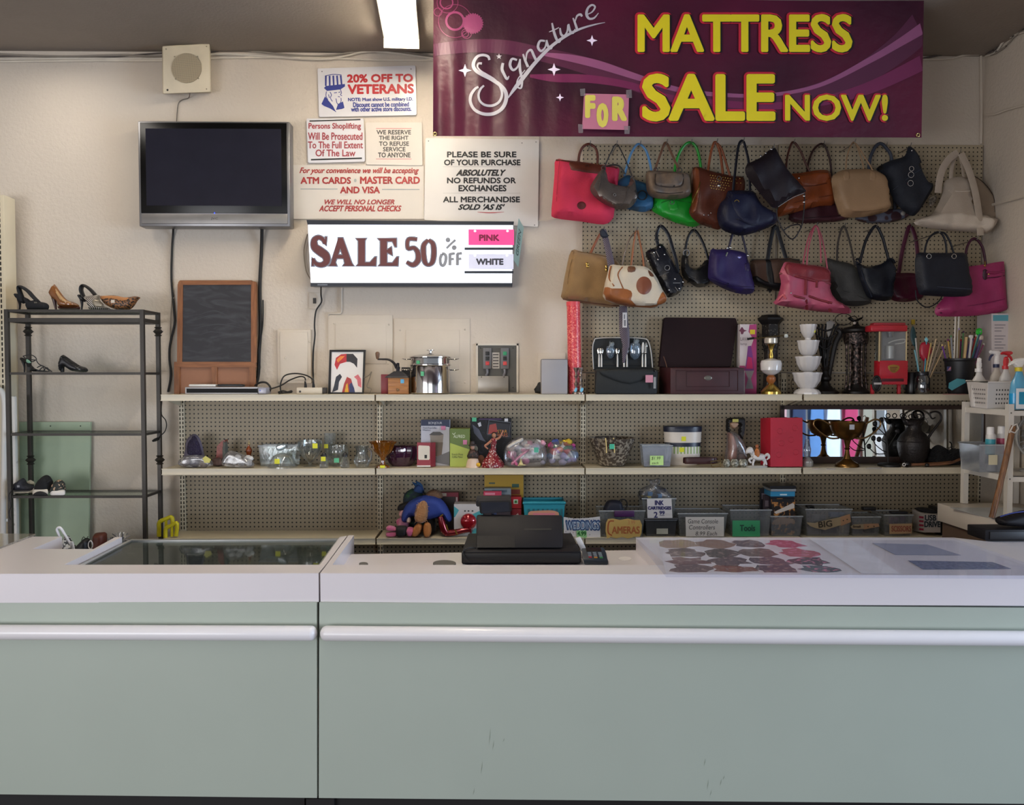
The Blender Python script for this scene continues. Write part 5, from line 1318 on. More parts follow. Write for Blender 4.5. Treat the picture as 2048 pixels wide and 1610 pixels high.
# stock pot
m_st = mat('#c9c6c4',.10,1,var=.02)
Yq = 4.855
t = thing('stock_pot','shiny steel stock pot with steamer insert and lid','pot',(P(861,786,Yq).x,Yq,S1))
b = B();plathe(b,861,[(36,786),(38.5,783),(38.5,732),(39.5,730)],Yq,48);obj('pot_body',b,m_st,t)
b = B();plathe(b,861,[(38.5,731),(41,729),(41,727.5),(39.5,726),(39,715),(41.5,713.5),(41.5,712),(40,711.5)],Yq,48);obj('steamer_insert',b,m_st,t)
b = B();plathe(b,861,[(40,712),(34,709.5),(22,707),(8,705.5),(2,705)],Yq,40);l_ = obj('lid',b,m_st,t)
b = B();plathe(b,861,[(5,706),(2.5,704),(2.5,700),(8,699),(8,698),(1,697.5)],Yq,20);obj('lid_knob',b,m_st,l_)
for y in (716.5,738):
    for s in (-1,1):
        b = B();ptube(b,[(861+s*39,y,Yq-.02),(861+s*50,y+.3,Yq-.03),(861+s*56,y-1,Yq),(861+s*50,y+.3,Yq+.03),(861+s*39,y,Yq+.02)],1.1,Yq,8);obj('handle',b,m_st,t)
for q in ((832,719,839,727),(841,741,848,750)):
    b = B();v = [P(q[0],q[3],4.74),P(q[2],q[3],4.74),P(q[2],q[1],4.74),P(q[0],q[1],4.74)]
    c_ = P(861,740,Yq)
    for k in v:
        dx = k.x-c_.x;k.y = Yq-math.sqrt(max(0,(39.6*sc_at(Yq))**2-dx*dx))-.001
    b.faces.new([b.verts.new(k) for k in v]);obj('price_sticker',b,mat('#5fc08e',.5),t,0)
rest(t,S1)
# switch box set in the wall
t = thing('switch_box','grey electrical switch box set in the wall with two button panels','switch box',P(994,784,WY))
b = B();pbox(b,955,690,1034,784,WY-.006,.006);obj('back_plate',b,mat('#55534f',.55,.2),t,0)
for q in ((952,687,956,785),(1033,687,1037,785),(952,687,1037,691)): obj('chipped_edge',pbox(B(),*q,WY-.012,.012,.001),mat('#cfc6b8',.7),t,0)
b = B();pbox(b,956,752,1017,784,WY-.03,.028,.002);obj('steel_cover',b,spots('#a59f97','#6f6a64',5,.55,.4,'noise',.5,soft=.2),t)
for x,cs in ((966,('#141414','#161616','#c23a3c')),(1001,('#2f8f62','#171717','#d24a4a'))):
    b = B();pbox(b,x,696,x+17,738,WY-.03,.026,.003);p = obj('button_panel',b,mat('#6b6a6c',.5,.2),t)
    for k,c_ in enumerate(cs): obj('button',pbox(B(),x+5,703+10*k,x+12.5,710.5+10*k,WY-.035,.006,.001),mat(c_,.45),p)
    b = B();ptube(b,[(x+8,738,WY-.02),(x+9,745,WY-.02),(x+6,752,WY-.02)],3,WY-.02);obj('conduit',b,mat('#77767a',.4,.5),p)
b = B();pbox(b,984,705,999,737,WY-.010,.004);lb_ = obj('instruction_label',b,mat('#bcb5ad',.5),t,0)
b = B()
for k in range(5): pflat(b,[(986,708+6*k),(997,708+6*k),(997,710.5+6*k),(986,710.5+6*k)],WY-.011)
obj('label_print',b,mat('#55504c',.5),lb_,0,kind='stuff')
for x,y in ((961,696),(1026,696),(1026,775),(963,754),(1008,754)): obj('screw',ball(B(),P(x,y,WY-.008 if x > 1010 or y < 700 else WY-.031),.003,.002,.003,8,6),mat('#222222',.4,.5),t)
# grey box, pink roll, candlesticks
t = thing('access_panel','small painted blank wall plate behind the grey box','access panel',P(1105,785,WY))
obj('cover_plate',pbox(B(),1076,706,1131,786,WY-.012,.012,.003),m_paint,t)
t = thing('grey_box','plain grey upright speaker-like box near the red roll','box',(P(1110,788,4.80).x,4.8,S1))
b = B();pbox(b,1083,719,1135,788,4.775,.15,.003);obj('cabinet',b,mat('#9a989c',.45,.1,var=.03),t)
b = B();pbox(b,1084,717.5,1134,719,4.78,.14,.001);obj('top_panel',b,mat('#6a686c',.5),t)
rest(t,S1)
t = thing('black_object','small crumpled black object behind the left edge of the grey box','object',(P(1078,786,4.9).x,4.9,S1))
b = B();inflate(b,[(1070,786),(1071,775),(1074,771),(1076,766),(1082,764),(1090,768),(1092,786)],4.90,.05,sm=2);obj('body',b,mat('#1c1a1b',.7),t)
b = B();ptube(b,[(1072,776),(1069,779),(1071,783)],1,4.89);obj('clip',b,mat('#1c1a1b',.7),t)
rest(t,S1)
t = thing('glitter_roll','tall red and pink glitter roll standing left of the handbags','roll',(P(1150,788,4.86).x,4.86,S1))
b = B();plathe(b,1150,[(13.5,788),(13.5,607)],4.86,30,lean=(-.02,0));obj('roll',b,spots('#cf3542','#f08a7a',120,.56,.35,'noise',soft=.06),t)
b = B();plathe(b,1150-.0,[(13.8,612),(13.8,604)],4.86,30);o = obj('roll_end',b,mat('#d84a52',.4),t);o.location.x -= .02*(P(1150,607,4.86).z-P(1150,788,4.86).z)
rest(t,S1)
for i,(x,Y,lb) in enumerate(((1152,4.80,'silvery turned candlestick in front of the red roll, left of the pair'),(1161,4.785,'silvery turned candlestick in front of the red roll, right of the pair'))):
    t = thing('candlestick',lb,'candlestick',(P(x,787,Y).x,Y,S1),'candlesticks by the red roll')
    b = B();plathe(b,x,[(8,788),(8,785),(3,781),(2.2,774),(4,768),(2,763),(1.8,757),(3.8,751),(2.2,748),(2.6,744),(5,737),(5.2,735),(3.5,735)],Y,20);obj('stem',b,mat('#8d7d74',.3,.7),t)
    b = B();inflate(b,[(x-4+i*3,782),(x-1+i*3,775),(x+3+i*3,777),(x+i*3,784)],Y-.03,.004,sm=2);obj('price_tag',b,mat('#6fb6d6',.5),t)
    rest(t,S1)
# ================================================================ top shelf, right half
Yx = 4.86
# picnic case
t = thing('picnic_case','open black picnic case with glasses and cutlery in its lid','picnic case',(P(1250,788,4.8).x,4.8,S1))
m_pc = mat('#15191b',.7,bump=.1,bs=300);m_pc2 = mat('#0d0f11',.7)
b = B();hexa(b,[P(1189,788,4.74),P(1314,788,4.74),P(1314,787,4.92),P(1189,787,4.92),P(1192,741,4.75),P(1316,740,4.75),P(1313,737,4.92),P(1189,737,4.92)],.012);obj('case_base',b,m_pc,t)
b = B();inflate(b,[(1196,742),(1255,739),(1310,741),(1290,757),(1260,768),(1225,759)],4.742,.014,sm=2);obj('front_flap',b,m_pc,t)
b = B();slab(b,[P(x,y,4.925) for x,y in [tuple(v)[:2] for v in catmull([(1188,740,0),(1184,700,0),(1187,680,0),(1196,674,0),(1250,673,0),(1288,675,0),(1298,682,0),(1304,705,0),(1307,738,0)],4)]],Vector((0,.03,0)));obj('case_lid',b,m_pc,t,30)
b = B();ptube(b,[(1187,738),(1185,700),(1188,682),(1197,676),(1250,675),(1288,677),(1297,684),(1302,705),(1305,735)],1.3,4.922);obj('white_zip',b,mat('#b9b4ac',.4),t)
for y in (716,727):
    b = B();pbox(b,1190,y,1300,y+3,4.918,.006,.001);obj('strap_band',b,m_pc2,t)
rest(t,S1)
m_cut = mat('#c9c4ba',.15,1);m_wh = mat('#dedad2',.4)
for i,x in enumerate((1198,1203,1235,1248,1254,1285,1291)):
    kind = ('fork','fork','spoon','spoon','fork','knife','knife')[i]
    t = thing('picnic_'+kind,f'{["first","second","third","fourth","fifth","sixth","seventh"][i]} {kind if False else "piece of cutlery"} from the left in the black picnic lid, a {kind}',kind,P(x,730,4.915),'cutlery in the picnic lid')
    b = B();ptube(b,[(x,734),(x,718),(x,708)],[1.8,1.6,1.0],4.912,flat=.4,smooth=0);obj('handle',b,m_wh,t)
    b = B()
    if kind == 'knife': inflate(b,[(x-1,709),(x+1.5,709),(x+3,696),(x+3,686),(x,685),(x-2,696)],4.912,.003,sm=2)
    else: inflate(b,[(x-.8,710),(x+.8,710),(x+3,704),(x+3,697),(x-3,697),(x-3,704)],4.912,.005,sm=2)
    obj('head',b,m_cut if kind != 'knife' or i == 6 else m_wh,t)
for x,w,y0,y1,lb in ((1221,9,689,717,'left clear plastic goblet strapped in the black picnic lid'),(1270,11,683,719,'right clear plastic goblet strapped in the black picnic lid')):
    t = thing('picnic_goblet',lb,'goblet',P(x,y1,4.9),'goblets in the picnic lid')
    b = B();plathe(b,x,[(2,y1),(w*.7,y1-4),(w,y1-12),(w,y0+8),(w*.8,y0+3)],4.905,24,sy=.5,cap=False);obj('bowl',b,glass('#cfe0ee',.2,.25,.06,'#8fa3b5'),t)
    b = B();inflate(b,[(x-3,y0+5),(x+4,y0+6),(x+9,y0-2),(x+4,y0-6),(x,y0-3),(x-1,y0-8)],4.9,.02,sm=2);obj('wrapping',b,glass('#dfe6ea',.2,.35,.2,'#9fb0b8'),t)
for q,m,lb,grp in (((1291,750,1306,765),'#c98a9a','pink price note on the front of the picnic case',0),((1307,754,1312,777),'#8d8f90','grey strip label at the right of the picnic case',0)):
    b = B();pbox(b,*q,4.725,.0015);solo('price_note',b,mat(m,.6),lb,'note',smooth=0)
# hanging neckties
def tie(lb,c,ws,Y,m,group='hanging neckties'):
    t = thing('necktie',lb,'necktie',P(c[-1][0],c[-1][1],Y),group)
    b = B();q = [P(x,y,Y) for x,y in c];tube(b,q,[w*sc_at(Y) for w in ws],10,smooth=3,flat=.22);obj('tie_blade',b,m,t)
    return t
m_tie = spots('#3b2430','#7d7a86',60,.86,.5,'wave',soft=.03)
t = tie('striped maroon necktie hanging behind the white and tan bag, with a paper tag',[(1246,612),(1247,640),(1249,665),(1252,690),(1250,700),(1247,726)],[8,9,10,7,6,2],4.86,m_tie)
b = B();pbox(b,1245,625,1254,655,4.845,.001);lb_ = obj('paper_tag',b,mat('#cfcbc9',.5),t,0)
b = B();pflat(b,[(1248,640),(1251.5,640),(1251.5,652),(1248,652)],4.8445);pflat(b,[(1248,629),(1250,629),(1250,638),(1248,638)],4.8445);obj('tag_print',b,mat('#6a6a70',.6),lb_,0,kind='stuff')
# maroon case with raised lid
m_mar = mat('#3a171b',.5,var=.15,vs=20);m_mar2 = mat('#1c070b',.65,var=.1,spec=.25)
t = thing('wooden_case','dark maroon wooden case with its lid raised on the top shelf','case',(P(1410,789,4.8).x,4.82,S1))
b = B();hexa(b,[P(1341,789,4.74),P(1488,789,4.74),P(1474,788,4.95),P(1318,788,4.95),P(1341,737,4.74),P(1489,737,4.74),P(1474,735,4.95),P(1318,735,4.95)],.004);obj('case_body',b,m_mar,t)
b = B();slab(b,[P(1342,736,4.885),P(1462,735,4.885),P(1475,648,4.93),P(1472,637,4.935),P(1330,636,4.935),P(1327,640,4.93),P(1318,735,4.90)],Vector((0,.035,0)));bmesh.ops.bevel(b,geom=b.edges[:],offset=.004,segments=2,affect='EDGES');obj('case_lid',b,m_mar2,t)
for q in (((1373,744),(1459,744),(1459,774),(1373,774)),((1352,742),(1476,742),(1476,782),(1352,782))):
    b = B();pt = [P(x,y,4.7385) for x,y in q];tube(b,pt,.0016,6,True);obj('panel_moulding',b,m_mar,t)
b = B();inflate(b,disc(1416,757,8,5,12),4.739,.004,sm=1);obj('badge',b,mat('#77736a',.35,.7),t)
b = B();ptube(b,[(1327,714,4.87),(1331,725,4.86),(1334,736,4.85)],.8,4.86);obj('lid_stay',b,mat('#6a4a3a',.4,.6),t)
rest(t,S1)
# lava lamp carton
t = thing('lamp_carton','white and pink lava lamp carton on the top shelf','carton',(P(1494,789,4.9).x,4.9,S1))
Yl2 = 4.89
b = B();pbox(b,1479,649,1513,788,Yl2,.07,.001);obj('carton',b,mat('#cfc4c6',.45,var=.03),t,0)
def pf(nm,q,h,k=1): b = B();pflat(b,q,Yl2-.0006*k);return obj(nm,b,mat(h,.45),t,0)
pf('pink_print',[(1513,649),(1513,788),(1490,788),(1490,735),(1500,700),(1507,680),(1497,664),(1499,650)],'#a83a72');pf('pink_print',[(1479,732),(1490,732),(1490,742),(1479,742)],'#a83a72')
pf('lamp_print',[(1490,742),(1494,710),(1496,693),(1502,692),(1505,710),(1508,742)],'#7a3a86',2);pf('lamp_print',[(1490,742),(1508,742),(1502,758),(1507,778),(1491,778),(1496,758)],'#8f8a90',2);pf('lamp_print',[(1492,738),(1506,738),(1504,716),(1496,714)],'#c22a68',3)
pf('lamp_logo',[(1480,660),(1483,655),(1485,655),(1488,660),(1494,662),(1488,664),(1486,669),(1482,669),(1481,664),(1478,662)],'#6a2f45',2)
b = B();ptext(b,'LAVA',1481,675,1497,682,Yl2-.0012);ptext(b,'lamp',1481,686,1494,692,Yl2-.0012);obj('lettering',b,mat('#6b5f66',.5),t,0)
b = B();pbox(b,1500,660,1510,669,Yl2-.002,.001);obj('price_sticker',b,mat('#d8c21f',.5),t,0)
rest(t,S1)
# dark pagoda lantern
m_bronze = spots('#2a2420','#463d36',60,.5,.45,'noise',.5,soft=.2,bump=.4)
def lantern(lb,x,Y,prof,n,m,cat='lantern',nm='metal_lantern'):
    t = thing(nm,lb,cat,(P(x,788,Y).x,Y,S1))
    return t
t = lantern('dark metal lantern with flared pagoda roof behind the oil lamp',1541,4.92,None,4,None)
b = B();plathe(b,1541,[(18,788),(20,780),(16,774),(14,740),(14,700)],4.92,8);obj('stand',b,m_bronze,t,20)
b = B();plathe(b,1541,[(14,704),(17,690),(18,670),(18,648)],4.92,6);obj('lantern_body',b,spots('#1c1814','#6a625a',90,.62,.4,'noise',.3,soft=.05),t,20)
b = B();plathe(b,1541,[(18,650),(26,641),(26,637),(20,634),(18,631),(4,630)],4.92,6);obj('roof',b,mat('#1a1716',.5,.4),t,20)
rest(t,S1)
# oil lamp
t = thing('oil_lamp','white glass oil lamp with brass fittings on the top shelf','oil lamp',(P(1542,789,4.79).x,4.79,S1))
Yo = 4.79;m_br = mat('#b89a4a',.22,.9);m_milk = mat('#dcd8d6',.2,coat=.4)
for nm,pr,m in (('base',[(20,789),(20,784),(16,779),(10,773),(5,768)],m_br),('wooden_knop',[(5,768),(9,762),(9,756),(5,751)],mat('#9a5a2a',.35)),('milk_glass_font',[(7,751),(14,747),(20,741),(21,728),(19,722),(10,719),(7,718)],m_milk),
                 ('neck',[(4,718),(5,712),(3,704),(6,692),(9,688)],m_br),('burner',[(9,689),(13,687),(13,678),(11,676)],mat('#c9c2b4',.25,.5))):
    b = B();plathe(b,1542,pr,Yo,28);obj(nm,b,m,t)
b = B();ptube(b,[(1506,677),(1520,677),(1545,674),(1570,672),(1580,672)],1.2,Yo+.03);obj('shade_arm',b,mat('#6a5a3a',.4,.7),t)
b = B();ptube(b,[(1495,679),(1508,677)],2.2,Yo+.03,smooth=0);obj('wick_key',b,mat('#1a1716',.5),t)
b = B();plathe(b,1572,[(3,676),(4.5,673),(3,669)],Yo+.03,12);obj('glass_knob',b,mat('#cfd6d2',.15),t)
rest(t,S1)
b = B();torus(b,P(1597,693,4.9),.052,.0022,'Y',30,6,.8,1.05);c_ = B()
solo('wire_hoop',b,mat('#3f3228',.5,.3),'thin dark wire hoop behind the white bowl tower','hoop',z=S1)
# white stacked bowls
t = thing('bowl_tower','tower of four white scalloped pedestal bowls, smallest at the top','bowls',(P(1614,789,4.81).x,4.81,S1))
Yw = 4.81
b = B();plathe(b,1614,[(26,789),(26,786),(22,781),(12,777),(11,775)],Yw,40,rip=.03,rn=12);obj('foot',b,m_milk,t)
for (w0,w1,yb,yt) in ((17,28,776,746),(16,24.5,741,714),(14,21,710,682),(9,16,675,650)):
    b = B();plathe(b,1614+(2 if w1 < 26 else 0),[(w0*.55,yb+3),(w0,yb-1),(w1*.9,yb-(yb-yt)*.45),(w1*.97,yt+5),(w1*1.03,yt+2),(w1*1.03,yt),(w1*.93,yt+.6),(w1*.8,yb-(yb-yt)*.45)],Yw,48,rip=.03,rn=12);obj('bowl',b,m_milk,t)
for y0,y1,w in ((746,740,8),(714,709,8),(682,674,6)):
    b = B();plathe(b,1616,[(w*1.4,y0),(w,y0-2),(w,y1)],Yw,30);obj('pedestal',b,m_milk,t)
b = B();pbox(b,1626,661,1631,666,Yw-.033,.002);obj('price_sticker',b,mat('#d8d81f',.5),t)
rest(t,S1)
# black openwork stand
t = thing('openwork_vase','black openwork vase stand with a leaning lattice right of the white bowls','vase',(P(1652,789,4.89).x,4.89,S1))
m_bk2 = mat('#1a1817',.4,.3)
b = B();plathe(b,1650,[(26,789),(25,784),(16,778),(9,770),(8,765),(12,760),(12,756),(7,750),(6,744),(9,738),(5,732),(4,720),(6,712),(3,704)],4.89,24);obj('turned_base',b,m_bk2,t)
for k in range(7):
    a = k/6;b = B();ptube(b,[(1647+6*a,738),(1640+18*a,700),(1632+36*a,668),(1630+46*a,650)],[2.6,2.2,2,2],4.89+.02*math.sin(k*2),6);obj('lattice_rib',b,m_bk2,t)
for y,x0,x1 in ((655,1630,1678),(672,1633,1672),(692,1638,1664)):
    b = B();ptube(b,[(x0,y),((x0+x1)/2,y+8),(x1,y-3)],1.8,4.87,6);obj('lattice_band',b,m_bk2,t)
b = B();inflate(b,[(1653,645),(1670,646),(1664,665),(1656,676)],4.88,.01,sm=2);obj('pale_paper',b,mat('#8d8a86',.6),t)
b = B();ptube(b,[(1674,660),(1680,668),(1670,690),(1662,730),(1657,760)],[5,6,6,5,4],4.955,8);obj('leaning_bar',b,mat('#2a2827',.5),t)
rest(t,S1)
b = B();torus(b,P(1687,638,4.94),.046,.0025,'Y',28,6,1.1,.75);ptube(b,[(1698,634,4.94),(1715,637,4.95),(1718,700,4.96),(1718,786,4.96)],.8,4.95)
solo('wire_ornament',b,mat('#2c2623',.5,.3),'dark ring shaped wire ornament above the second lantern','ornament',z=S1)
# second lantern: figure column
t = lantern('dark bronze openwork lantern with round cap left of the popcorn machine',1712,4.915,None,6,None)
m_cop = spots('#241f1d','#7a6660',70,.58,.4,'noise',.6,soft=.12,bump=.5)
b = B();plathe(b,1712,[(26,789),(26,785),(18,778),(14,770)],4.915,20);obj('base',b,m_bk2,t)
b = B();plathe(b,1712,[(8,775),(10,760),(7,745),(11,735),(12,720),(8,700),(10,685),(6,674)],4.915,14);obj('figure_column',b,m_cop,t)
for k in range(5):
    a = 2*math.pi*k/5+.3;dx = 20*math.cos(a);b = B();ptube(b,[(1712+dx*1.1,782),(1712+dx*.95,740),(1712+dx,700),(1712+dx*1.05,668)],[2.6,2,2.4,2],4.915+.05*math.sin(a),8);obj('openwork_post',b,m_cop,t)
b = B();plathe(b,1712,[(22,690),(24,680),(23,668)],4.915,16,cap=False);obj('openwork_collar',b,m_cop,t)
b = B();plathe(b,1712,[(22,669),(27,665),(27,661),(22,657),(8,654),(3,648),(3,645)],4.915,24);obj('cap',b,mat('#221f1e',.5,.4),t)
b = B();inflate(b,[(1695,639),(1702,636),(1709,641),(1714,640),(1726,635),(1724,640),(1712,645),(1706,646)],4.915,.02,sm=2);obj('bird_finial',b,m_bk2,t)
b = B();ball(b,P(1709,648,4.85),.009);obj('glass_bead',b,mat('#b9aea4',.2),t)
rest(t,S1)
# popcorn machine
t = thing('popcorn_machine','red toy popcorn cart machine with clear windows on the top shelf','popcorn machine',(P(1780,789,4.8).x,4.82,S1))
m_red = mat('#b5202f',.3,coat=.3);m_crm = mat('#cdb98f',.4)
Yp2 = 4.76
def pb(nm,q,m,Y=Yp2,d=.075,bev=.002): b = B();pbox(b,*q,Y,d,bev);return obj(nm,b,m,t)
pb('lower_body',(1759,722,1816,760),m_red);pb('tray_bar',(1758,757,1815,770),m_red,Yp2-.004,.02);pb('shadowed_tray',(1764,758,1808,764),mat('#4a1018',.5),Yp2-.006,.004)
for x in (1743,1796): pb('leg',(x,770,x+6,789),m_red,Yp2+.03,.02)
for x in (1758,1812):
    for Y_ in (Yp2,Yp2+.066): pb('corner_post',(x-.5,660,x+3,724),m_crm,Y_,.008)
for q in ((1762,662,1811,722,Yp2+.002),):
    b = B();pbox(b,*q[:4],q[4],.002);obj('window',b,glass('#f4f6f6',.05,.04,.03),t,0)
b = B();a,c = P(1743,722,Yp2+.075),P(1758,662,Yp2+.004);slab(b,[Vector((a.x+.02,Yp2+.072,a.z)),Vector((c.x,Yp2+.006,a.z)),Vector((c.x,Yp2+.006,c.z)),Vector((a.x+.02,Yp2+.072,c.z))],Vector((.002,0,0)));obj('side_window',b,glass('#dfe4e4',.12,.06,.03),t,0)
pb('back_panel',(1764,662,1812,724),mat('#9a9490',.4),Yp2+.068,.006)
b = B();plathe(b,1785,[(33,664),(34,660),(33,652),(26,648),(20,647)],Yp2+.06,4);b2 = b
pb('roof',(1742,651,1816,664),m_red,Yp2-.008,.086,.008);pb('roof_cap',(1748,646,1812,652),mat('#9c2a34',.3,coat=.3),Yp2+.006,.06,.006);b.free()
for pr in ([(8,718),(8,708)],[(8,712),(8.5,700),(8,693),(5,692)]): b = B();plathe(b,1780,pr,Yp2+.036,20);obj('kettle',b,mat('#c5c2c0',.35,.3),t)
b = B();plathe(b,1780,[(5,676),(7,668),(8,662)],Yp2+.036,20);obj('kettle_hanger',b,mat('#b5b3b2',.2,.9),t)
b = B();ptube(b,[(1777,687),(1786,683),(1800,680),(1810,680),(1808,686),(1790,689)],1.2,Yp2+.03);obj('light_ring',b,mat('#e6e2dc',.3),t)
b = B();x,y,z = P(1753,768,Yp2-.01).x,Yp2-.012,P(1756,768,Yp2).z;torus(b,(x,Yp2-.012,z),.042,.006,'Y',28,8,.55);obj('wheel_rim',b,mat('#141214',.5),t)
b = B();ball(b,(x,Yp2-.012,z),.02,.006,.036);obj('wheel_hub',b,mat('#1c1a1c',.4),t)
b = B();pbox(b,1748,766,1763,770,Yp2-.022,.004);obj('axle_tag',b,mat('#b5b0b0',.4),t)
b = B();inflate(b,[(1776,733),(1787,730),(1799,733),(1797,741),(1788,747),(1778,741)],Yp2-.001,.004,sm=2);obj('gold_emblem',b,mat('#a5803a',.4,.4),t)
b = B();
for k in range(3): pflat(b,[(1780,735+3.4*k),(1795-2*k,735+3.4*k),(1795-2*k,736.4+3.4*k),(1780+k,736.4+3.4*k)],Yp2-.0036)
obj('emblem_print',b,mat('#6a2a20',.5),t,0,kind='stuff')
rest(t,S1)
# jars with tools
t = thing('tool_jar','dark glass jar right of the popcorn machine, filled with kitchen tools','jar',(P(1843,788,4.79).x,4.79,S1))
b = B();plathe(b,1844,[(13,788),(14.5,785),(14.5,757),(11,750),(11,744),(10,744),(10,750),(13,758),(13,784),(2,785)],4.79,28,cap=False);obj('glass_jar',b,glass('#6a7075',.25,.22,.04,'#3a3d40'),t)
b = B();plathe(b,1844,[(11.6,752),(12.2,750),(12.2,744),(11.6,743)],4.79,28,cap=False);obj('metal_collar',b,mat('#3c3d40',.3,.8),t)
rest(t,S1)
t = thing('tool_jar','low black pot between the popcorn machine and the glass jar','jar',(P(1822,788,4.83).x,4.83,S1))
b = B();plathe(b,1822,[(10,788),(11,784),(11,748),(9,745)],4.85,24);obj('pot_body',b,mat('#161516',.35),t)
b = B();ptube(b,[(1812,764),(1807,768),(1808,778),(1812,780)],1.4,4.85);obj('pot_handle',b,mat('#161516',.35),t)
rest(t,S1)
def tool(lb,nm,cat,pts,rs,m,Y,head=None,mh=None,grp='kitchen tools in the jar',T=.01):
    t = thing(nm,lb,cat,P(*pts[0][:2],Y),grp)
    b = B();ptube(b,pts,rs,Y,8,smooth=0 if len(pts) == 2 else 3);obj('handle',b,m,t)
    if head: b = B();inflate(b,head,Y-.004,T,sm=2);obj('head',b,mh or m,t)
    return t
Yj = 4.79
tool('dark teal slotted spatula in the jar beside the popcorn machine','spatula','kitchen tool',[(1838,780),(1834,720),(1830,690)],1.4,mat('#245a60',.4),Yj+.02,[(1825,690),(1820,672),(1822,658),(1826,652),(1831,662),(1833,684),(1830,692)],mat('#143c40',.45))
tool('red round ladle in the jar beside the popcorn machine','ladle','kitchen tool',[(1846,780),(1848,740),(1849,722)],1.5,mat('#a51f35',.4),Yj+.015,[(1839,710),(1840,690),(1848,684),(1858,686),(1864,698),(1860,712),(1852,722),(1846,722)],mat('#a51f35',.35),T=.03)
tool('light blue handled tool in the jar','whisk','kitchen tool',[(1842,780),(1836,735),(1829,700)],1.6,mat('#6fa9b5',.4),Yj)
tool('teal blue handled tool in the jar','tongs','kitchen tool',[(1845,780),(1850,730),(1853,680)],1.3,mat('#2f8fa3',.4),Yj,[(1849,680),(1852,674),(1857,680),(1853,684)],mat('#7fc0cf',.4))
for k,(a,c,h) in enumerate((((1846,775),(1862,686),'#b89a5a'),((1848,775),(1872,678),'#c7b08a'),((1850,775),(1880,684),'#8a7a6a'),((1850,775),(1891,690),'#a58a66'),((1840,775),(1831,676),'#b8b5ae'))):
    tool(['gold','pale wooden','grey','brown wooden','silver'][k]+' thin stick fanning out of the glass jar','stick','stick',[a,c],[1.3,1.5],mat(h,.45),Yj+.004*(k-2))
b = B();pbox(b,1823,639,1830,649,4.985,.004);solo('price_note',b,mat('#b89a2a',.6),'small yellow note on the pegboard above the spatula','note',smooth=0)
# black bucket of needles
t = thing('bucket','black tapered bucket full of knitting needles and hooks','bucket',(P(1918,789,4.79).x,4.79,S1))
b = B();plathe(b,1918,[(20,789),(21,787),(28,724),(30,722),(30,718),(28,718),(26,724),(19,784),(1,785)],4.79,36,cap=False);obj('bucket_body',b,mat('#17181d',.45),t)
b = B();pbox(b,1894,734,1902,743,4.715,.002);obj('flag_sticker',b,spots('#b0707a','#3a3f6a',40,.5,.5),t,0)
rest(t,S1)
b = B();slab(b,[P(1898,766,4.712),P(1914,757,4.712),P(1930,759,4.712),P(1932,765,4.712),P(1904,781,4.712),P(1897,776,4.712)],Vector((0,.002,0)));t = solo('teal_tag',b,mat('#4f97a3',.5),'teal cardboard tag slanting across the black bucket','tag',smooth=0)
rnd = random.Random(8)
hs = ['#6a3a8a','#7a2f6a','#2f5a6a','#c9b07a','#b0343a','#8a8f99','#3a3d7a','#d6d0c6','#5a8a5a','#a5527a','#7d6a4a','#4a2a4a','#e0dccf','#9a8ab0','#c9a55a','#353a4a']
names_ = ['purple','magenta','slate blue','straw coloured','red','steel grey','indigo','ivory','sage green','pink','olive brown','dark plum','cream','lavender','amber','charcoal']
for k in range(16):
    xb_ = 1905+26*((k*7) % 16)/15;xt = 1886+(1968-1886)*((k*7) % 16)/15+rnd.uniform(-3,3);yt = 664+rnd.uniform(-10,28)
    if k in (7,12): xt,yt = (1911 if k == 7 else 1918),626
    t = thing('knitting_needle',f'{names_[k]} knitting needle or hook standing in the black bucket','knitting needle',P(xb_,770,4.79),'needles in the black bucket')
    b = B();ptube(b,[(xb_,770),(xt,yt)],[1.4,1.6],4.79+.03*math.sin(k*2.4),6,smooth=0);obj('shaft',b,mat(hs[k],.4),t)
    b = B();ball(b,P(xt,yt,4.79+.03*math.sin(k*2.4)),.006,.006,.008,10,6);obj('knob',b,mat(hs[(k+3) % 16],.4),t)
tool('bright green handled brush standing in the black bucket','brush','brush',[(1928,775),(1943,720),(1957,668)],1.8,mat('#7fb08a',.4),4.77,[(1952,668),(1953,658),(1963,657),(1964,668),(1958,671)],mat('#1fae2f',.4),'needles in the black bucket',.02)
tool('purple handled tool with pale end in the black bucket','brush','brush',[(1930,775),(1948,725),(1962,680)],2.6,mat('#4a3560',.4),4.75,[(1959,680),(1960,672),(1966,671),(1967,679)],mat('#b5a59a',.4),'needles in the black bucket',.012)
tool('thick natural wooden ruler standing in the black bucket','ruler','ruler',[(1924,775),(1929,720),(1933,674)],2.6,mat('#bfa070',.5),4.745,None,None,'needles in the black bucket')
tool('white plastic gauge standing in the black bucket','gauge','tool',[(1932,775),(1939,710),(1943,671)],2.4,mat('#d0ccc8',.4),4.755,[(1937,671),(1946,670),(1946,676),(1941,678)],None,'needles in the black bucket')
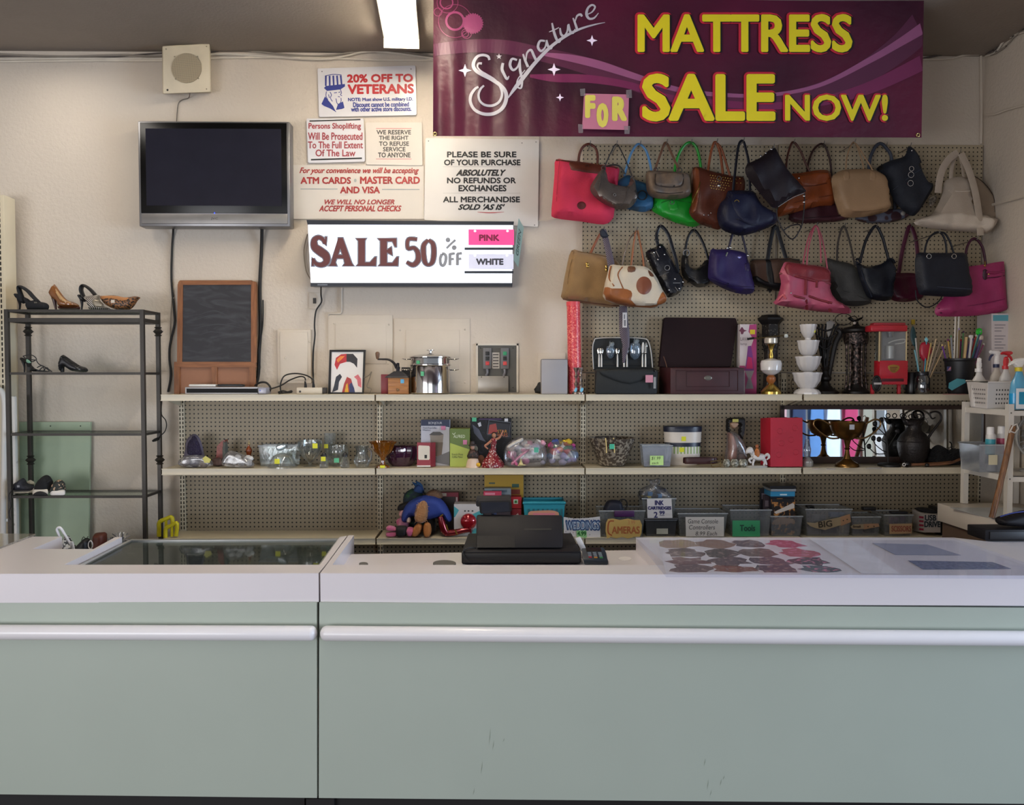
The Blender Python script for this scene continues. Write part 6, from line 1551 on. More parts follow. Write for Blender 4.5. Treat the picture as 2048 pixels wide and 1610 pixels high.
# flat carton in the corner and papers
t = thing('tall_carton','tall white carton with teal band standing in the right corner','carton',(P(1988,789,4.75).x,4.82,S1))
b = B();hexa(b,[P(1983,789,4.742),P(2019,789,4.742),P(1985,788,4.93),P(1955,788,4.93),P(1983,628,4.742),P(2021,628,4.742),P(1988,634,4.93),P(1954,633,4.93)]);obj('carton',b,mat('#c9c0c2',.45,var=.03),t,0)
b = B();pflat(b,[(1986,631),(2019,631),(2019,643),(1986,643)],4.7415);obj('teal_band',b,mat('#5a9fae',.45),t,0)
b = B()
for k in range(9): pflat(b,[(1989,650+6*k+(4 if k > 2 else 0)),(2011-(k % 3)*4,650+6*k+(4 if k > 2 else 0)),(2011-(k % 3)*4,652+6*k+(4 if k > 2 else 0)),(1989,652+6*k+(4 if k > 2 else 0))],4.7415)
obj('small_print',b,mat('#8d8790',.5),t,0,kind='stuff')
rest(t,S1)
b = B();slab(b,[PZ(1885,789.5,S1),PZ(1930,789.5,S1),PZ(1935,788.0,S1),PZ(1890,788.0,S1)],Vector((0,0,.002)));solo('pink_paper',b,mat('#b5837a',.6),'flat pink paper lying on the shelf under the teal tag','paper',smooth=0,z=S1)
# ================================================================ middle shelf
def Y2(y): return min(4.93,max(4.72,F*(1.63-S2)/(y-752)))
def Y3(y): return min(4.93,max(4.72,F*(1.63-S3)/(y-752)))
def sticker(t,q,Y,h,nm='price_sticker',m=None):
    b = B();pbox(b,*q,Y,.0012);return obj(nm,b,m or mat(h,.5),t,0)
YEL,GRN,PNK = '#d9d71f','#58b98a','#c9789a'
m_gl = glass('#f4f7f7',.12,.04,.04,'#b9bdbb');m_gl2 = glass('#f2f5f5',.15,.05,.05,'#c5c8c6')
m_bag = glass('#f4f4f6',.13,.10,.2,'#cfcfd6')
# stones
t = thing('amethyst_geode','dark purple amethyst geode at the left end of the middle shelf','geode',(P(388,930,4.86).x,4.86,S2))
b = B();inflate(b,[(369,932),(371,900),(373,884),(380,875),(388,871),(396,875),(402,886),(407,905),(409,932)],4.87,.09,sm=3,wr=.004,seed=3);obj('rock_shell',b,mat('#5d5665',.8,bump=.6,bs=90,var=.2),t)
b = B();inflate(b,[(374,912),(375,890),(382,879),(389,875),(396,884),(402,900),(403,914),(388,916)],4.835,.03,sm=2,wr=.004,seed=4);obj('crystal_hollow',b,mat('#231838',.25,bump=1,bs=180,var=.3),t)
rest(t,S2)
def bag_of(name,lb,outline,Y,T,balls,S,extra=None,mbag=None):
    t = thing(name,lb,'bag',(P(sum(p[0] for p in outline)/len(outline),930,Y).x,Y,S))
    b = B();inflate(b,outline,Y,T,sm=3,wr=.005,seed=len(balls));obj('clear_bag',b,mbag or m_bag,t)
    for nm,x,y,r,h in balls:
        b = B();ball(b,P(x,y,Y-.01),r*sc_at(Y),r*sc_at(Y)*.8,r*sc_at(Y)*.8,12,8)
        rr = random.Random(x+y)
        for v in b.verts: v.co += Vector((rr.uniform(-1,1),rr.uniform(-1,1),rr.uniform(-1,1)))*r*sc_at(Y)*.13
        obj(nm,b,mat(h,.6,var=.2,vs=40),t,60)
    if extra: extra(t)
    return rest(t,S)
bag_of('stone_bag','clear bag of flat stones with yellow tag in front of the geode',[(357,930),(362,918),(375,913),(395,912),(412,915),(424,924),(425,934),(400,936),(370,936)],4.79,.07,
       [('stone',372,927,9,'#6b5f5c'),('stone',390,928,10,'#4f4a55'),('stone',408,929,10,'#7d726b')],S2,lambda t: obj('yellow_tag',slab(B(),[P(x,y,4.735) for x,y in ((405,919),(411,914),(422,921),(419,928),(409,928))],Vector((0,.001,0))),mat('#c9c16a',.6),t,0))
t = thing('red_agate','cut slab of red agate stone standing right of the geode','stone',(P(444,930,4.86).x,4.86,S2))
b = B();prism(b,[(432,922),(434,898),(444,887),(450,885),(449,921)],4.85,.05);obj('cut_face',b,mat('#7a3226',.4,bump=.3,bs=60,var=.3,vs=30),t,20)
b = B();inflate(b,[(446,922),(448,886),(453,886),(456,900),(454,922)],4.875,.06,sm=2);obj('rough_back',b,mat('#55564f',.8,bump=.4),t)
b = B();inflate(b,[(424,936),(425,924),(434,920),(446,921),(449,936)],4.86,.07,sm=2,wr=.004);obj('rough_base',b,mat('#5a4745',.8,bump=.4,var=.2),t)
rest(t,S2)
rr = random.Random(4)
bag_of('stone_bag','clear bag of white pebbles in front of the amber bottle',[(446,932),(446,918),(454,906),(462,902),(480,907),(496,914),(506,924),(507,934),(478,936)],4.78,.08,
       [('pebble',452+rr.random()*50,914+rr.random()*18,4+3*rr.random(),['#c9c5bf','#b0aba6','#dad7d2','#8f8b88'][i % 4]) for i in range(22)],S2)
t = thing('amber_bottle','slim amber glass bottle with pointed stopper behind the white pebbles','bottle',(P(498,925,4.9).x,4.9,S2))
b = B();plathe(b,498,[(5,927),(4,916),(2.4,912),(4,906),(6,899),(6,896),(4,891),(2,889),(2,886),(3,885)],4.9,20);obj('bottle_body',b,mat('#8a3f1a',.15,coat=.4),t)
b = B();plathe(b,498,[(2.5,886),(3,884),(1.6,881),(1,877)],4.9,14);obj('stopper',b,mat('#b5a27a',.3,.4),t)
rest(t,S2)
# glassware
def glassware(nm,lb,cat,cx,prof,Y,m=None,part='glass_body',st=None,rip=0,rn=12,n=36,sy=1):
    t = thing(nm,lb,cat,(P(cx,930,Y).x,Y,S2))
    b = B();plathe(b,cx,prof,Y,n,rip=rip,rn=rn,cap=False,sy=sy);obj(part,b,m or m_gl,t)
    if st: sticker(t,st[:4],Y-max(w for w,_ in prof)*sc_at(Y)*sy-.001,st[4])
    rest(t,S2);return t
t = thing('crystal_box','rectangular cut crystal dish behind the glass dome','dish',(P(555,927,4.88).x,4.88,S2))
bin_(t,517,594,887,928,4.85,.10,m_gl2,S2,.9,True,th=.005)
for k in range(7):
    x = 524+10*k;b = B();ptube(b,[(x,922),(x+5,908),(x,896)],.8,4.851,5,smooth=0);ptube(b,[(x+5,922),(x,908),(x+5,896)],.8,4.851,5,smooth=0);obj('cut_pattern',b,m_gl2,t,kind='stuff')
b = B();inflate(b,[(552,892),(560,888),(574,888),(572,896),(560,902),(553,900)],4.84,.02,sm=2);obj('wrapping',b,glass('#dfe9ee',.3,.3,.2,'#b5c5cd'),t)
rest(t,S2)
glassware('glass_dome','clear glass dome cover lying in front of the crystal dish','dome',565,[(29,934),(29,931),(26,929),(24,920),(19,911),(10,906),(1,905)],4.79,m_gl2,'dome',(549,917,559,927,YEL))
glassware('stemmed_bowl','large clear cut glass stemmed bowl with yellow price sticker','bowl',620,[(13,932),(4,929),(3,924),(10,918),(20,907),(24,894),(24,882),(22,880),(22,892),(17,906)],4.84,m_gl2,'bowl',(625,886,635,896,YEL),.02,16)
for k in range(9):
    a = -1.2+.3*k
    b = B();p0 = P(620,917,4.84);r0,r1 = .03,.062;tube(b,[p0+Vector((r0*math.sin(a),-r0*math.cos(a),0)),p0+Vector((r1*math.sin(a),-r1*math.cos(a),.05))],.0016,5);o = obj('cut_facet',b,m_gl2,[q for q in bpy.data.objects if q.name.startswith('stemmed_bowl')][0])
glassware('tall_tumbler','tall square crystal tumbler standing at the back of the glassware','tumbler',660,[(9,926),(9.5,922),(11,880),(12,862),(11,862),(10,885),(8,920)],4.9,m_gl2,'tumbler',(648,884,656,892,YEL),0,4,8)
glassware('cut_glass_bowl','clear cut glass bowl behind the two glass shakers, green sticker','bowl',677,[(12,931),(8,928),(14,921),(19,908),(19,892),(17,889),(17,906),(12,921)],4.85,m_gl2,'bowl',(668,915,678,924,GRN),.03,12)
for x,lb,c in ((648,'left glass shaker with black top and yellow sticker',YEL),(690,'right glass shaker with black top',None)):
    t = thing('glass_shaker',lb,'shaker',(P(x,934,4.77).x,4.77,S2),'glass shakers')
    b = B();plathe(b,x,[(8,934),(8.5,931),(8,922),(5.5,914),(5,911)],4.77,8,rip=.04,rn=8);obj('shaker_body',b,m_gl2,t,20)
    b = B();plathe(b,x,[(5.4,912),(5.2,908),(2.5,904),(1,903)],4.77,20);obj('shaker_top',b,mat('#1d1b1c',.4),t)
    if c: sticker(t,(642,912,651,921),4.742,c)
    rest(t,S2)
t = glassware('sugar_pot','clear ribbed glass pot with bright handle at the right of the glassware','pot',724,[(11,934),(13,931),(16,924),(16,918),(12,910),(11,902),(14,891),(13,891),(10,902),(11,910),(14,919)],4.79,m_gl2,'pot_body',None,.03,14)
b = B();ptube(b,[(735,896,4.78),(742,903,4.78),(742,918,4.78),(737,927,4.78)],1.8,4.78);obj('pot_handle',b,mat('#b5b2ae',.15,.8),t)
# amber compote, purple bowl
glassware('amber_compote','ruffled amber glass compote at the left of the second bay','compote',766,[(12,935),(12,932),(5,929),(3.5,922),(4,916),(9,910),(16,903),(19,895),(21,889),(26,883),(24,883),(19,890),(16,899),(8,908)],4.775,glass('#a8641c',.18,.55,.05,'#9a5a14'),'ruffled_glass',(760,931,770,936,YEL),.10,8,48)
glassware('purple_bowl','purple tinted ribbed glass bowl behind the red box','bowl',803,[(18,931),(24,925),(30,912),(33,899),(31,892),(28,894),(28,905),(22,922),(10,927)],4.87,glass('#8a5a80',.15,.55,.05,'#4a2440'),'bowl',None,.05,14,56,.8)
# cartons
def carton(nm,lb,q,Y,dep,h,S,cat='box',prints=(),texts=(),rough=.45,rot=0):
    t = thing(nm,lb,cat,(P((q[0]+q[2])/2,q[3],Y).x,Y+dep/2,S))
    b = B();pbox(b,*q,Y,dep,.001);obj('carton',b,mat(h,rough,var=.03) if isinstance(h,str) else h,t,0)
    for k,(n2,pts,c) in enumerate(prints):
        b = B();pflat(b,pts,Y-.0005-.0003*k);obj(n2,b,mat(c,.45,var=.05) if isinstance(c,str) else c,t,0)
    for s,a,b0,c,d,colr in texts:
        b = B();ptext(b,s,a,b0,c,d,Y-.0006-.0003*(len(prints)+1));obj('lettering',b,mat(colr,.5),t,0)
    rest(t,S);return t
rect = lambda a,b,c,d: [(a,b),(c,b),(c,d),(a,d)]
t = thing('red_box','small dark red box with white label and black mark on the middle shelf','box',(P(853,935,4.78).x,4.8,S2))
b = B();hexa(b,[P(834,935,4.77),P(861,935,4.77),P(871,934,4.83),P(845,934,4.83),P(834,886,4.77),P(861,887,4.77),P(871,886,4.83),P(845,886,4.83)]);obj('carton',b,mat('#8a2634',.45),t,0)
b = B();pflat(b,[(836.5,894),(838,892),(858,893),(859.5,895),(859.5,919),(858,921),(838,921),(836.5,919)],4.7693);obj('label',b,mat('#d6cbbb',.5),t,0)
b = B();pflat(b,rect(849,911,854,918),4.7688);obj('black_mark',b,mat('#16120f',.5),t,0)
b = B();pflat(b,rect(834,932,861,935),4.7693);obj('white_edge',b,mat('#cfc8c0',.5),t,0)
rest(t,S2)
t = carton('press_carton','white and navy coffee press carton standing behind the small red box',(842,837,899,929),4.86,.08,'#b9b9c2',S2,'carton',
    [('navy_band',rect(842,837,899,849),'#1c2746'),('navy_corner',[(885,849),(899,849),(899,852),(894,851)],'#1c2746'),('press_photo',[(860,866),(868,862),(880,862),(887,866),(883,912),(863,912)],'#8d8378'),('press_lid',[(858,867),(866,861),(880,861),(887,866),(880,868),(866,868)],'#4a4746'),('coffee_photo',[(863,882),(886,882),(883,910),(864,910)],'#6a5a4a'),('shadow_photo',[(870,912),(899,900),(899,928),(870,922)],'#6a686c')],
    [('BONJOUR',857,841,884,847,'#c9c9cf'),('French Press Coffee',846,851,873,855,'#55566a'),('Maker',846,856,862,859,'#55566a')])
sticker(t,(882,852,891,860),4.855,PNK)
t = carton('press_carton','two tone green coffee press carton reading ALFRED',(900,858,939,934),4.80,.09,'#a3b04a',S2,'carton',
    [('dark_green_top',[(900,858),(939,858),(939,899),(900,886)],'#5d7030')],
    [('ALFRED',907,870,930,876,'#d6dcc0'),('French Press',904,907,926,911,'#3a451c'),('Coffee Maker',904,912,926,916,'#3a451c')])
sticker(t,(926,880,934,889),4.795,PNK)
b = B();stroke(b,[(905,866),(907.5,869),(911,865)],.5,4.797);obj('leaf_mark',b,mat('#d6dcc0',.5),t,0)
# puzzle box: space scene without its figures
t = carton('puzzle_box','large black space puzzle box with framed title panel',(941,833,1023,927),4.88,.05,spots('#0d0c12','#2a2a3a',30,.66,.6,'noise',soft=.06),S2,'box',
    [('purple_band',rect(958,833,1003,836),'#3a1f4a'),('picture_panel',[(978,840),(1021,845),(1018,873),(974,868)],'#1c1c24'),('red_picture',[(979,846),(992,843),(995,860),(976,865)],'#9c3a34'),('swirl_print',[(945,845),(958,855),(966,872),(972,880),(960,876),(948,862)],'#4a4d5f'),('glow_print',[(955,843),(961,840),(963,848),(958,850)],'#c5c3c8'),('planet_print',disc(962,915,7,9,14),'#7d4a2a'),('panel_print',disc(950,894,6,7,12),'#8d8d85')],
    [('STAR',995,856,1014,862,'#d08a2a'),('WARS',994,863,1015,870,'#d06a2a')])
sticker(t,(944,835,953,843),4.875,GRN);sticker(t,(1009,837,1016,843),4.875,'#d6d3d3')
b = B();q = [P(x,y,4.8765) for x,y in ((978,840),(1021,845),(1018,873),(974,868))];tube(b,q,.0012,5,True);obj('panel_border',b,mat('#9a9ca5',.4),t)
# figurines
t = thing('figurine','small figurine with pale bell skirt and dark top in front of the puzzle box','figurine',(P(946,935,4.78).x,4.78,S2))
b = B();plathe(b,946,[(14,936),(14,933),(12,924),(10,919),(6,917)],4.78,24);obj('bell_skirt',b,mat('#d2b8a2',.4,var=.1),t)
b = B();inflate(b,[(935,918),(936,908),(940,901),(948,900),(955,905),(957,918)],4.78,.05,sm=2,wr=.004);obj('torso',b,spots('#2a2420','#5a3a30',70,.55,.6,'noise'),t)
b = B();ball(b,P(945,896,4.78),.013,.013,.015);obj('head',b,mat('#b58a72',.5),t)
b = B();plathe(b,945,[(8,893),(8,891),(5,889),(4,884)],4.78,18);obj('hat',b,mat('#2a1f1c',.6),t)
b = B();ball(b,P(957,931,4.75),.012);obj('yellow_ball',b,mat('#d0a01f',.4),t)
rest(t,S2)
t = thing('flamenco_figurine','dancer figurine in red dress with white polka dots','figurine',(P(985,933,4.79).x,4.79,S2))
m_dot = spots('#c7b0a8','#7a1720',85,.38,.4,'voronoi',soft=.04)
b = B();plathe(b,985,[(21,934),(22,930),(21,926),(17,920),(12,913),(8,906),(6,898)],4.79,40,rip=.07,rn=9);obj('ruffled_skirt',b,m_dot,t)
b = B();plathe(b,987,[(6,900),(5,892),(6.5,886),(7,880),(3,876)],4.79,18,sy=.7);obj('bodice',b,m_dot,t)
b = B();ptube(b,[(990,879),(998,876),(1003,868),(1006,860)],[2.6,2.4,1.8,1.2],4.79);obj('raised_arm',b,mat('#b0755a',.5),t)
b = B();ptube(b,[(983,881),(975,888),(970,892),(976,898)],[2.6,2.4,2,1.2],4.77);obj('bent_arm',b,mat('#b0755a',.5),t)
b = B();ball(b,P(988,871,4.79),.0125,.0125,.015);obj('head',b,mat('#b07a5c',.5),t)
b = B();ball(b,P(988,868,4.80),.0135,.012,.012);obj('hair',b,mat('#1a1312',.5),t)
rest(t,S2)
rr = random.Random(9)
bag_of('toy_bag','clear bag of pink and white plastic toys right of the dancer figurine',[(1008,930),(1008,905),(1014,890),(1028,880),(1042,874),(1050,880),(1070,880),(1086,888),(1095,906),(1094,926),(1082,935),(1040,936),(1018,935)],4.81,.16,
       [('toy',1014+rr.random()*72,888+rr.random()*40,5+6*rr.random(),['#c9748f','#d8d3cf','#b9a9a0','#d89aa8','#cfcad0','#b8b0c0'][i % 6]) for i in range(24)],S2,
       lambda t: sticker(t,(1068,898,1077,908),4.715,'#4aa58c'))
t = bpy.data.objects['toy_bag']
for q,h in (([(1016,905),(1022,903),(1036,928),(1030,930)],'#c45f84'),([(1022,925),(1036,912),(1056,898),(1058,902),(1040,916),(1026,930)],'#d08aa0'),([(1038,928),(1042,914),(1046,928),(1054,930),(1036,932)],'#d8c68a'),([(1014,892),(1030,882),(1044,876),(1046,882),(1030,890),(1018,897)],'#cdc6be')):
    b = B();inflate(b,q,4.74,.02,sm=2);obj('toy',b,mat(h,.45),t)
bag_of('toy_bag','clear bag of colourful small toys at the right end of the second bay',[(1092,928),(1094,912),(1096,896),(1102,886),(1114,882),(1130,884),(1146,892),(1156,906),(1158,920),(1150,930),(1120,935),(1098,934)],4.83,.14,
       [('toy',1098+rr.random()*50,886+rr.random()*22,4+4*rr.random(),['#b0302a','#c9a92a','#2f6a3a','#b03a7a','#d6d3cf','#8f3a9a','#c9602a','#3a4a8a'][i % 8]) for i in range(26)]+[('toy',1100+rr.random()*52,912+rr.random()*16,6+3*rr.random(),['#9a8fb5','#b0a8c4','#6a7f9a'][i % 3]) for i in range(10)],S2)
# ---------------------------------------------------------------- third bay
glassware('patterned_bowl','wide glass bowl covered in small dark flowers, on the middle shelf','bowl',1224,[(20,932),(26,930),(30,922),(37,904),(44,886),(47,876),(45,876),(38,898),(28,924),(10,928)],4.86,spots('#4a4038','#8f8474',60,.53,.2,'noise',soft=.04),'bowl',(1219,889,1229,899,'#3fae8c'))
t = [q for q in bpy.data.objects if q.name.startswith('patterned_bowl')][0]
for x in (1211,1227):
    b = B();ptube(b,[(x,876),(x+1.5,890),(x+2,906)],1.6,4.735,6);obj('gold_ribbon',b,mat('#c9b37a',.25,.7),t)
t = thing('plastic_box','clear plastic box of small things marked 1.99 each','box',(P(1305,935,4.8).x,4.82,S2))
bin_(t,1284,1345,894,936,4.76,.085,m_bin,S2,.86)
for k in range(7):
    c = P(1293+7*k,929,4.79+.008*(k % 3));b = B();ball(b,c,.014,.012,.016,10,8);obj('small_thing',b,mat(['#6a5f7a','#8a7f78','#4f4a66','#9a8f88'][k % 4],.6),t)
b = B();pbox(b,1300,913,1327,932,4.757,.001);n_ = obj('price_note',b,mat('#b9dc8a',.6),t,0)
b = B();ptext(b,'$1.99',1303,915,1321,922,4.7562,.02,.2);ptext(b,'each',1304,925,1317,930,4.7562,.0,.2);obj('lettering',b,mat('#26331c',.6),n_,0)
rest(t,S2)
t = thing('round_tins','stack of two cream round tins with navy lids on the middle shelf','tins',(P(1365,932,4.86).x,4.86,S2))
Yt2 = 4.905;m_cream = mat('#d8cdbf',.35);m_navy = mat('#1d2234',.35)
for nm,pr,m in (('lower_dish',[(30,935),(33,930),(35,914),(35,911)],m_cream),('striped_band',[(35.5,912),(35.5,897)],None),('lower_lid',[(36,898),(36,890),(34,889)],m_navy),('upper_tin',[(37,890),(38,868)],m_cream),('upper_lid',[(38.5,869),(39,866),(39,859),(37,857.5)],m_navy)):
    b = B();plathe(b,1365,pr,Yt2,44,sy=.5);obj(nm,b,m or spots('#d6d0c0','#8aa05a',16,.62,.4,'wavex',soft=.03),t)
sticker(t,(1363,879,1372,888),4.848,YEL);sticker(t,(1359,901,1368,910),4.852,YEL)
rest(t,S2)
t = thing('belt','coiled dark brown leather belt with brass buckle on the shelf edge','belt',(P(1400,938,4.75).x,4.75,S2))
b = B()
for k,(x0,x1,dz) in enumerate(((1366,1424,0),(1372,1428,.0))):
    pts = [P(x0+6,936,4.755+.02*k),P((x0+x1)/2,938,4.75+.02*k),P(x1,938,4.752+.02*k),P(x1+6,936,4.77+.02*k),P(x1,933,4.80+.01*k),P((x0+x1)/2,932,4.81+.01*k),P(x0+2,933,4.80+.01*k)]
    for p in pts: p.z = S2+.018
    tube(b,pts,.017,8,True,4,.14,None)
obj('leather_strap',b,mat('#3a1c1c',.4),t)
b = B();q = [P(1421,930,4.737),P(1442,927,4.737),P(1441,939,4.737),P(1424,941,4.737)];tube(b,q,.0035,8,True);obj('buckle',b,mat('#b09a6a',.25,.9),t)
b = B();tube(b,[P(1422,936,4.735),P(1441,933,4.735)],.0025,6);obj('buckle_pin',b,mat('#b09a6a',.25,.9),t)
rest(t,S2)
t = thing('bagged_doll','dark haired doll in peach clothes wrapped in clear plastic','doll',(P(1466,925,4.88).x,4.88,S2))
b = B();inflate(b,[(1455,868),(1463,868),(1470,880),(1474,900),(1472,920),(1462,926),(1455,920),(1456,890)],4.87,.07,sm=3,wr=.004);obj('peach_dress',b,mat('#b0745a',.4,var=.2,vs=30),t)
b = B();inflate(b,[(1458,846),(1476,846),(1475,854),(1467,860),(1460,854)],4.86,.05,sm=2);obj('face',b,mat('#a8876f',.5),t)
b = B();inflate(b,[(1452,864),(1452,846),(1455,838),(1484,837),(1490,842),(1490,860),(1484,882),(1476,868),(1478,850),(1460,850),(1460,866)],4.88,.06,sm=2);obj('black_hair',b,mat('#131114',.5),t)
b = B();inflate(b,[(1448,928),(1452,896),(1454,866),(1466,864),(1480,874),(1492,896),(1494,915),(1486,928),(1464,932)],4.87,.11,sm=2,wr=.006);obj('clear_wrap',b,m_bag,t)
b = B();inflate(b,[(1474,926),(1476,912),(1488,910),(1492,920),(1486,928)],4.86,.05,sm=2);obj('brown_boots',b,mat('#6a4a34',.5),t)
sticker(t,(1465,840,1477,846),4.835,'#b9b05a')
rest(t,S2)
for i,(x,r,lb) in enumerate(((1453,7,'left small clear glass votive in front of the bagged doll'),(1469,8,'middle small greenish glass votive in front of the bagged doll'),(1486,9,'right small glass votive beside the horse figurine'))):
    glassware('glass_votive',lb,'votive',x,[(r*.6,937),(r,932),(r,926),(r*.7,921),(r*.6,921),(r*.9,926),(r*.8,932)],4.76,spots('#6a685c','#b9b6a8',80,.55,.15,'noise',soft=.08),'votive_glass',None)
t = thing('horse_figurine','white horse figurine with a small rider in orange','figurine',(P(1514,938,4.75).x,4.75,S2))
m_hw = spots('#d6d2cf','#7d7774',50,.66,.4,'noise',soft=.05)
b = B();inflate(b,[(1504,914),(1514,911),(1526,912),(1530,916),(1529,923),(1520,926),(1508,924),(1503,920)],4.75,.04,sm=2);obj('horse_body',b,m_hw,t)
b = B();inflate(b,[(1491,908),(1494,901),(1500,898),(1505,900),(1509,908),(1511,918),(1504,921),(1500,912),(1496,911),(1493,912)],4.75,.03,sm=2);obj('head_and_neck',b,m_hw,t)
for q in ([(1505,920),(1498,924),(1502,930)],[(1509,922),(1506,930),(1506,936)],[(1524,922),(1529,928),(1527,935)],[(1527,920),(1531,927),(1533,934)]):
    b = B();ptube(b,q,[3,2.2,2],4.75);obj('leg',b,m_hw,t)
b = B();ptube(b,[(1529,917),(1535,913),(1538,919),(1533,924)],[2.4,3,2.6,1],4.75);obj('tail',b,m_hw,t)
b = B();inflate(b,[(1509,915),(1510,904),(1515,900),(1519,905),(1520,915),(1515,920)],4.74,.03,sm=2);obj('rider_body',b,mat('#b06a34',.5,var=.25,vs=60),t)
b = B();ball(b,P(1514,897,4.74),.010,.010,.011);obj('rider_head',b,mat('#a8623a',.5),t)
b = B();plathe(b,1513,[(22,939),(22,936),(18,935)],4.75,20,sy=.4);obj('base',b,mat('#a8a49c',.5),t)
rest(t,S2)
t = thing('red_gift_box','tall bright red embossed gift box on the middle shelf','box',(P(1570,939,4.76).x,4.79,S2))
b = B();hexa(b,[P(1541,939,4.742),P(1605,939,4.742),P(1598,936,4.86),P(1521,936,4.86),P(1541,841,4.742),P(1605,841,4.742),P(1598,842,4.86),P(1521,842,4.86)]);obj('box',b,mat('#ad1a30',.45,bump=.1,bs=30),t,0)
for x,y in ((1560,868),(1590,862),(1582,885),(1563,892),(1592,910),(1558,915)):
    b = B();torus(b,P(x,y,4.742),.016,.0012,'Y',20,5);obj('embossed_ring',b,mat('#a3182c',.4),t)
rest(t,S2)
# ---------------------------------------------------------------- fourth bay
t = thing('wall_mirror','long framed mirror leaning behind the trophy cup and pitcher','mirror',(P(1765,930,4.93).x,4.93,S2))
ym = lambda y: 4.955+.008*(930-y)/112
def mq(pts,f,d=.012): return slab(B(),[P(x,y,ym(y)-f) for x,y in pts],Vector((0,d,0)))
m_fr = mat('#3a2a24',.45,var=.2)
obj('mirror_glass',mq([(1565,922),(1968,922),(1970,823),(1566,823)],0,.004),mat('#e3e8ea',.02,1,var=0),t,0)
for q in ([(1560,932),(1569,932),(1569,817),(1561,817)],[(1966,932),(1975,932),(1976,817),(1968,817)],[(1561,824),(1976,824),(1976,816),(1561,816)],[(1560,932),(1975,932),(1975,919),(1560,919)]): obj('frame_bar',mq(q,.012,.014),m_fr,t,0)
rest(t,S2)
t = thing('glass_lamp','small clear glass lamp between the red box and trophy','lamp',(P(1615,933,4.8).x,4.8,S2))
b = B();plathe(b,1615,[(10,934),(11,930),(11,924),(7,919),(4,916)],4.8,24);obj('lamp_base',b,mat('#a9a8a6',.15,.4),t)
b = B();plathe(b,1614,[(4,916),(7,908),(8,900),(5,890),(3.5,880)],4.8,24,cap=False);obj('chimney',b,m_gl2,t)
rest(t,S2)
m_trb = mat('#77582e',.28,.9,var=.2,vs=15)
t = thing('trophy_cup','tarnished brass two handled trophy cup in front of the mirror','trophy',(P(1694,937,4.78).x,4.78,S2))
Yy = 4.78
b = B();plathe(b,1694,[(23,937),(23,934),(21,930),(12,925),(8,921)],Yy,36);obj('foot',b,m_trb,t)
b = B();plathe(b,1694,[(8,922),(5,912),(4,903),(6,901),(4,899),(5,892),(7,884),(12,881)],Yy,28);obj('stem',b,m_trb,t)
b = B();plathe(b,1694,[(12,882),(24,875),(31,864),(34,852),(35,847),(33,848),(29,862),(20,873),(3,878)],Yy,44,cap=False);obj('bowl',b,m_trb,t)
for s in (-1,1):
    b = B();ptube(b,[(1694+s*16,880),(1694+s*34,880),(1694+s*52,870),(1694+s*66,856),(1694+s*65,845),(1694+s*54,843),(1694+s*40,850),(1694+s*33,853)],1.8,Yy);obj('handle',b,mat('#94744a',.25,.9),t)
b = B();pbox(b,1699,853,1709,863,Yy-.1,.0012);sb = obj('price_sticker',b,mat('#b9bcc4',.5),t,0)
rest(t,S2)
m_bki = mat('#171515',.5,.3)
t = thing('iron_flower_stand','thin black iron flower stand with round base by the trophy','flower stand',(P(1778,936,4.78).x,4.78,S2))
b = B();plathe(b,1778,[(22,937),(22,933),(18,931),(2,930)],4.805,28);obj('round_base',b,m_bki,t)
b = B();ptube(b,[(1776,932),(1775,900),(1771,870),(1764,848)],1.5,4.805);obj('main_stem',b,m_bki,t)
for q in ([(1775,910),(1764,905),(1750,893),(1747,884)],[(1773,880),(1768,872),(1755,860),(1748,854)],[(1774,895),(1768,888),(1760,884)],[(1775,900),(1788,880),(1794,870)],[(1772,912),(1752,912),(1738,900)]):
    b = B();ptube(b,q,1.0,4.81,6);obj('twig',b,m_bki,t)
for x,y in ((1763,845),(1750,853),(1747,882),(1758,884),(1795,868),(1738,898)):
    b = B();inflate(b,[(x-4,y+3),(x-5,y-3),(x,y-6),(x+4,y-4),(x+4,y+3),(x,y+5)],4.81,.014,sm=2);obj('iron_bud',b,m_bki,t)
rest(t,S2)
t = thing('metal_pitcher','dark metal pitcher with scrolled handle in front of the mirror','pitcher',(P(1828,928,4.86).x,4.86,S2))
m_pit = mat('#2c2726',.45,.5,bump=.3,bs=80,var=.25)
b = B();plathe(b,1826,[(18,929),(20,925),(26,912),(30,894),(30,880),(24,868),(16,860),(14,852),(16,843),(20,838),(18,839),(13,850)],4.86,36,cap=False);obj('pitcher_body',b,m_pit,t)
b = B();inflate(b,[(1811,850),(1806,840),(1800,834),(1812,838),(1826,841),(1842,836),(1848,830),(1844,842),(1839,852)],4.85,.06,sm=2);obj('flared_rim',b,m_pit,t)
b = B();ptube(b,[(1853,880),(1862,866),(1874,850),(1882,838),(1880,826),(1870,822),(1860,826),(1864,836),(1871,834)],[3,2.6,2.4,2.2,2,2,1.8,1.6,1.2],4.86);obj('scroll_handle',b,m_pit,t)
b = B();torus(b,P(1826,881,4.86),.087,.003,'Z',36,6);obj('belly_band',b,m_pit,t)
for x in (1808,1822,1838):
    b = B();torus(b,P(x,832,4.86),.013,.003,'Y',18,6);obj('rim_scroll',b,m_pit,t)
rest(t,S2)
t = thing('fur_piece','black fluffy fur piece lying right of the dark pitcher','fur',(P(1890,930,4.84).x,4.84,S2))
b = B();inflate(b,[(1858,926),(1859,908),(1864,896),(1876,889),(1890,895),(1902,903),(1914,897),(1928,900),(1932,912),(1930,926),(1890,930)],4.85,.10,sm=3,wr=.008,seed=5);fb = obj('fur_body',b,mat('#0e0d0f',.9,bump=1,bs=200),t)
rr = random.Random(6);b = B()
